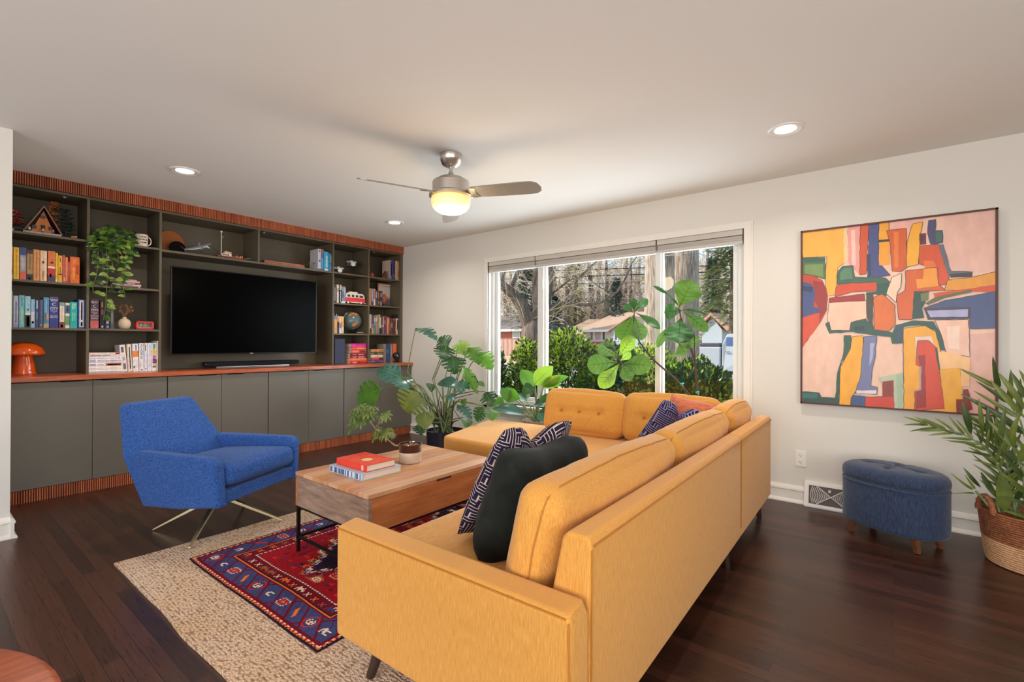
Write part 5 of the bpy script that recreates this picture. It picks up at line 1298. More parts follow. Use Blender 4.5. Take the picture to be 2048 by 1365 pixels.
for z in (.092, CZ0-.0125):
    b = MB()
    b.box((CX0+.004, CY0+.004, z), (CX1-.004, CY0+.018, z+.012)); b.box((CX0+.004, CY1-.018, z), (CX1-.004, CY1-.004, z+.012))
    b.box((CX0+.004, CY0+.018, z), (CX0+.018, CY1-.018, z+.012)); b.box((CX1-.018, CY0+.018, z), (CX1-.004, CY1-.018, z+.012)); obj('rail_frame', b, BLACKM, ct)

# books on the table
def tbook(x0, y0, x1, y1, z, th, c, lab, name='book', rot=0):
    t = thing(name, lab, 'book', ((x0+x1)/2, (y0+y1)/2, z)); hc = .003
    m = mat('cloth_%d_%d_%d' % c, S(*c), .45, var=.06, vs=40)
    b = MB(); b.box((x0, y0, z), (x1, y1, z+hc)); b.box((x0, y0, z+th-hc), (x1, y1, z+th))
    b.prism([(x0, y0+.004, z), (x0, y0, z+th*.2), (x0, y0, z+th*.8), (x0, y0+.004, z+th)], (x1-x0, 0, 0)); cv = obj('cover', b, m, t, fixn=True)
    b = MB(); b.box((x0+.004, y0+.003, z+hc), (x1-.004, y1-.004, z+th-hc)); obj('pages', b, PAGES, t); return t, cv
t, cv = tbook(-2.468, 1.483, -2.156, 1.735, CZ1+.0004, .034, (176, 196, 222), 'pale blue and white hardback at the bottom of the table stack')
b = MB(); rnd = random.Random(9); x = -2.462
while x < -2.175:
    w_ = rnd.choice([.006, .010, .014, .004, .02]); b.box((x, 1.4822, CZ1+.004), (x+w_, 1.4840, CZ1+.031), rnd.randrange(3)); x += w_+rnd.choice([.003, .006, .012])
obj('spine_print', b, [col(60, 92, 140), col(220, 226, 234), col(40, 60, 100)], cv)
zb_ = CZ1+.0350
t, cv = tbook(-2.452, 1.517, -2.172, 1.705, zb_, .036, (226, 66, 44), 'bright red hardback with a gold medallion on top of the blue book')
b = MB(); b.lathe([(.030, 0), (.030, .0006)], (-2.285, 1.60, zb_+.036), 28); obj('medallion', b, col(230, 196, 130), cv)
b = MB(); rnd = random.Random(5)
for q in range(70): xx, yy = rnd.uniform(-2.44, -2.185), rnd.uniform(1.53, 1.69); 
for q in range(60):
    xx, yy = rnd.uniform(-2.44, -2.19), rnd.uniform(1.53, 1.695); rr = rnd.uniform(.003, .007); b.lathe([(rr, 0), (rr, .0003)], (xx, yy, zb_+.036), 6)
obj('ornament_print', b, col(240, 96, 66), cv)
b = MB(); b.box((-2.215, 1.5160, zb_+.005), (-2.200, 1.5175, zb_+.031)); obj('spine_ornament', b, col(226, 206, 196), cv)

# ------------------------------------------------------------------ sectional sofa
SO = Vector((-.592, .972, 0)); ST = radians(1.35)
SM = Matrix.Translation(SO) @ Matrix.Rotation(ST, 4, 'Z')
def sl(x, y, z=0): return SM @ Vector((x, y, z))
MUS = fabric('mustard_weave', S(198, 134, 52), S(220, 160, 80), (14, 14, 1.0), vs=26, bump=.3)
SEAM = mat('mustard_seam', S(182, 116, 42), .9)
MUS2 = fabric('mustard_weave_flat', S(206, 140, 58), S(228, 168, 90), (14, 1, 14), vs=26, bump=.3)
sofa = thing('sectional_sofa', 'large L-shaped mustard yellow sectional sofa facing the coffee table and window', 'sofa', SO, ST)
def sbox(name, x0, x1, y0, y1, z0, z1, r, m=None, parent=None, n=8, bulge=(0, 0, 0), wob=0):
    M = SM @ Matrix.Translation(((x0+x1)/2, (y0+y1)/2, (z0+z1)/2))
    return obj(name, rbox((x1-x0, y1-y0, z1-z0), r, n, bulge, M, wob), m or MUS, parent or sofa, smooth=True, ang=180)
def shull(name, pts, bev=.018, m=None): return hull(name, [sl(*p) for p in pts], m or MUS, sofa, bev, 5)
# arm nearest the camera
arm = shull('armrest', [(x, y, z) for x, y, z in ((-.945, 0, .15), (-.945, .10, .15), (0, 0, .15), (0, .10, .15), (-.945, .0, .532), (-.945, .085, .545), (-.01, 0, .532), (-.01, .085, .545), (0, 0, .50), (0, .1, .5))], .016)
b = MB(); b.tube([sl(-.943, -.001, .526), sl(-.5, -.0025, .5268), sl(-.012, -.001, .526)], .0020, 6); b.tube([sl(-.004, -.001, .518), sl(.0005, -.001, .3), sl(.0005, -.001, .155)], .0022, 6); obj('piping', b, SEAM, arm, smooth=True)
# back of the long section and of the corner
def backpiece(y0, y1):
    return shull('back_frame', [(0, y0, .15), (0, y1, .15), (-.135, y0, .15), (-.135, y1, .15), (0, y0, .672), (0, y1, .672), (-.012, y0, .688), (-.012, y1, .688), (-.066, y0, .690), (-.066, y1, .690), (-.085, y0, .672), (-.085, y1, .672), (-.132, y0, .45), (-.132, y1, .45)], .014)
bp = backpiece(.102, 1.788); bp2 = backpiece(1.793, 2.70)
for (pp, y0, y1) in ((bp, .11, 1.78), (bp2, 1.80, 2.695)):
    b = MB(); b.tube([sl(.001, y0, .655), sl(.0015, y0, .664), sl(.0015, (y0+y1)/2, .6645), sl(.0015, y1, .664), sl(.001, y1, .655)], .0028, 6)
    b.tube([sl(.0008, y0-.004, .655), sl(.001, y0-.004, .2)], .0020, 6); obj('piping', b, SEAM, pp, smooth=True)
shull('back_frame', [(-.137, 2.572, .15), (-1.72, 2.572, .15), (-.137, 2.70, .15), (-1.72, 2.70, .15), (-.137, 2.60, .688), (-1.72, 2.60, .688), (-.137, 2.70, .672), (-1.72, 2.70, .672)], .014)
# decks and seats
sbox('seat_deck', -.94, -.137, .102, 1.72, .155, .30, .02)
sbox('seat_cushion', -.948, -.137, .104, 1.742, .298, .43, .035, MUS2, n=14, bulge=(0, 0, .012))
# bench along the window with a slanted open end
pts = []
for z in (.155, .30): pts += [(-.14, 1.76, z), (-.14, 2.57, z), (-2.16, 1.765, z), (-2.40, 2.64, z), (-2.26, 2.70, z), (-1.75, 2.70, z)]
shull('seat_deck', pts, .02)
pts = []
for z in (.302, .432): pts += [(-.14, 1.746, z), (-.14, 2.57, z), (-2.15, 1.748, z), (-2.21, 1.79, z), (-2.44, 2.60, z), (-2.40, 2.69, z), (-1.75, 2.70, z)]
bench = shull('seat_cushion', pts, .03, MUS2)
# back cushions
def cushion(name, cx_, cy_, cz_, wx, wy, wz, lean, along, seed=0, buttons=(), bulge=.035, rz=0):
    """wx thick, wy wide, wz tall; along 'y' = leans on the long back, 'x' = on the window back"""
    M = SM @ Matrix.Translation((cx_, cy_, cz_)) @ Matrix.Rotation(rz, 4, 'Z')
    if along == 'x': M = M @ Matrix.Rotation(pi/2, 4, 'Z')
    M = M @ Matrix.Rotation(lean, 4, 'Y')
    def fn(p, a, b_, c):
        for (bu, bv) in buttons:
            d = sqrt((p.y-bu)**2+(p.z-bv)**2)
            if a < 0: p.x += .022*math.exp(-(d/.035)**2)
        if buttons and a < 0: p.x += .010*math.exp(-((p.z-buttons[0][1])/.02)**2)*(1-b_*b_)
        p += noise.noise_vector(Vector((p.x*4, p.y*14, p.z*9))+Vector((seed*3.1, 0, 0)))*.0042
        return p
    rb = rbox((wx, wy, wz), .06, 26, (bulge, .012, .022), M, fn=fn)
    o = obj(name, rb, MUS if along == 'y' else MUS, sofa, smooth=True, ang=180)
    # piping round the back face
    b = MB(); x = wx*.5-.012; hy, hz = wy*.5-.006, wz*.5-.004; ring = []
    for k in range(81):
        a = 2*pi*k/80; ca, sa = cos(a), sin(a); s_ = 1/max(abs(ca), abs(sa))
        for a0 in (.42,):
            q_ = rb.surf(a0, ca*s_, sa*s_); ring.append(M @ Vector((q_.x, q_.y*1.004, q_.z*1.006)))
    b.tube(ring, .0020, 6, cap=False); obj('piping', b, SEAM, o, smooth=True)
    for (bu, bv) in buttons:
        b = MB(); b.ball(M @ Vector((-wx*.5-bulge*.55+.004, bu, bv)), (.010, .010, .010), 10); obj('button', b, SEAM, o, smooth=True)
    return o
cushion('back_cushion', -.205, .60, .605, .150, .99, .36, radians(13), 'y', 1)
cushion('back_cushion', -.205, 1.57, .607, .150, .93, .36, radians(13), 'y', 2)
cushion('back_cushion', -.20, 2.33, .612, .15, .58, .37, radians(13), 'y', 3)
cushion('back_cushion', -1.34, 2.535, .607, .14, .715, .35, radians(12), 'x', 4, ((-.17, .0), (0, 0), (.17, 0)))
cushion('back_cushion', -.63, 2.54, .612, .14, .70, .355, radians(12), 'x', 5, ((-.17, .0), (0, 0), (.17, 0)))
LEGM = mat('sofa_leg_walnut', S(52, 34, 26), .45, var=.15, vs=8, st=(6, 6, 1))
def sleg(x, y, dx, dy, zf):
    b = MB(); p0, p1 = sl(x, y, .158), sl(x+dx, y+dy, zf)
    b.tube([p0, p1], [.024, .015], 16); obj('leg', b, LEGM, sofa, smooth=True)
sleg(-.80, .10, -.035, -.035, .0118); sleg(-.09, .12, .02, -.03, .001); sleg(-.07, 1.70, .02, .02, .001); sleg(-.86, 1.70, -.03, .02, .0118)
sleg(-.08, 2.62, .02, .03, .001); sleg(-2.05, 1.86, -.03, -.03, .0118); sleg(-2.22, 2.58, -.03, .03, .001); sleg(-1.1, 2.60, 0, .03, .001); sleg(-1.2, 1.86, 0, -.02, .0118)

# ------------------------------------------------------------------ throw pillows
def fretmat(name, dark, light, sc_, thr=.55):
    m, nt, bs = _pb(name)
    uvn = nt.nodes.new('ShaderNodeUVMap'); uvn.uv_map = 'uv'
    mp = nt.nodes.new('ShaderNodeMapping'); mp.inputs['Scale'].default_value = (sc_, sc_, 1); mp.inputs['Rotation'].default_value = (0, 0, radians(0)); nt.links.new(uvn.outputs[0], mp.inputs[0])
    sp = nt.nodes.new('ShaderNodeSeparateXYZ'); nt.links.new(mp.outputs[0], sp.inputs[0]); u, v = sp.outputs[0], sp.outputs[1]
    fl = nt.nodes.new('ShaderNodeVectorMath'); fl.operation = 'FLOOR'; nt.links.new(mp.outputs[0], fl.inputs[0])
    wn_ = nt.nodes.new('ShaderNodeTexWhiteNoise'); wn_.noise_dimensions = '2D'; nt.links.new(fl.outputs[0], wn_.inputs['Vector'])
    pick = mathn(nt, 'GREATER_THAN', wn_.outputs['Value'], .5)
    def stripe(c): 
        f = mathn(nt, 'FRACT', mathn(nt, 'MULTIPLY', c, 2.0)); return mathn(nt, 'LESS_THAN', f, thr)
    a, b_ = stripe(u), stripe(v)
    s = mathn(nt, 'ADD', mathn(nt, 'MULTIPLY', a, pick), mathn(nt, 'MULTIPLY', b_, mathn(nt, 'SUBTRACT', 1.0, pick)))
    n = noisen(nt, coords(nt), 120, 2)
    c = mixc(nt, s, light, dark); c = mixc(nt, 1.0, c, mixc(nt, maprange(nt, n, .3, .7), (.75, .75, .75), (1.2, 1.2, 1.2)), 'MULTIPLY')
    nt.links.new(c, bs.inputs['Base Color']); bs.inputs['Roughness'].default_value = .95; bs.inputs['Specular IOR Level'].default_value = .15
    bumpn(nt, bs, mathn(nt, 'ADD', s, n), .6, .002); return m
def pillow(name, lab, c, W_, H_, T_, X, Y, m, seed=0, crumple=.004, fn=None, n=28, full=(2.6, .62), pin=.085, rnd_=0):
    """c = centre, X/Y = in-plane directions (Vectors)"""
    X = Vector(X).normalized(); Y = Vector(Y); Y = (Y-X*Y.dot(X)).normalized(); N = X.cross(Y); c = Vector(c)
    mb = MB(); mb.uv = []
    for sgn in (1, -1):
        base = len(mb.v)
        for i in range(n+1):
            for j in range(n+1):
                u, v = 2*i/n-1, 2*j/n-1
                u, v = math.copysign(abs(u)**.8, u), math.copysign(abs(v)**.8, v)
                x = u*W_/2*(1-pin*(1-v*v)*abs(u)**2*1.0); y = v*H_/2*(1-pin*(1-u*u)*abs(v)**2)
                if rnd_: x *= 1-rnd_*abs(u)**4*abs(v)**4; y *= 1-rnd_*abs(u)**4*abs(v)**4
                t = T_/2*max(0, (1-abs(u)**full[0]))**full[1]*max(0, (1-abs(v)**full[0]))**full[1]
                p = Vector((x, y, t*sgn))
                w_ = noise.noise_vector(Vector((x, y, 0))*6+Vector((seed, sgn*t*14, 0)))*crumple
                p += w_
                if fn: p = fn(p, u, v, sgn)
                mb.v.append(c+X*p.x+Y*p.y+N*p.z); mb.uv.append((u*W_/.5*.5+.5+.31*(sgn < 0), v*H_/.5*.5+.5))
        for i in range(n):
            for j in range(n):
                a = base+i*(n+1)+j; q = [a, a+n+1, a+n+2, a+1]
                mb.f.append(q if sgn > 0 else q[::-1]); mb.m.append(0)
    o = obj(name, mb, m, smooth=True, ang=180); bm = bmesh.new(); bm.from_mesh(o.data); bmesh.ops.remove_doubles(bm, verts=bm.verts, dist=.0006); bm.to_mesh(o.data); bm.free()
    return tag(o, lab, 'throw pillow')
FRET = fretmat('navy_cream_fret', S(40, 30, 56), S(196, 180, 168), 19, .74)
FRET2 = fretmat('blue_navy_fret', S(34, 42, 92), S(150, 140, 170), 17, .62)
VEL = fabric('dark_green_velvet', S(13, 17, 15), S(30, 35, 31), (1, 1, 1), vs=9, rough=.85, bump=.5, sheen=.06)
RUST = fabric('rust_linen', S(186, 92, 62), S(214, 130, 100), (3, 30, 3), vs=8, bump=.5)
def chop(depth, wid=.34):
    def f(p, u, v, sgn):
        k = math.exp(-(u/wid)**2)*max(0, (v+.3)/1.3)**1.6
        p.y -= depth*k; p.z *= 1-.35*k; return p
    return f
pillow('throw_pillow', 'navy and cream fret patterned pillow in front of the dark green velvet one', (-1.165, 1.515, .655), .47, .50, .15, (.02, 1, -.05), (.46, .03, .88), FRET, 1, .006, chop(.085), pin=.05, rnd_=.07)
pillow('throw_pillow', 'dark green velvet pillow leaning on the near mustard back cushion', (-1.045, 1.46, .615), .52, .43, .21, (.0, 1, .0), (.34, 0, .93), VEL, 4, .022, chop(.02, .5), full=(4.5, .55), pin=.03, rnd_=.10)
pillow('throw_pillow', 'blue fret patterned pillow in the far corner of the sofa', (-1.16, 3.17, .605), .40, .44, .15, (.45, .80, -.22), (.52, -.12, .84), FRET2, 9, .008, chop(.09), pin=.05, rnd_=.05)
pillow('throw_pillow', 'wrinkled rust orange pillow tucked in the sofa corner behind the blue one', (-1.085, 3.27, .62), .33, .38, .11, (.93, -.1, -.16), (.2, .1, .95), RUST, 12, .014)

# ------------------------------------------------------------------ blue armchair
ca = radians(25); CF_ = Vector((cos(ca), sin(ca), 0)); CL_ = Vector((-sin(ca), cos(ca), 0)); CC = Vector((-3.36, 1.257, 0))
BLUE = fabric('blue_tweed', S(24, 60, 124), S(60, 100, 168), (1, 1, 1), vs=130, bump=.6, sheen=.08)
ch = thing('armchair', 'blue upholstered swivel armchair with low arms and brass star base', 'armchair', CC, ca)
def cl(f, l, z): return CC + CF_*f + CL_*l + Vector((0, 0, z))
def chull(name, pts, bev=.02, m=BLUE): return hull(name, [cl(*p) for p in pts], m, ch, bev, 5)
for s in (-1, 1):
    chull('armrest', [(.325, s*.335, .25), (.33, s*.275, .25), (.315, s*.365, .50), (.275, s*.363, .528), (.27, s*.295, .530), (.318, s*.288, .50),
                      (-.30, s*.315, .535), (-.26, s*.255, .53), (-.285, s*.27, .19), (-.27, s*.21, .20), (-.345, s*.305, .50), (0, s*.30, .205)], .022)
chull('backrest', [(-.525, -.225, .775), (-.525, .225, .775), (-.515, -.20, .795), (-.515, .20, .795), (-.445, -.215, .79), (-.445, .215, .79), (-.375, -.315, .49), (-.375, .315, .49),
                   (-.275, -.285, .525), (-.275, .285, .525), (-.20, -.25, .40), (-.20, .25, .40), (-.285, -.265, .19), (-.285, .265, .19), (-.2, -.24, .21), (-.2, .24, .21)], .030)
chull('seat_base', [(.318, -.28, .258), (.318, .28, .258), (.33, -.28, .335), (.33, .28, .335), (-.27, -.24, .205), (-.27, .24, .205), (-.25, -.25, .33), (-.25, .25, .33), (0, -.26, .21), (0, .26, .21)], .014)
M = Matrix.Translation(CC) @ Matrix.Rotation(ca, 4, 'Z') @ Matrix.Translation((.055, 0, .400)) @ Matrix.Rotation(radians(-3.5), 4, 'Y')
obj('seat_cushion', rbox((.57, .565, .125), .045, 16, (.012, 0, .020), M), BLUE, ch, smooth=True, ang=180)
b = MB()
for z, f in ((.345, .343),): b.tube([cl(f, -.265, z-.004), cl(f+.002, 0, z-.004), cl(f, .265, z-.004)], .003, 6)
obj('piping', b, BLUE, ch, smooth=True)
BR2 = mat('brushed_brass', S(206, 190, 150), .38, metal=1, var=.06, vs=10)
b = MB(); b.lathe([(.045, .15), (.045, .20), (.05, .215)], (CC.x, CC.y, 0), 24); obj('swivel_hub', b, BR2, ch, smooth=True)
for (px_, py_, z_) in ((-3.612, .975, .001), (-3.100, 1.006, .0125), (-3.112, 1.540, .0125), (-3.62, 1.512, .001)):
    d = Vector((px_-CC.x, py_-CC.y, 0)); L_ = d.length; d.normalize(); s = Vector((-d.y, d.x, 0))
    b = MB(); top = CC+d*.02
    a0 = [top+s*.017+Vector((0, 0, .205)), top-s*.017+Vector((0, 0, .205)), top-s*.017+Vector((0, 0, .180)), top+s*.017+Vector((0, 0, .180))]
    e = CC+d*L_; a1 = [e+s*.008+Vector((0, 0, z_+.010)), e-s*.008+Vector((0, 0, z_+.010)), e-s*.008+Vector((0, 0, z_)), e+s*.008+Vector((0, 0, z_))]
    b.add(a0+a1, ((0, 1, 2, 3), (7, 6, 5, 4), (0, 4, 5, 1), (1, 5, 6, 2), (2, 6, 7, 3), (3, 7, 4, 0))); obj('leg', b, BR2, ch, bevel=.002, fixn=True)

# ------------------------------------------------------------------ ottoman
oc = Vector((0.0, 3.72, 0)); orot = radians(-24); OA, OB = .262, .185
OT = fabric('blue_linen', S(38, 48, 70), S(58, 72, 100), (40, 40, 6), vs=5, bump=.5)
ot = thing('ottoman', 'oval dark blue tufted storage ottoman against the wall below the painting', 'ottoman', oc, orot)
OM = Matrix.Translation(oc) @ Matrix.Rotation(orot, 4, 'Z')
def ell(prof, n=56, fn=None):
    mb = MB()
    for (k_, z) in prof:
        for i in range(n):
            a = 2*pi*i/n; p = Vector((OA*k_*cos(a), OB*k_*sin(a), z))
            if k_ > .5: p = Vector((math.copysign(abs(cos(a))**.86, cos(a))*OA*k_, math.copysign(abs(sin(a))**.86, sin(a))*OB*k_, z))
            if fn: p = fn(p)
            mb.v.append(OM @ p)
    for r_i in range(len(prof)-1):
        for i in range(n):
            j = (i+1) % n; mb.f.append([r_i*n+i, r_i*n+j, (r_i+1)*n+j, (r_i+1)*n+i]); mb.m.append(0)
    mb.f.append(list(range(n))[::-1]); mb.m.append(0); e = (len(prof)-1)*n; mb.f.append([e+i for i in range(n)]); mb.m.append(0)
    return mb
obj('body', ell([(.94, .085), (.99, .090), (1, .105), (1, .34), (.99, .352), (.95, .356)]), OT, ot, smooth=True, ang=60)
tuft = [(-.13, .0), (0, .065), (0, -.065), (.13, 0), (-.065, .035), (.07, -.03)][:4]
def tf(p):
    for (u, v) in tuft:
        d = sqrt((p.x-u)**2+(p.y-v)**2)
        if p.z > .40: p.z -= .018*math.exp(-(d/.028)**2)
    if p.z > .40: p.z -= .006*math.exp(-(p.y/.012)**2)*(abs(p.x) < .2) + .005*math.exp(-(p.x/.012)**2)
    return p
obj('lid', ell([(.95, .357), (1.0, .362), (1.012, .378), (1.005, .400), (.97, .418), (.90, .430), (.78, .438), (.64, .442), (.5, .444), (.38, .445), (.26, .445), (.14, .445), (.03, .445)], fn=tf), OT, ot, smooth=True, ang=180)
b = MB(); pts = [OM @ Vector((math.copysign(abs(cos(a))**.86, cos(a))*OA*1.004, math.copysign(abs(sin(a))**.86, sin(a))*OB*1.004, .340)) for a in [2*pi*i/56 for i in range(57)]]; b.tube(pts, .003, 6, cap=False); obj('piping', b, OT, ot, smooth=True)
for (u, v) in tuft: b = MB(); b.ball(OM @ Vector((u, v, .428)), (.009, .009, .005), 10); obj('button', b, OT, ot, smooth=True)
for (u, v) in ((-.17, -.085), (.15, -.105), (.17, .085), (-.15, .10)):
    b = MB(); b.tube([OM @ Vector((u, v, .088)), OM @ Vector((u*1.12, v*1.12, .001))], [.024, .016], 4); obj('leg', b, wood('leg_oak', S(96, 60, 40), S(130, 84, 56), (1, 1, 8), 6) if u == -.17 else bpy.data.materials['leg_oak'], ot)

# round wooden table whose rim shows in the lower left corner
tcx = Vector((-1.05, -.245, 0)); TR_ = .338
def circ(a_, b_, r_):
    mx_ = (a_+b_)/2; d = (b_-a_); h = sqrt(max(r_*r_-(d.length/2)**2, 0)); n = Vector((d.y, -d.x, 0)).normalized(); return mx_+n*h
pa, pb_ = P(0, 1290, z=.74), P(130, 1366, z=.74); tcx = circ(Vector((pa.x, pa.y, 0)), Vector((pb_.x, pb_.y, 0)), .30)
if tcx.y > 0.1: tcx = circ(Vector((pb_.x, pb_.y, 0)), Vector((pa.x, pa.y, 0)), .30)
t = thing('round_side_table', 'reddish wooden round table edge in the lower left foreground', 'table', (tcx.x, tcx.y, 0))
b = MB(); b.lathe([(.26, .712), (.294, .716), (.300, .726), (.298, .736), (.290, .740), (.02, .740)], (tcx.x, tcx.y, 0), 64); obj('tabletop', b, CHERRY, t, smooth=True, ang=50)
b = MB(); b.lathe([(.18, 0), (.18, .015), (.04, .04), (.03, .2), (.03, .6), (.06, .712)], (tcx.x, tcx.y, .001), 32); obj('pedestal', b, CHERRY, t, smooth=True)
# ------------------------------------------------------------------ leaves
def leaf(mb, base, tip, width, kind='ellip', nrm=None, curl=.1, fold=.15, n=12, m=0, wave=0, seed=0, flip=False):
    base, tip = Vector(base), Vector(tip); a = tip-base; L = a.length; t = a/L
    n0 = Vector(nrm) if nrm is not None else (CAM-base)
    n0 = n0-t*n0.dot(t); n0.normalize(); s = t.cross(n0)
    if kind == 'monstera': n = 44
    cols_ = (-1, -.55, 0, .55, 1); b0 = len(mb.v); hw = width/2
    for i in range(n+1):
        u = i/n
        if kind == 'ellip': w_ = sin(pi*min(u*.97+.015, 1))**.8
        elif kind == 'fiddle': w_ = (sin(pi*u**1.55)**.62)*(.45+.55*min(1, u*1.8)) if 0 < u < 1 else .02
        elif kind == 'heart': w_ = (sin(pi*min(u**.62, 1)))**.75 if u < 1 else 0
        elif kind == 'blade': w_ = min(1, u*5)**.6*(1-u)**.55*1.15
        elif kind == 'monstera':
            w_ = (sin(pi*min(u**.60, 1)))**.62 if u < 1 else 0
            w_ *= 1.0
        w_ = max(w_, .012)
        c = base + a*u + n0*(curl*L*sin(pi*u*.9)) 
        for k in cols_:
            kk = k
            if kind == 'monstera' and k and .16 < u < .93:
                ph = (u*5.2+(.3 if k > 0 else 0)+seed*.37) % 1
                if ph < .20: kk = k*(.34 if abs(k) == 1 else .75)
                elif ph < .27 or ph > .93: kk = k*(.80 if abs(k) == 1 else 1)
            lag = 0
            if kind == 'monstera': lag = abs(kk)*L*.13*(1-u)*1.2
            if kind == 'heart': lag = -abs(kk)*L*.10*(1-u)**3
            p = c + s*(hw*w_*kk) + n0*(fold*hw*abs(kk)*w_) + t*lag
            if wave: p += n0*wave*hw*sin(u*17+k*2+seed)*abs(k)
            mb.v.append(p)
    q = len(cols_)
    for i in range(n):
        for k in range(q-1):
            a_ = b0+i*q+k; f = [a_, a_+1, a_+q+1, a_+q]; mb.f.append(f[::-1] if flip else f); mb.m.append(m)
def vein(mb, base, tip, nrm, r, m, curl, width=0, side=0, kind='fiddle'):
    base, tip = Vector(base), Vector(tip); a = tip-base; L = a.length; t = a/L
    n0 = Vector(nrm) if nrm is not None else (CAM-base); n0 = (n0-t*n0.dot(t)).normalized(); s = t.cross(n0)
    pts = [base+a*u+n0*(curl*L*sin(pi*u*.9)+.0008) for u in (0, .25, .5, .75, .95)]
    mb.tube(pts, [r, r*.8, r*.6, r*.4, r*.2], 4, m)
    if side:
        for i in range(side):
            u = .14+.72*i/side
            for sg in (-1, 1):
                c0 = base+a*u+n0*(curl*L*sin(pi*u*.9)+.0009); u2 = min(u+.16, .96)
                ww = width/2*(sin(pi*u2**1.4)**.6)*.8
                c1 = base+a*u2+n0*(curl*L*sin(pi*u2*.9)+.0012+.15*ww)+s*sg*ww
                mb.tube([c0, c0.lerp(c1, .5)+t*(-.01*L), c1], [r*.4, r*.3, r*.15], 3, m)
LG = leafmat('leaf_green', S(62, 104, 38), S(92, 140, 48), .35, .35, 6)
LGD = leafmat('leaf_deep', S(36, 70, 40), S(56, 96, 52), .25, .28, 6)
LGF = leafmat('leaf_fig', S(58, 92, 40), S(84, 118, 52), .25, .4, 5)
LGY = leafmat('leaf_young', S(104, 140, 46), S(130, 162, 62), .35, .4, 6)
LGO = leafmat('leaf_yellowing', S(138, 140, 66), S(96, 120, 56), .35, .45, 8)
LVEIN = mat('leaf_vein', S(62, 64, 36), .5); LVEIN2 = mat('leaf_vein_pale', S(120, 150, 80), .5)
STEMG = mat('green_stem', S(108, 122, 76), .5, var=.2, vs=30); STEMB = mat('woody_stem', S(74, 52, 40), .8, var=.2, vs=40)
rnd = random.Random(21)
def camn(p, up=.3, jit=.35):
    d = (CAM-Vector(p)).normalized(); return d+Vector((rnd.uniform(-jit, jit), rnd.uniform(-jit, jit), up+rnd.uniform(-jit, jit)*.6))

# ---- monstera in a dark pot
mo = Vector((-3.40, 3.26, 0))
ms = thing('monstera_plant', 'sprawling monstera with split leaves in a dark round pot by the window', 'potted plant', mo)
POT = mat('glazed_charcoal', S(44, 46, 58), .22, metal=.2)
b = MB(); b.lathe([(.155, .001), (.168, .01), (.178, .32), (.180, .335), (.172, .335), (.168, .30)], mo, 44); obj('pot', b, POT, ms, smooth=True, ang=50)
b = MB(); b.lathe([(.169, .29), (.1, .305), (.001, .31)], mo, 24); b.f = b.f[:-2]; b.m = b.m[:-2]; obj('soil', b, SOIL, ms)
def M8(u, v, y=3.3): return P(680+u/4.655, 640+v/4.655, y=y)
mon = [  # attach u,v, tip u,v, depth y, width, kind, material, stem via (u,v)
 (705, 78, 900, 205, 3.25, .15, 'monstera', 0, [(625, 490)], 1.2),
 (1010, 250, 925, 165, 3.35, .17, 'monstera', 1, [(880, 540)], .3),
 (990, 235, 960, 370, 3.30, .20, 'monstera', 1, [(860, 560)], .2),
 (1120, 190, 1150, 330, 3.45, .17, 'monstera', 3, [(1020, 560), (1090, 300)], .5),
 (1200, 255, 1290, 410, 3.50, .17, 'monstera', 2, [(1080, 600)], .5),
 (1300, 300, 1420, 470, 3.55, .17, 'monstera', 2, [(1100, 620)], .6),
 (1040, 330, 1070, 510, 3.35, .23, 'monstera', 1, [(960, 620)], .2),
 (575, 545, 352, 470, 3.05, .22, 'monstera', 0, [(760, 620)], .5),
 (530, 525, 620, 668, 3.05, .20, 'monstera', 0, [(740, 610)], .3),
 (395, 640, 170, 770, 3.10, .27, 'monstera', 2, [(700, 640)], .3),
 (745, 670, 610, 850, 3.00, .30, 'monstera', 4, [(800, 780)], .2),
 (795, 870, 800, 1025, 3.00, .16, 'heart', 4, [(850, 900)], .1),
 (720, 975, 760, 1080, 3.02, .13, 'monstera', 1, [(800, 960)], .2),
 (950, 575, 1110, 650, 3.25, .14, 'heart', 0, [(960, 760)], .6),
 (835, 600, 850, 682, 3.15, .08, 'heart', 1, [(880, 760)], .2),
 (1130, 420, 1285, 700, 3.30, .10, 'monstera', 2, [(1080, 560)], 1.0),
 (1260, 510, 1180, 640, 3.45, .17, 'monstera', 1, [(1060, 700)], .3),
 (1250, 595, 1345, 632, 3.45, .09, 'heart', 2, [(1060, 720)], .5),
 (1350, 670, 1425, 810, 3.40, .15, 'monstera', 1, [(1060, 700)], .3),
 (1340, 810, 1275, 945, 3.30, .13, 'monstera', 1, [(1080, 760)], .4),
 (1400, 830, 1415, 945, 3.35, .15, 'monstera', 2, [(1100, 760)], .3),
 (1090, 790, 1225, 935, 3.25, .11, 'monstera', 0, [(1010, 820)], .9),
 (1150, 745, 1165, 805, 3.30, .06, 'heart', 2, [(1060, 780)], .2),
 (1180, 930, 1170, 1010, 3.20, .10, 'heart', 2, [(1080, 920)], .3),
 (1160, 560, 1120, 700, 3.3, .09, 'monstera', 0, [(1030, 640)], .8),
 (1000, 690, 1060, 760, 3.2, .10, 'monstera', 0, [(980, 800)], .7),
 (880, 920, 915, 985, 3.2, .09, 'monstera', 1, [(880, 960)], .2),
 (620, 625, 700, 690, 3.12, .14, 'monstera', 4, [(780, 720)], .9),
]
LM = [leafmat('leaf_teal', S(72, 118, 108), S(50, 92, 74), .15, .2, 6), LGD, LG, LGY, LGO]
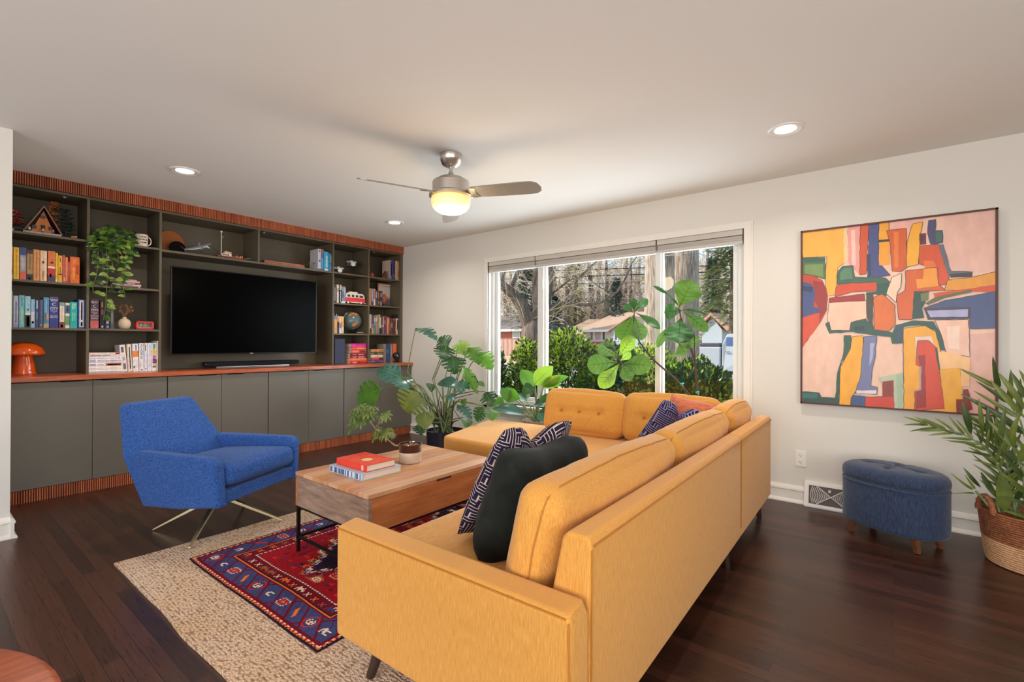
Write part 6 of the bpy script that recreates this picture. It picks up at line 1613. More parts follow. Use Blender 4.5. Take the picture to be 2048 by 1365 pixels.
for i, (u0, v0, u1, v1, y, w_, kd, mi, via, up) in enumerate(mon):
    p0, p1 = M8(u0, v0, y), M8(u1, v1, y-.04+rnd.uniform(-.05, .03)); n0 = camn(p0, up, .3)
    b = MB(); leaf(b, p0, p1, w_*1.12, kd, n0, curl=.10, fold=.12, m=0, seed=i); vein(b, p0, p1, n0, .003, 1, .10)
    lf = obj('leaf', b, [LM[mi], LVEIN2], ms, smooth=True, ang=180)
    vp_ = [M8(a, c, y) for a, c in via]; root = mo+Vector((rnd.uniform(-.07, .07), rnd.uniform(-.07, .07), .305))
    pts = [root, root.lerp(vp_[0], .5)+Vector((rnd.uniform(-.03, .03), 0, .05))]+vp_+[vp_[-1].lerp(p0, .6)+Vector((0, 0, .015)), p0]
    b = MB(); b.tube(pts, [.009, .008]+[.006]*len(vp_)+[.0048, .004], 7); obj('stem', b, STEMG, ms, smooth=True)
b = MB()
for i in range(5):
    a = rnd.uniform(0, 6.28); r0 = mo+Vector((.06*cos(a), .06*sin(a), .30)); r1 = r0+Vector((rnd.uniform(-.15, .3), rnd.uniform(-.15, .1), rnd.uniform(.15, .42))); r2 = r1+Vector((rnd.uniform(-.2, .25), rnd.uniform(-.1, .1), rnd.uniform(-.1, .15)))
    b.tube([r0, r0.lerp(r1, .5)+Vector((0, 0, .04)), r1, r2], [.008, .007, .005, .003], 6)
obj('aerial_roots', b, STEMB, ms, smooth=True)

# ---- philodendron beside the window
po = Vector((-2.735, 3.86, 0))
ph = thing('philodendron', 'bright green broad-leaved plant in a grey planter behind the sofa bench', 'potted plant', po)
b = MB(); b.lathe([(.10, .001), (.105, .01), (.14, .40), (.143, .425), (.132, .425), (.13, .39)], po, 36); obj('pot', b, mat('concrete', S(150, 136, 122), .8, var=.1, vs=20), ph, smooth=True, ang=50)
b = MB(); b.lathe([(.131, .38), (.001, .39)], po, 20); b.f = b.f[:-2]; b.m = b.m[:-2]; obj('soil', b, SOIL, ph)
phl = [(1800, 632, 1685, 470, 3.85, .15, 'ellip', 2, .1), (1812, 600, 1985, 432, 3.85, .17, 'ellip', 3, .1), (1895, 628, 2050, 520, 3.88, .12, 'ellip', 3, .3), (1890, 620, 2130, 530, 3.9, .10, 'ellip', 2, .3),
 (1815, 650, 1695, 690, 3.8, .17, 'ellip', 1, .6), (1720, 885, 1425, 838, 3.65, .15, 'ellip', 0, 1.6), (1560, 640, 1560, 770, 3.85, .16, 'heart', 2, .1), (1580, 700, 1680, 735, 3.85, .15, 'heart', 2, .1), (1520, 780, 1420, 790, 3.85, .14, 'heart', 2, .4),
 (1800, 800, 1905, 790, 3.8, .07, 'ellip', 0, .8), (1850, 870, 1905, 955, 3.75, .09, 'ellip', 0, .5), (2010, 580, 2035, 625, 3.9, .09, 'ellip', 3, .2), (1850, 800, 1960, 680, 3.9, .07, 'ellip', 1, .3), (1740, 760, 1660, 690, 3.85, .07, 'ellip', 0, .8), (1870, 840, 1940, 870, 3.85, .12, 'ellip', 1, .5)]
for (u0, v0, u1, v1, y, w_, kd, mi, up) in phl:
    p0, p1 = M8(u0, v0, y), M8(u1, v1, y-.03); n0 = camn(p0, up, .25)
    b = MB(); leaf(b, p0, p1, w_, kd, n0, curl=.08, fold=.22); vein(b, p0, p1, n0, .0028, 1, .08)
    obj('leaf', b, [LM[mi], LVEIN2], ph, smooth=True, ang=180)
    root = po+Vector((rnd.uniform(-.03, .03), rnd.uniform(-.03, .03), .385)); b = MB(); b.tube([root, root.lerp(p0, .5)+Vector((0, 0, .03)), p0], [.008, .006, .004], 7); obj('stem', b, STEMG, ph, smooth=True)

# ---- fiddle leaf fig behind the sofa
def F8(u, v, y=3.92): return P(1160+u/4.706, 540+v/4.706, y=y)
fo = Vector((F8(1100, 1170, 3.90).x-.02, 3.90, 0))
fg = thing('fiddle_leaf_fig', 'tall thin fiddle leaf fig in front of the picture window behind the sofa', 'potted plant', fo)
b = MB(); b.lathe([(.11, .001), (.12, .01), (.145, .30), (.147, .32), (.138, .32), (.135, .28)], fo, 36); obj('pot', b, mat('white_pot', S(210, 204, 196), .5), fg, smooth=True, ang=50)
b = MB(); b.lathe([(.136, .275), (.001, .285)], fo, 20); b.f = b.f[:-2]; b.m = b.m[:-2]; obj('soil', b, SOIL, fg)
y = 3.90
r0 = fo+Vector((-.02, 0, .28)); r1 = fo+Vector((.03, 0, .28))
b = MB(); b.tube([r0, F8(1090, 1260, y), F8(1020, 1170, y), F8(900, 1030, y), F8(680, 838, y), F8(560, 680, y), F8(515, 580, y), F8(507, 480, y), F8(512, 385, y)], [.014, .011, .009, .008, .0075, .007, .006, .0055, .004], 9); obj('stem', b, STEMB, fg, smooth=True)
b = MB(); b.tube([F8(680, 838, y), F8(540, 868, y), F8(430, 893, y), F8(385, 878, y), F8(362, 828, y)], [.006, .006, .006, .005, .004], 8); obj('branch', b, STEMB, fg, smooth=True)
b = MB(); b.tube([r1, F8(1120, 1260, y), F8(1110, 1170, y), F8(1090, 980, y), F8(1078, 860, y), F8(1045, 745, y), F8(1000, 600, y), F8(950, 450, y), F8(930, 360, y)], [.013, .011, .010, .009, .0085, .008, .007, .006, .005], 9); obj('stem', b, STEMB, fg, smooth=True)
b = MB(); b.tube([F8(1080, 900, y), F8(1078, 740, y), F8(1076, 580, y)], [.005, .004, .003], 6); obj('stake', b, STEMB, fg)
FX = 1/4.706/965.03*4.7
figs = [(930, 355, 1060, 95, 205, 0, 0, .2, 'fiddle'), (925, 335, 820, 225, 22, 1, .2, .5, 'ellip'), (830, 232, 688, 152, 30, 1, .1, .6, 'ellip'), (965, 385, 795, 400, 125, 1, .1, .3, 'fiddle'), (945, 450, 925, 695, 215, 1, -.1, .1, 'fiddle'),
 (975, 395, 1205, 585, 95, 0, .0, .6, 'fiddle'), (965, 375, 1210, 432, 26, 1, .2, 1.0, 'ellip'), (862, 500, 728, 735, 66, 0, .1, .8, 'fiddle'), (990, 600, 1075, 730, 130, 0, 0, .1, 'fiddle'), (930, 690, 995, 800, 120, 0, 0, .1, 'fiddle'),
 (512, 388, 500, 262, 62, 1, .1, .4, 'fiddle'), (515, 390, 640, 275, 70, 1, .1, .8, 'fiddle'), (498, 405, 418, 330, 78, 1, .1, .5, 'fiddle'), (505, 425, 385, 660, 180, 0, 0, .1, 'fiddle'), (515, 440, 585, 665, 125, 0, 0, .1, 'fiddle'), (525, 405, 755, 560, 74, 1, .1, 1.0, 'fiddle'),
 (362, 815, 505, 620, 120, 2, 0, .1, 'fiddle'), (360, 815, 170, 715, 130, 0, 0, .1, 'fiddle'), (355, 870, 68, 900, 175, 0, 0, .2, 'fiddle'), (370, 885, 185, 1110, 140, 2, 0, .1, 'fiddle'), (350, 905, 255, 1065, 62, 1, .2, .5, 'fiddle'), (395, 885, 470, 1050, 120, 0, 0, .1, 'fiddle'), (400, 882, 680, 905, 170, 0, 0, .2, 'fiddle'), (355, 800, 215, 680, 50, 1, .3, 1.0, 'fiddle'), (380, 860, 480, 780, 70, 2, 0, .3, 'fiddle')]
for (u0, v0, u1, v1, wp, mi, cu, up, kd) in figs:
    yy = y+rnd.uniform(-.03, .02); p0, p1 = F8(u0, v0, yy), F8(u1, v1, yy+rnd.uniform(-.07, .05)); n0 = camn(p0, up*.5, .22)
    w_ = wp*FX*1.02; b = MB(); leaf(b, p0, p1, w_, kd, n0, curl=cu*.4+.05, fold=.10, n=16, wave=.07 if kd == 'fiddle' else 0, seed=u0)
    vein(b, p0, p1, n0, .0026, 1, cu*.4+.05, w_, 5 if wp > 90 else 0)
    obj('leaf', b, [(LGF, LGD, LGY)[mi], LVEIN], fg, smooth=True, ang=180)
for (u, v) in ((965, 1072), (1110, 1152)):
    b = MB(); p = F8(u, v, 3.885); b.tube([p+Vector((-.012, -.01, -.004)), p+Vector((.012, -.012, .004))], .007, 8); b.tube([p+Vector((0, -.012, 0)), p+Vector((.012, -.02, -.02))], .003, 5); obj('plant_tie', b, col(40, 190, 170), fg)

# ---- small bonsai-like plant on the coffee table
to = Vector((-2.285, 1.905, CZ1+.0004))
tp = thing('table_plant', 'small leaning umbrella plant in a brown and cream crock on the coffee table', 'potted plant', to)
b = MB(); b.lathe([(.062, 0), (.066, .003), (.067, .062), (.0665, .064)], to, 40); obj('pot', b, mat('crock_cream', S(206, 182, 160), .3), tp, smooth=True, ang=50, )
b = MB(); b.lathe([(.0665, .0635), (.0675, .066), (.0675, .100), (.071, .103), (.072, .110), (.068, .112), (.062, .110), (.060, .095)], to, 40); b.f = b.f[:-2]; b.m = b.m[:-2]; obj('glazed_rim', b, mat('crock_brown', S(58, 26, 26), .12, coat=.5), tp, smooth=True, ang=50)
b = MB()
b.lathe([(.061, .096), (.001, .099)], to, 20); b.f = b.f[:-2]; b.m = b.m[:-2]
for i in range(120):
    a, r__ = rnd.uniform(0, 6.28), .058*rnd.random()**.5; b.ball(to+Vector((r__*cos(a), r__*sin(a), .099)), rnd.uniform(.0025, .005), 6, rnd.randrange(2))
obj('gravel', b, [mat('gravel_tan', S(176, 130, 84), .9), mat('gravel_red', S(120, 66, 44), .9)], tp)
def T8(u, v, y=1.9): return P(680+u/4.655, 640+v/4.655, y=y)
b = MB(); tr = [to+Vector((-.004, 0, .095)), T8(510, 1170, 1.90), T8(425, 1100, 1.90), T8(330, 1015, 1.88), T8(285, 950, 1.87), T8(245, 880, 1.86)]
b.tube(tr, [.006, .0055, .0045, .004, .0035, .003], 8); b.tube([T8(330, 1015, 1.88), T8(400, 930, 1.9), T8(440, 880, 1.92)], [.003, .002, .0015], 6); b.tube([T8(330, 1015, 1.88), T8(350, 960, 1.85), T8(400, 940, 1.84)], [.003, .002, .0015], 6)
obj('trunk', b, mat('pale_bark', S(150, 122, 96), .8, var=.2, vs=60), tp, smooth=True)
b = MB()
def umbrella(c, r, dirv, nL=8, mi=0):
    d = Vector(dirv).normalized(); e1 = d.orthogonal().normalized(); e2 = d.cross(e1); a0 = rnd.uniform(0, 6)
    for k in range(nL):
        a = a0+2*pi*k/nL; o = (e1*cos(a)+e2*sin(a)); tip = c+o*r*rnd.uniform(.8, 1.1)-Vector((0, 0, r*rnd.uniform(.25, .75)))
        leaf(b, c+o*r*.12, tip, r*.26, 'ellip', d+Vector((0, 0, .4)), curl=.14, fold=.2, n=6, m=mi)
for (cu_, cv_, cr, n_) in ((235, 870, 115, 44), (400, 1045, 85, 18), (405, 880, 50, 6), (160, 930, 60, 8)):
    for q in range(n_):
        a = rnd.uniform(0, 6.28); rr = rnd.random()**.6
        c = T8(cu_+cr*rr*cos(a)*.9, cv_+cr*rr*sin(a)*.75, 1.87+rnd.uniform(-.09, .09)); umbrella(c, rnd.uniform(.026, .042)*1.2, (rnd.uniform(-.6, .6), rnd.uniform(-.9, .1), 1), rnd.randint(6, 9), rnd.randrange(2))
for (u, v, u2, v2) in ((120, 1000, 70, 1080), (330, 1090, 300, 1150), (470, 1000, 510, 1060), (430, 860, 480, 850)):
    leaf(b, T8(u, v), T8(u2, v2), .014, 'ellip', camn(T8(u, v)), n=6)
obj('foliage', b, [leafmat('umbrella_leaf', S(70, 100, 44), S(110, 136, 62), .3, .35, 20), leafmat('umbrella_leaf_light', S(104, 126, 66), S(136, 150, 86), .3, .35, 20)], tp, smooth=True, ang=180)

# ---- trailing pothos on the shelf
def V6(u, v, x): return P(160+u/5.247, 420+v/5.247, x=x)
vo_ = V6(330, 330, -5.25)
vi = thing('pothos_plant', 'trailing green pothos vine hanging over three shelves beside the mug', 'potted plant', (-5.25, vo_.y, 2.0065))
b = MB(); b.lathe([(.05, 0), (.055, .003), (.068, .10), (.070, .11), (.064, .11), (.06, .09)], (-5.25, vo_.y, 2.0065), 28); obj('pot', b, col(176, 170, 160), vi, smooth=True)
b = MB(); b.lathe([(.062, .095), (.001, .10)], (-5.25, vo_.y, 2.0065), 16); b.f = b.f[:-2]; b.m = b.m[:-2]; obj('soil', b, SOIL, vi)
vines = [[(260, 300), (205, 350), (185, 480), (190, 560), (170, 700), (135, 800), (140, 880)], [(300, 300), (275, 430), (290, 600), (285, 760), (275, 900), (270, 1000), (245, 1160)], [(330, 280), (395, 350), (395, 460), (410, 560), (400, 600)],
 [(350, 280), (480, 370), (480, 480), (465, 600), (450, 720), (460, 850), (475, 920)], [(350, 270), (540, 330), (550, 420), (545, 560)], [(320, 280), (430, 380), (440, 560), (430, 700), (380, 780), (340, 830)], [(280, 290), (150, 330), (140, 440), (130, 540)], [(300, 290), (230, 380), (245, 520), (235, 690)], [(300, 280), (310, 420), (330, 520), (360, 640)]]
LV = [leafmat('pothos', S(72, 110, 44), S(104, 142, 60), .3, .3, 14), leafmat('pothos_light', S(130, 164, 60), S(164, 186, 96), .35, .3, 14), leafmat('pothos_dark', S(40, 70, 40), S(62, 96, 50), .25, .3, 14)]
bl = MB()
for vi_, vn in enumerate(vines):
    xf = -5.075-.01*(vi_ % 3)
    pts = [Vector((-5.25, vo_.y+rnd.uniform(-.03, .03), 2.10)), Vector((-5.17, V6(vn[0][0], vn[0][1], -5.17).y, 2.13))]+[V6(u, v, xf) for u, v in vn[1:]]
    b = MB(); b.tube(pts, [.003]*2+[.0022]*(len(pts)-2), 5); obj('vine', b, mat('vine_stem', S(116, 124, 70), .5) if vi_ == 0 else bpy.data.materials['vine_stem'], vi, smooth=True)
    for i in range(2, len(pts)):
        seg = (pts[i]-pts[i-1]).length; k = max(2, int(seg/.028))
        for j in range(k):
            p = pts[i-1].lerp(pts[i], (j+rnd.random())/k); sd_ = rnd.choice((-1, 1)); L_ = rnd.uniform(.035, .062)
            d = Vector((rnd.uniform(-.1, .5), sd_*rnd.uniform(.5, 1), -rnd.uniform(.0, .6))).normalized(); a = p+d*.010+Vector((.006, 0, .004))
            e = a+d*L_
            if e.x < XF+.004: e.x = XF+.03
            if a.x < XF+.004: a.x = XF+.012
            leaf(bl, a, e, L_*.66, 'heart', Vector((1, rnd.uniform(-.4, .4), rnd.uniform(.1, .7))), curl=.12, fold=.2, n=7, m=rnd.choice((0, 0, 1, 1, 2)))
for q in range(150):   # crown over the shelf edge
    u, v = rnd.uniform(125, 545), rnd.uniform(150, 395)
    if v < 200+abs(u-300)*.12: v += 60
    x = rnd.uniform(-5.30, -5.06) if v < 320 else rnd.uniform(-5.10, -5.05)
    a = V6(u, v, x)
    if a.z < 2.012 and x < XF+.01: a.x = XF+.03
    L_ = rnd.uniform(.040, .066); d = Vector((rnd.uniform(.1, .6), rnd.uniform(-1, 1), rnd.uniform(-.8, .3))).normalized(); e = a+d*L_
    lo_, hi_ = .945, 1.36
    e.y = max(e.y, lo_+.0) if e.x < XF else e.y
    leaf(bl, a, e, L_*.64, 'heart', Vector((1, rnd.uniform(-.5, .5), rnd.uniform(.2, 1))), curl=.12, fold=.2, n=7, m=rnd.choice((0, 0, 2, 2, 1)))
obj('foliage', bl, LV, vi, smooth=True, ang=180)

# ---- basket with a palm
ko = Vector((.600, 3.735, 0))
bk = thing('woven_basket', 'round two-tone woven rope basket with a loop handle holding the palm', 'basket', ko)
def rope_rings(z0, z1, rb, rt, m):
    mb = MB(); n = int((z1-z0)/.0115); prof = []
    for i in range(n):
        z = z0+(z1-z0)*(i+.5)/n; t = z/.29; r_ = .195+.035*t**.8
        for k in range(5): 
            a = -pi/2+pi*k/4; prof.append((r_+.0055*cos(a), z+.0058*sin(a)))
    mb.lathe(prof, ko, 72); mb.f = mb.f[:-2]; mb.m = mb.m[:-2]; return mb
def ropemat(name, c1, c2):
    m, nt, bs = _pb(name); v = coords(nt, (1, 1, 1)); n = noisen(nt, v, 110, 3); n2 = noisen(nt, v, 12, 2)
    nt.links.new(mixc(nt, maprange(nt, mathn(nt, 'ADD', n, mathn(nt, 'MULTIPLY', n2, .5)), .5, 1.0), c1, c2), bs.inputs['Base Color']); bs.inputs['Roughness'].default_value = .85; bumpn(nt, bs, n, .8, .003); return m
RB = ropemat('rope_brown', S(92, 50, 30), S(170, 104, 66)); RN = ropemat('rope_natural', S(166, 120, 84), S(220, 176, 134))
wv = obj('lower_weave', rope_rings(.004, .135, 0, 0, RN), RN, bk, smooth=True, ang=70); obj('upper_weave', rope_rings(.135, .288, 0, 0, RB), RB, bk, smooth=True, ang=70)
b = MB(); b.lathe([(.19, .002), (.19, .006)], ko, 40); obj('bottom', b, RN, bk)
b = MB(); b.lathe([(.218, .20), (.213, .286)], ko, 48); b.f = b.f[:-2]; b.m = b.m[:-2]; obj('lining', b, RB, bk)
for a0 in (radians(205), radians(25)):
    ax_ = Vector((cos(a0), sin(a0), 0)); tg = Vector((-sin(a0), cos(a0), 0)); b = MB()
    pts = [ko+ax_*.232+tg*.058*cos(a)+Vector((0, 0, .275+.085*sin(a))) for a in [pi*i/14 for i in range(15)]]
    b.tube(pts, [.0125+.002*(i % 2) for i in range(15)], 10); obj('handle', b, RB, bk, smooth=True)
pm = thing('palm', 'artificial-looking green palm with arching fronds standing in the rope basket', 'palm', ko+Vector((0, 0, .008)))
b = MB(); b.lathe([(.10, .008), (.12, .16), (.11, .155)], ko, 24); obj('pot', b, BLACK, pm)
PLM = leafmat('palm_leaf', S(84, 102, 44), S(120, 134, 64), .25, .35, 10); PLD = leafmat('palm_leaf_dark', S(56, 76, 42), S(86, 102, 52), .15, .35, 10)
def L8(u, v, y): return P(1900+u/4.264, 720+v/4.264, y=y)
def frond(path, n, Ls, wd, name='frond', up=1, spread=(1, 1), seed=0):
    r_ = random.Random(seed); b = MB(); b.tube(path, [.007-.005*i/(len(path)-1) for i in range(len(path))], 7, 1)
    # resample
    seg = [(path[i+1]-path[i]).length for i in range(len(path)-1)]; tot = sum(seg)
    def at_(s):
        s *= tot
        for i, q in enumerate(seg):
            if s <= q or i == len(seg)-1: return path[i].lerp(path[i+1], min(1, s/q)), (path[i+1]-path[i]).normalized()
            s -= q
    for i in range(n):
        u = .30+.70*i/(n-1); p, t = at_(u); sd_ = t.cross(Vector((0, -1, .3))).normalized()
        for sg in (1, -1):
            d = (t*.75+sd_*sg*(.75*(1-u)+.25)*spread[0 if sg > 0 else 1]+Vector((r_.uniform(-.1, .1), r_.uniform(-.35, .25), r_.uniform(-.1, .15)))).normalized()
            L_ = Ls*(1-.45*abs(u-.6))*r_.uniform(.85, 1.1); leaf(b, p, p+d*L_+Vector((0, 0, -.06*L_)), wd, 'blade', camn(p, .3, .5), curl=.06, fold=.35, n=8, m=0 if r_.random() < .65 else 2)
    return obj(name, b, [PLM, STEMG, PLD], pm, smooth=True, ang=180)
yk = 3.72
frond([ko+Vector((-.02, -.02, .12)), L8(460, 1200, yk-.08), L8(425, 950, yk-.10), L8(380, 850, yk-.12), L8(280, 730, yk-.15), L8(120, 640, yk-.15), L8(-60, 590, yk-.15), L8(-180, 560, yk-.15)], 16, .155, .017, seed=1)
frond([ko+Vector((.02, 0, .12)), L8(545, 1250, yk), L8(520, 1050, yk), L8(480, 850, yk), L8(425, 720, yk-.02), L8(350, 600, yk-.04)], 9, .21, .026, seed=2, spread=(.5, .9))
frond([ko+Vector((.04, .02, .12)), L8(640, 1250, yk), L8(640, 900, yk), L8(650, 700, yk), L8(600, 520, yk), L8(520, 400, yk), L8(420, 250, yk)], 8, .24, .028, seed=3)
if False: frond([ko+Vector((.1, -.03, .12)), L8(760, 1100, yk-.1), L8(800, 700, yk-.1), L8(790, 450, yk-.1), L8(700, 250, yk-.1)], 9, .34, .034, seed=4)
frond([ko+Vector((.05, -.05, .12)), L8(640, 1150, yk-.12), L8(620, 950, yk-.14), L8(560, 820, yk-.15), L8(540, 750, yk-.15)], 6, .2, .028, seed=5)
blades = [(630, 600, 90, 295, 36, .0), (640, 500, 345, 172, 34, 0), (660, 450, 405, 105, 34, 0), (700, 400, 518, 98, 30, 0), (720, 330, 588, 85, 26, 0), (200, 1110, 0, 960, 18, .1), (262, 1090, 112, 915, 24, .1), (215, 1105, 120, 975, 16, .1), (215, 1140, 0, 1148, 12, .2), (400, 1180, 262, 955, 34, 0), (465, 1300, 430, 960, 74, 0), (480, 800, 590, 470, 34, 0), (430, 740, 470, 405, 30, 0), (630, 870, 545, 745, 24, 0), (640, 840, 605, 735, 22, 0), (330, 720, 320, 390, 30, 0), (370, 740, 325, 400, 24, 0), (280, 690, 245, 330, 26, 0), (180, 640, 105, 350, 40, 0), (400, 720, 400, 470, 26, 0)]
for i, (u0, v0, u1, v1, wp, cu) in enumerate(blades):
    y0_ = yk-.10+rnd.uniform(-.05, .05); b = MB(); p0, p1 = L8(u0, v0, y0_), L8(u1, v1, y0_-.03)
    leaf(b, p0, p1, wp/4.264/965*3.0*1.15, 'ellip' if wp > 20 else 'blade', camn(p0, .1, .3), curl=.05+cu, fold=.35, n=12); obj('leaf', b, PLM if i % 3 else PLD, pm, smooth=True, ang=180)
b = MB(); 
for (u0, v0, u1, v1, y_) in ((560, 1330, 485, 860, yk-.06), (455, 1300, 430, 940, yk-.1), (220, 1120, 330, 1250, yk-.12), (400, 1180, 420, 1300, yk-.12)): b.tube([L8(u0, v0, y_), L8(u1, v1, y_)], .006, 7)
obj('stem', b, STEMG, pm, smooth=True)
# ------------------------------------------------------------------ outside the window
def gz(y):
    pts = [(4, -.5), (8, -.45), (15, -.22), (28, -.05), (45, .45), (120, 1.2)]
    for (a, za), (c, zc) in zip(pts[:-1], pts[1:]):
        if y <= c: return za+(zc-za)*max(0, (y-a))/(c-a)
    return 1.2
def groundmat(name, c1, c2, vs): return mat(name, c1, .95, col2=c2, vs=vs, detail=5, spec=.1)
LAWN = groundmat('lawn', S(116, 136, 62), S(176, 160, 104), 1.2); LEAFL = groundmat('leaf_litter', S(170, 140, 112), S(214, 186, 156), 2.5); ASPH = groundmat('asphalt', S(150, 148, 146), S(170, 166, 160), .8); CONC = groundmat('pavement', S(206, 200, 190), S(224, 218, 208), 1)
def strip(name, y0, y1, m, dz=0, x0=-75, x1=45):
    b = MB(); ys = [y0+(y1-y0)*i/6 for i in range(7)]
    for a, c in zip(ys[:-1], ys[1:]): b.quad((x0, a, gz(a)+dz), (x1, a, gz(a)+dz), (x1, c, gz(c)+dz), (x0, c, gz(c)+dz))
    return struct(name, b, m)
strip('ground_lawn', 4.35, 12.5, LAWN); strip('ground_pavement', 12.5, 13.8, CONC); strip('ground_street', 13.8, 21, ASPH); strip('ground_far', 21, 130, LEAFL)

# ---- shrubs: every leaf a little folded blade
def leafball(mb, c, r, n, size, rn, nm, shell=.45, zmin=None):
    c = Vector(c)
    for q in range(n):
        d = Vector((rn.gauss(0, 1), rn.gauss(0, 1), rn.gauss(0, 1))).normalized()
        k = 1-shell*rn.random()**2; k *= 1+.14*noise.noise(d*2.3+c)+.08*noise.noise(d*6+c)
        p = c+Vector((d.x*r[0], d.y*r[1], d.z*r[2]))*k
        if zmin is not None and p.z < zmin: continue
        t = (d+Vector((rn.uniform(-.9, .9), rn.uniform(-.9, .9), rn.uniform(-.3, .9)))).normalized(); s = t.cross(Vector((rn.uniform(-1, 1), rn.uniform(-1, 1), rn.uniform(-1, 1)))).normalized()
        L_ = size*rn.uniform(.7, 1.25); w_ = L_*.26; up = s.cross(t)
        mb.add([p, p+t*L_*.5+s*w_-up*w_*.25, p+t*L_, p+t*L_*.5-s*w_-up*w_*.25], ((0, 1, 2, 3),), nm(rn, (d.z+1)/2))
BM = [leafmat('shrub_dark', S(40, 66, 34), S(56, 84, 44), .25, .3, 3), leafmat('shrub_mid', S(78, 116, 40), S(104, 140, 52), .4, .35, 3), leafmat('shrub_new_sunlit', S(164, 192, 48), S(196, 212, 84), .5, .4, 3)]
def shrub(px_, top, depth, wpx, lab, n, size=.085, mix=(.42, .36, .27), seed=0, base=None):
    rn = random.Random(seed); zt = PD(px_, top, depth).z; c0 = PD(px_, 686, depth); g = gz(c0.y); rx = wpx/2/F_PX*depth; rz = (zt-g)/2*1.02
    t = thing('shrub', lab, 'shrub', (c0.x, c0.y, g), group=None); c = Vector((c0.x, c0.y, g+rz*1.0))
    b = MB()
    for i in range(9):
        a = rn.uniform(0, 6.28); b.tube([(c0.x, c0.y, g), (c0.x+rx*.3*cos(a), c0.y+rx*.3*sin(a), g+rz*.8), (c0.x+rx*.7*cos(a), c0.y+rx*.6*sin(a), g+rz*rn.uniform(1.1, 1.6))], [.02, .014, .006], 5)
    obj('branches', b, STEMB, t)
    b = MB()
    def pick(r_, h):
        q = r_.random(); new = mix[2]*2.1*h*h; dk = mix[0]  # yellow new growth, thickened with height to put sunlit tops into the colours
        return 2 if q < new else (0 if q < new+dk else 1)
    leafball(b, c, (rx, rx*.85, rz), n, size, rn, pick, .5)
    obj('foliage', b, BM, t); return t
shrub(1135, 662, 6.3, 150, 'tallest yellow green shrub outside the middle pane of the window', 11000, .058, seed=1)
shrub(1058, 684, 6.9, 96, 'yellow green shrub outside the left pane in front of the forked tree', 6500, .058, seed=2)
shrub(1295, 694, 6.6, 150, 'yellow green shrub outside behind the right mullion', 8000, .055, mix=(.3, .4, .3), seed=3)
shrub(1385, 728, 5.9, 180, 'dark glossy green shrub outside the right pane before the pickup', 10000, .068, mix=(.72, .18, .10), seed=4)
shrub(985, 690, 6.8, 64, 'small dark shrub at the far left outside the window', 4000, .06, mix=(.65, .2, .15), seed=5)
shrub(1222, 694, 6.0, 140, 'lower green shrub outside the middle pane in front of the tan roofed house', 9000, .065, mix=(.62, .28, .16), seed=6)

# ---- trees
BARK = mat('grey_bark', S(84, 70, 60), .9, col2=S(142, 122, 106), vs=5, st=(3, 3, .5), bump=.8, detail=6)
BARKB = mat('furrowed_bark', S(104, 88, 76), .95, col2=S(190, 172, 156), vs=9, st=(4, 4, .35), bump=1.0, detail=6)
TWIG = mat('bare_twigs', S(206, 182, 160), .9, col2=S(232, 214, 196), vs=2); TWIG2 = mat('bare_twigs_mossy', S(164, 158, 106), .9, col2=S(214, 196, 160), vs=2)
def grow(mb, p, d, L, r, depth, rn, seg=4, droop=.0, spread=.55, m=0, kids=(2, 3)):
    n = 3; pts = [p]; q = p; dd = d
    for i in range(n):
        dd = (dd+Vector((rn.uniform(-.22, .22), rn.uniform(-.22, .22), rn.uniform(-.12, .18)-droop))).normalized(); q = q+dd*(L/n); pts.append(q)
    mb.tube(pts, [r*(1-.35*i/n) for i in range(n+1)], max(3, seg), m, cap=False)
    if depth <= 0: return
    for k in range(rn.randint(*kids)):
        e = rn.choice(pts[2:]) if k else pts[-1]; a = rn.uniform(0, 6.28)
        s = dd.orthogonal().normalized(); s2 = dd.cross(s); nd = (dd*1.0+(s*cos(a)+s2*sin(a))*rn.uniform(spread*.6, spread*1.7)+Vector((0, 0, .10))).normalized()
        grow(mb, e, nd, L*rn.uniform(.62, .85), r*.60, depth-1, rn, seg-1, droop, spread, m, kids)
t0 = PD(1062, 760, 10.5); g0 = gz(t0.y)
def TP(u, v, d=10.5): return PD(u, v, d)
ft = thing('forked_tree', 'bare grey forked tree with a long arching limb outside the left of the window', 'tree', (t0.x, t0.y, g0))
b = MB(); base = TP(1058, 735); base.z = g0
b.tube([base, TP(1062, 712), TP(1066, 680), TP(1067, 655), TP(1066, 642)], [.34, .30, .27, .25, .17], 12)
limbs = [([(1064, 690), (1060, 655), (1045, 612), (1028, 590), (1002, 568), (960, 545), (930, 510)], .20, .05), ([(1068, 690), (1072, 645), (1072, 600), (1074, 550), (1070, 490), (1062, 420)], .14, .06), ([(1072, 690), (1084, 648), (1094, 600), (1100, 545), (1096, 490), (1102, 420)], .13, .06),
 ([(1070, 692), (1080, 662), (1098, 622), (1118, 608), (1140, 610), (1170, 611.5), (1205, 604), (1235, 583), (1254, 552), (1262, 528), (1280, 505), (1300, 470)], .14, .015), ([(1143, 608), (1150, 580), (1154, 560), (1180, 535), (1195, 522), (1230, 515)], .05, .012), ([(1000, 566), (1010, 540), (1005, 510), (990, 480)], .06, .02), ([(1020, 585), (1035, 545), (1045, 520), (1080, 515)], .05, .03), ([(1102, 590), (1120, 575), (1140, 560), (1180, 545)], .03, .008), ([(1230, 588), (1200, 575), (1180, 560)], .015, .006)]
for pts, ra, rb in limbs: n = len(pts); b.tube([TP(u, v) for u, v in pts], [rb+(ra-rb)*(1-i/(n-1))**(2.6 if n > 8 else 1.1) for i in range(n)], 8)
obj('trunk', b, BARK, ft, smooth=True)
b = MB(); rn = random.Random(3)
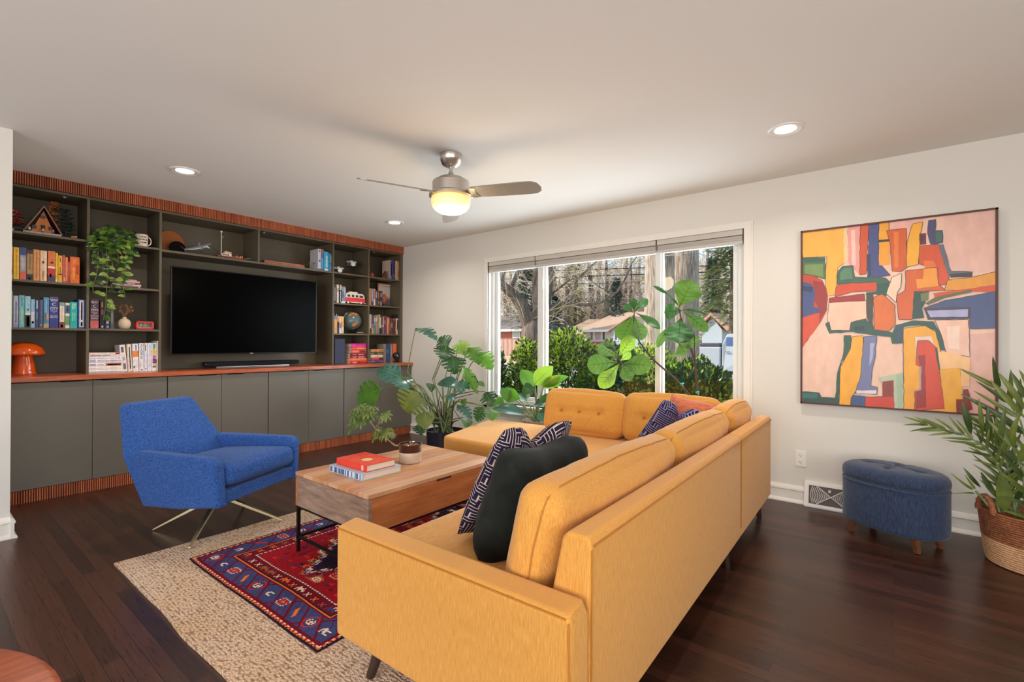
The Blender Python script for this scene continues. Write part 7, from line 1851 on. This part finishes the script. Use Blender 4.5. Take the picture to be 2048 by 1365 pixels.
for pts, ra, rb in limbs:
    for i in range(1, len(pts)):
        for q in range(2):
            p = TP(*pts[i-1]).lerp(TP(*pts[i]), rn.random()); d = Vector((rn.uniform(-1, 1), rn.uniform(-.6, .6), rn.uniform(.1, 1))).normalized()
            grow(b, p, d, rn.uniform(.5, .9), .0075, 3, rn, 3, .02)
obj('twigs', b, TWIG, ft)
for (u, wpx, dpt, lab, m, sd) in ((1319, 58, 12.5, 'thick pale furrowed tree trunk outside directly behind the right mullion', BARKB, 1), (1368, 56, 13.4, 'thick grey furrowed tree trunk outside just right of the mullion', BARKB, 2)):
    c = PD(u, 686, dpt); g = gz(c.y); r_ = wpx/2/F_PX*dpt; t = thing('large_tree', lab, 'tree', (c.x, c.y, g))
    b = MB(); n = 40
    prof = [(1.5, 0), (1.2, .35), (1.06, .9), (1, 1.8), (.97, 3.5), (.93, 6)]
    rings = []
    zz = [0, .2, .5, 1, 1.6, 2.2, 2.8, 3.4, 4.2, 5, 6.5]
    def pr_(z):
        for (ra, za), (rb, zb__) in zip(prof[:-1], prof[1:]):
            if z <= zb__: return ra+(rb-ra)*(z-za)/(zb__-za)
        return .93
    b0 = 0
    for z in zz:
        for k in range(n):
            a = 2*pi*k/n; rr = r_*pr_(z)*(1+.035*noise.noise(Vector((cos(a)*5, sin(a)*5, z*.6+sd)))+.022*sin(k*2.5+noise.noise(Vector((0, 0, z)))*3)); b.v.append(Vector((c.x+rr*cos(a), c.y+rr*sin(a), g+z)))
    for i in range(len(zz)-1):
        for k in range(n): k2 = (k+1) % n; b.f.append([i*n+k, i*n+k2, (i+1)*n+k2, (i+1)*n+k]); b.m.append(0)
    b.tube([(c.x, c.y, g+6.3), (c.x, c.y, g+9), (c.x+.3, c.y, g+13)], [r_*.9, r_*.7, r_*.4], 14)
    obj('trunk', b, m, t, smooth=True)
    b = MB(); rn = random.Random(sd)
    for q in range(5): grow(b, Vector((c.x, c.y, g+8+q*.9)), Vector((rn.uniform(-1, 1), rn.uniform(-1, 1), .5)).normalized(), 2.2, .09, 3, rn, 4)
    obj('branches', b, BARK, t)
# woodland behind the street: bare trees built once and copied, each tree with its own trunk and branches
def bare_proto(seed, m, h):
    rn = random.Random(seed); t = thing('bare_tree', 'x', 'tree', (0, 0, 0)); b = MB()
    pts = [Vector((0, 0, 0)), Vector((rn.uniform(-.2, .2), 0, h*.3)), Vector((rn.uniform(-.4, .4), .1, h*.6)), Vector((rn.uniform(-.5, .5), 0, h*.9))]
    b.tube(pts, [.30, .24, .16, .07], 7); obj('trunk', b, BARK, t, smooth=True)
    b = MB()
    for i in range(20):
        z = h*(.10+.8*(i/20)); k = min(int(z/h/.3), 2); p = pts[k].lerp(pts[k+1], min(1, (z/h-.3*k)/.3)); a = rn.uniform(0, 6.28)
        grow(b, p, Vector((cos(a), sin(a), rn.uniform(-.15, .7))).normalized(), h*rn.uniform(.10, .16), .055, 5 if i % 3 == 0 else 4, rn, 3, .015, .6, kids=(2, 3))
    obj('branches', b, m, t); return t
def copy_tree(o, parent=None):
    c = o.copy(); sc.collection.objects.link(c)
    if parent is not None: c.parent = parent
    for chd in list(o.children):
        q = chd.copy(); sc.collection.objects.link(q); q.parent = c
    return c
protos = [bare_proto(41, TWIG, 11), bare_proto(42, TWIG2, 12), bare_proto(43, TWIG, 9.5), bare_proto(44, TWIG2, 10)]
rn = random.Random(77); used = set()
spots = []
for row_, (dp, cnt) in enumerate(((48, 13), (54, 14), (62, 15), (72, 15))):
    for i in range(cnt): spots.append((955+(1500-955)*(i+rn.uniform(.15, .85))/cnt, dp+rn.uniform(-2.5, 2.5)))
spots = [(u, d) for u, d in spots if not (d < 46 and 1085 < u < 1300 and d > 36)]
for k, (u, d) in enumerate(spots):
    q = k % 4; c = PD(u, 686, d)
    o = protos[q] if q not in used else copy_tree(protos[q]); used.add(q)
    o.location = (c.x, c.y, gz(c.y)-.05); o.rotation_euler = (0, 0, rn.uniform(0, 6.28)); s = rn.uniform(.8, 1.25); o.scale = (s, s, s*rn.uniform(.95, 1.15))
    o['group'] = 'bare trees in the woodland beyond the houses'; o['label'] = 'bare winter tree in the tangled woodland beyond the houses'
CON = [leafmat('conifer_blue', S(52, 84, 80), S(84, 116, 104), .2, .5, 2), leafmat('conifer_green', S(70, 92, 50), S(104, 122, 66), .2, .5, 2)]
def evergreen(u, d, h, r_, zc, lab, mi, n=2600, seed=0, cyl=False):
    rn2 = random.Random(seed); c = PD(u, 686, d); g = gz(c.y); t = thing('evergreen_tree', lab, 'tree', (c.x, c.y, g))
    b = MB(); b.tube([(c.x, c.y, g-.05), (c.x, c.y, g+h*.95)], [.22, .05], 8); obj('trunk', b, BARK, t)
    b = MB()
    for q in range(n):
        z = rn2.random()**.8; k = (1-z) if not cyl else 1; a = rn2.uniform(0, 6.28); rr = r_*max(k, .1)*rn2.random()**.4*(.75+.35*sin(z*23+a*2))
        p = Vector((c.x+rr*cos(a), c.y+rr*sin(a), g+h*(zc+(1-zc)*z))); L_ = rn2.uniform(.25, .55); t_ = Vector((cos(a), sin(a), rn2.uniform(-.6, .2))).normalized(); s_ = t_.cross(Vector((0, 0, 1)))*L_*.25
        b.add([p, p+t_*L_*.5+s_, p+t_*L_, p+t_*L_*.5-s_], ((0, 1, 2, 3),), 0)
    obj('foliage', b, CON[mi], t); return t
evergreen(1052, 42, 9.5, 2.0, .25, 'dark blue green conifer seen through the fork of the bare tree', 0, seed=1)
evergreen(1150, 50, 12, 2.2, .2, 'olive evergreen rising behind the left end of the tan roof', 1, seed=2, n=2200)
evergreen(1232, 46, 7, 2.2, .15, 'dark evergreen right behind the ridge of the tan roof', 0, seed=3)
evergreen(1465, 24, 9, 2.4, .25, 'yellow green evergreen at the right edge of the window view', 1, seed=4, n=2600)
evergreen(1425, 40, 8, 2.0, .15, 'dark evergreen behind the blue grey gable', 0, seed=5)
evergreen(1110, 40, 5, 2.4, .05, 'low dark evergreen left of the tan roof', 0, seed=6, n=1800)
# low brush band (nobody could count its twigs)
b = MB(); rn = random.Random(5)
for q in range(700):
    u = rn.uniform(980, 1480); d = rn.uniform(50, 66); c = PD(u, 686, d); p = Vector((c.x, c.y, gz(c.y)+rn.uniform(0, 2.2)))
    grow(b, p, Vector((rn.uniform(-1, 1), rn.uniform(-.5, .5), rn.uniform(0, 1))).normalized(), rn.uniform(.8, 1.8), .035, 2, rn, 3)
tag(obj('undergrowth', b, [TWIG]), 'tangled leafless undergrowth filling the woodland beyond the houses', 'undergrowth', kind='stuff')

# ---- houses, fence, truck, wires
def W(u, v, Y): return P(u, v, y=Y)
ROOFT = mat('tan_shingles', S(180, 150, 124), .9, var=.08, vs=6, st=(1, 1, 6)); ROOFG = mat('grey_shingles', S(128, 116, 110), .9, var=.1, vs=5); ROOFS = mat('rose_shingles', S(176, 136, 120), .9, var=.08, vs=6)
def brickm(name, c1, c2):
    m, nt, bs = _pb(name); br = nt.nodes.new('ShaderNodeTexBrick'); nt.links.new(coords(nt, (1, 1, 1), rot=(pi/2, 0, 0)), br.inputs['Vector']); br.inputs['Scale'].default_value = 4
    br.inputs['Color1'].default_value = (*c1, 1); br.inputs['Color2'].default_value = (*c2, 1); br.inputs['Mortar'].default_value = (*S(170, 140, 124), 1); nt.links.new(br.outputs[0], bs.inputs['Base Color']); bs.inputs['Roughness'].default_value = .9; return m
BRK = brickm('red_brick', S(184, 104, 84), S(160, 84, 68)); CREAM = mat('cream_siding', S(222, 206, 190), .8); WHT = col(236, 232, 226); SIDE = mat('grey_blue_siding', S(166, 178, 184), .8)
def house(name, lab, Y, x0, x1, zg, ze, zr, depth, wm, rm, over=.4, ridge=(.25, .75), fascia=True):
    t = thing(name, lab, 'house', ((x0+x1)/2, Y, zg)); b = MB(); b.box((x0, Y, zg-.3), (x1, Y+depth, ze)); wl = obj('walls', b, wm, t)
    a, c = x0-over, x1+over; y0, y1 = Y-over, Y+depth+over; xr0, xr1 = a+(c-a)*ridge[0], a+(c-a)*ridge[1]; ym = (y0+y1)/2
    b = MB(); v = [(a, y0, ze), (c, y0, ze), (c, y1, ze), (a, y1, ze), (xr0, ym, zr), (xr1, ym, zr)]
    b.add(v, ((0, 1, 5, 4), (1, 2, 5), (2, 3, 4, 5), (3, 0, 4), (3, 2, 1, 0))); obj('roof', b, rm, t)
    if fascia: b = MB(); b.box((a, y0-.02, ze-.16), (c, y0+.03, ze+.05)); b.box((a, y0+.03, ze-.05), (c, Y, ze-.02)); obj('fascia', b, WHT, t)
    return t
def hwin(t, u0, v0, u1, v1, Y, gm, nm='window', fw=.07):
    p, q = W(u0, v0, Y-.04), W(u1, v1, Y-.04); b = MB(); b.box((p.x, Y-.05, q.z), (q.x, Y+.02, p.z)); w_ = obj(nm, b, WHT, t)
    b = MB(); b.box((p.x+fw, Y-.06, q.z+fw), (q.x-fw, Y-.04, p.z-fw)); obj('pane', b, gm, w_)
DG = mat('dark_glass', S(70, 74, 96), .1); SHG_ = col(176, 196, 184)
YA = 34
t = house('brick_house', 'red brick house with grey roof behind the wooden fence on the left', YA, W(900, 690, YA).x, W(1057, 690, YA).x, gz(YA), W(1030, 660, YA).z, W(985, 632, YA).z+.3, 9, BRK, ROOFG, ridge=(.3, .62))
hwin(t, 1025, 662, 1040, 677, YA, SHG_)
YF = 31; xa, xb = W(940, 690, YF).x, W(1056, 690, YF).x; zt_ = W(1030, 679, YF).z
b = MB(); n = int((xb-xa)/.15)
FM = [mat('fence_board_%d' % i, c, .9, var=.1, vs=4, st=(3, 3, .4)) for i, c in enumerate((S(186, 146, 128), S(164, 126, 110), S(196, 160, 140)))]
for i in range(n): x = xa+i*.15; b.box((x, YF, gz(YF)-.1), (x+.14, YF+.025, zt_+.02*(i % 2)), i % 3)
tag(obj('wooden_fence', b, FM), 'weathered pinkish board fence before the brick house', 'fence')
YB = 38
t = house('tan_roof_house', 'long cream house with tan roof seen through the middle pane', YB, W(1166, 680, YB).x, W(1310, 680, YB).x, gz(YB), W(1200, 661, YB).z, W(1225, 631, YB-1).z+.55, 8, CREAM, ROOFT, ridge=(.2, .82))
x0, x1 = W(1108, 680, YB).x, W(1170, 680, YB).x; ze, zr = W(1140, 669, YB).z, W(1140, 644, YB).z+.4
b = MB(); b.box((x0+.3, YB+1, gz(YB)), (x1, YB+7, ze)); obj('side_wing_wall', b, CREAM, t)
b = MB(); v = [(x0, YB+.5, ze), (x1+.3, YB+.5, ze), (x1+.3, YB+7.5, ze), (x0, YB+7.5, ze), (x0+(x1-x0)*.42, YB+4, zr), (x1+.3, YB+4, zr)]; b.add(v, ((0, 1, 5, 4), (1, 2, 5), (2, 3, 4, 5), (3, 0, 4))); obj('side_wing_roof', b, ROOFT, t)
g0_, g1_, gt = W(1222, 661, YB-1.6), W(1300, 661, YB-1.6), W(1262, 636, YB-1.6)
b = MB(); b.prism([(g0_.x, YB-1.5, gz(YB)), (g1_.x, YB-1.5, gz(YB)), (g1_.x, YB-1.5, g1_.z), (gt.x, YB-1.5, gt.z), (g0_.x, YB-1.5, g0_.z)], (0, 1.5, 0)); obj('front_gable', b, SIDE, t)
b = MB(); b.prism([(g0_.x-.3, YB-1.8, g0_.z-.15), (gt.x, YB-1.8, gt.z+.10), (gt.x, YB-1.8, gt.z+.17), (g0_.x-.3, YB-1.8, g0_.z-.07)], (0, 4, 0)); b.prism([(g1_.x+.3, YB-1.8, g1_.z-.15), (gt.x, YB-1.8, gt.z+.10), (gt.x, YB-1.8, gt.z+.17), (g1_.x+.3, YB-1.8, g1_.z-.07)], (0, 4, 0)); obj('gable_roof', b, ROOFT, t, fixn=True)
b = MB(); b.box((W(1166, 680, YB).x-.02, YB-.06, gz(YB)), (g0_.x, YB-.001, W(1200, 684, YB).z)); obj('brick_skirt', b, BRK, t)
for (a_, c_, gm) in ((1180, 1187, DG), (1188.5, 1203, col(190, 160, 150)), (1204, 1211, DG)): hwin(t, a_, 663, c_, 682, YB, gm)
hwin(t, 1228, 663, 1236, 682, YB-1.5, DG)
YC = 36
x0, x1 = W(1392, 660, YC).x, W(1444, 660, YC).x; xm = W(1425, 640, YC).x; ze = W(1405, 648, YC).z; zr = W(1425, 622, YC).z
t = thing('gabled_house', 'house with rose roof and grey blue gable seen right of the large trunk', 'house', (xm, YC, gz(YC)))
xg0, xg1 = W(1404, 660, YC).x, W(1444, 660, YC).x; zm = W(1424, 634, YC).z; zE = W(1424, 660, YC).z
b = MB(); b.prism([(xg0, YC, gz(YC)), (xg1, YC, gz(YC)), (xg1, YC, zE), ((xg0+xg1)/2, YC, zm), (xg0, YC, zE)], (0, 7, 0)); obj('walls', b, SIDE, t)
b = MB(); xl = W(1375, 622, YC).x
b.prism([(xg0-.4, YC-.3, zE-.1), ((xg0+xg1)/2, YC-.3, zm+.1), ((xg0+xg1)/2, YC-.3, zm+.3), (xg0-.6, YC-.3, zE+.1)], (0, 8, 0)); b.prism([(xg1+.4, YC-.3, zE-.1), ((xg0+xg1)/2, YC-.3, zm+.1), ((xg0+xg1)/2, YC-.3, zm+.3), (xg1+.6, YC-.3, zE+.1)], (0, 8, 0))
b.prism([(xl, YC+2, zE-.2), (xg0+.5, YC+2, zE-.2), (xg0+1.2, YC+5, zr), (xl, YC+5, zr)], (0, .1, .1)); obj('roof', b, ROOFS, t, fixn=True)
b = MB(); b.box((xg0+.02, YC-.05, gz(YC)), (xg1-.02, YC-.001, gz(YC)+1.0)); obj('brick_base', b, BRK, t)
# pickup
YT = 17.2
tk = thing('pickup_truck', 'white pickup truck with a black bed cover parked at the right of the view', 'truck', (W(1440, 700, YT).x, YT+.9, gz(YT)))
TW = mat('truck_paint', S(160, 166, 172), .15, coat=.6)
def TT(u, v, dy=0): p = W(u, v, YT); p.y += dy; return p
zb0 = gz(YT)+.42; zbed = TT(1420, 694).z; bx0, bx1 = TT(1396, 700).x, TT(1441, 700).x; cx1 = TT(1530, 700).x; hx1 = TT(1575, 700).x; zc = TT(1460, 668).z
b = MB(); b.box((bx0, YT, zb0), (bx1, YT+1.9, zbed)); obj('bed', b, TW, tk, bevel=.05, bseg=3)
b = MB(); b.box((bx0+.03, YT+.04, zbed), (bx1-.02, YT+1.86, zbed+.13)); obj('bed_cover', b, mat('tonneau', S(66, 56, 66), .5), tk, bevel=.03)
b = MB(); b.prism([(bx1+.03, YT, zb0), (cx1, YT, zb0), (cx1, YT, zbed+.05), (cx1-.6, YT+.1, zc), (bx1+.18, YT+.1, zc), (bx1+.05, YT, zbed+.1)], (0, 1.9, 0)); cb = obj('cab', b, TW, tk, bevel=.05, bseg=3, fixn=True)
b = MB(); p, q = TT(1452, 675), TT(1485, 692); b.box((p.x, YT-.01+.04, q.z), (q.x, YT+.06, p.z)); obj('side_window', b, mat('truck_glass', S(70, 96, 140), .08), cb)
b = MB(); b.box((TT(1449, 700).x, YT-.03, TT(1449, 705).z), (TT(1460, 700).x, YT+.0, TT(1449, 703).z)); obj('door_handle', b, CHR, cb)
b = MB(); b.box((cx1, YT, zb0), (hx1, YT+1.9, zbed)); obj('hood', b, TW, tk, bevel=.06, bseg=3)
b = MB(); b.box((TT(1448, 740).x, YT-.06, zb0-.08), (TT(1500, 740).x, YT+.1, zb0-.02)); obj('running_board', b, BLACK, tk)
for u in (1415, 1552):
    for dy in (.0, 1.65):
        c = TT(u, 740); b = MB(); b.lathe([(.02, 0), (.30, 0), (.40, .03), (.40, .22), (.30, .25), (.02, .25)], (c.x, YT+dy+.24, gz(YT)+.40), 28, 0, Matrix.Rotation(pi/2, 4, 'X')); wl_ = obj('wheel', b, BLACK, tk, smooth=True)
        b = MB(); b.lathe([(.02, .252), (.22, .256), (.25, .24)], (c.x, YT+dy+.24, gz(YT)+.40), 24, 0, Matrix.Rotation(pi/2, 4, 'X')); obj('rim', b, CHR, wl_)
for i, (v0, v1, d_) in enumerate(((559, 549, 26), (545, 536, 26), (564, 561, 27), (570, 566, 28))):
    b = MB(); a_, c_ = PD(1001, v0, d_), PD(1291, v1, d_); dd = (c_-a_); b.tube([a_-dd*.6, a_, a_.lerp(c_, .5), c_, c_+dd*1.2], .026 if i < 2 else .012, 5)
    o = obj('power_line', b, BLACK if i != 2 else col(170, 170, 170)); tag(o, 'overhead wire crossing the trees outside, %s of four' % ('second from the top', 'topmost', 'third from the top', 'lowest')[i], 'power line', 'overhead wires')
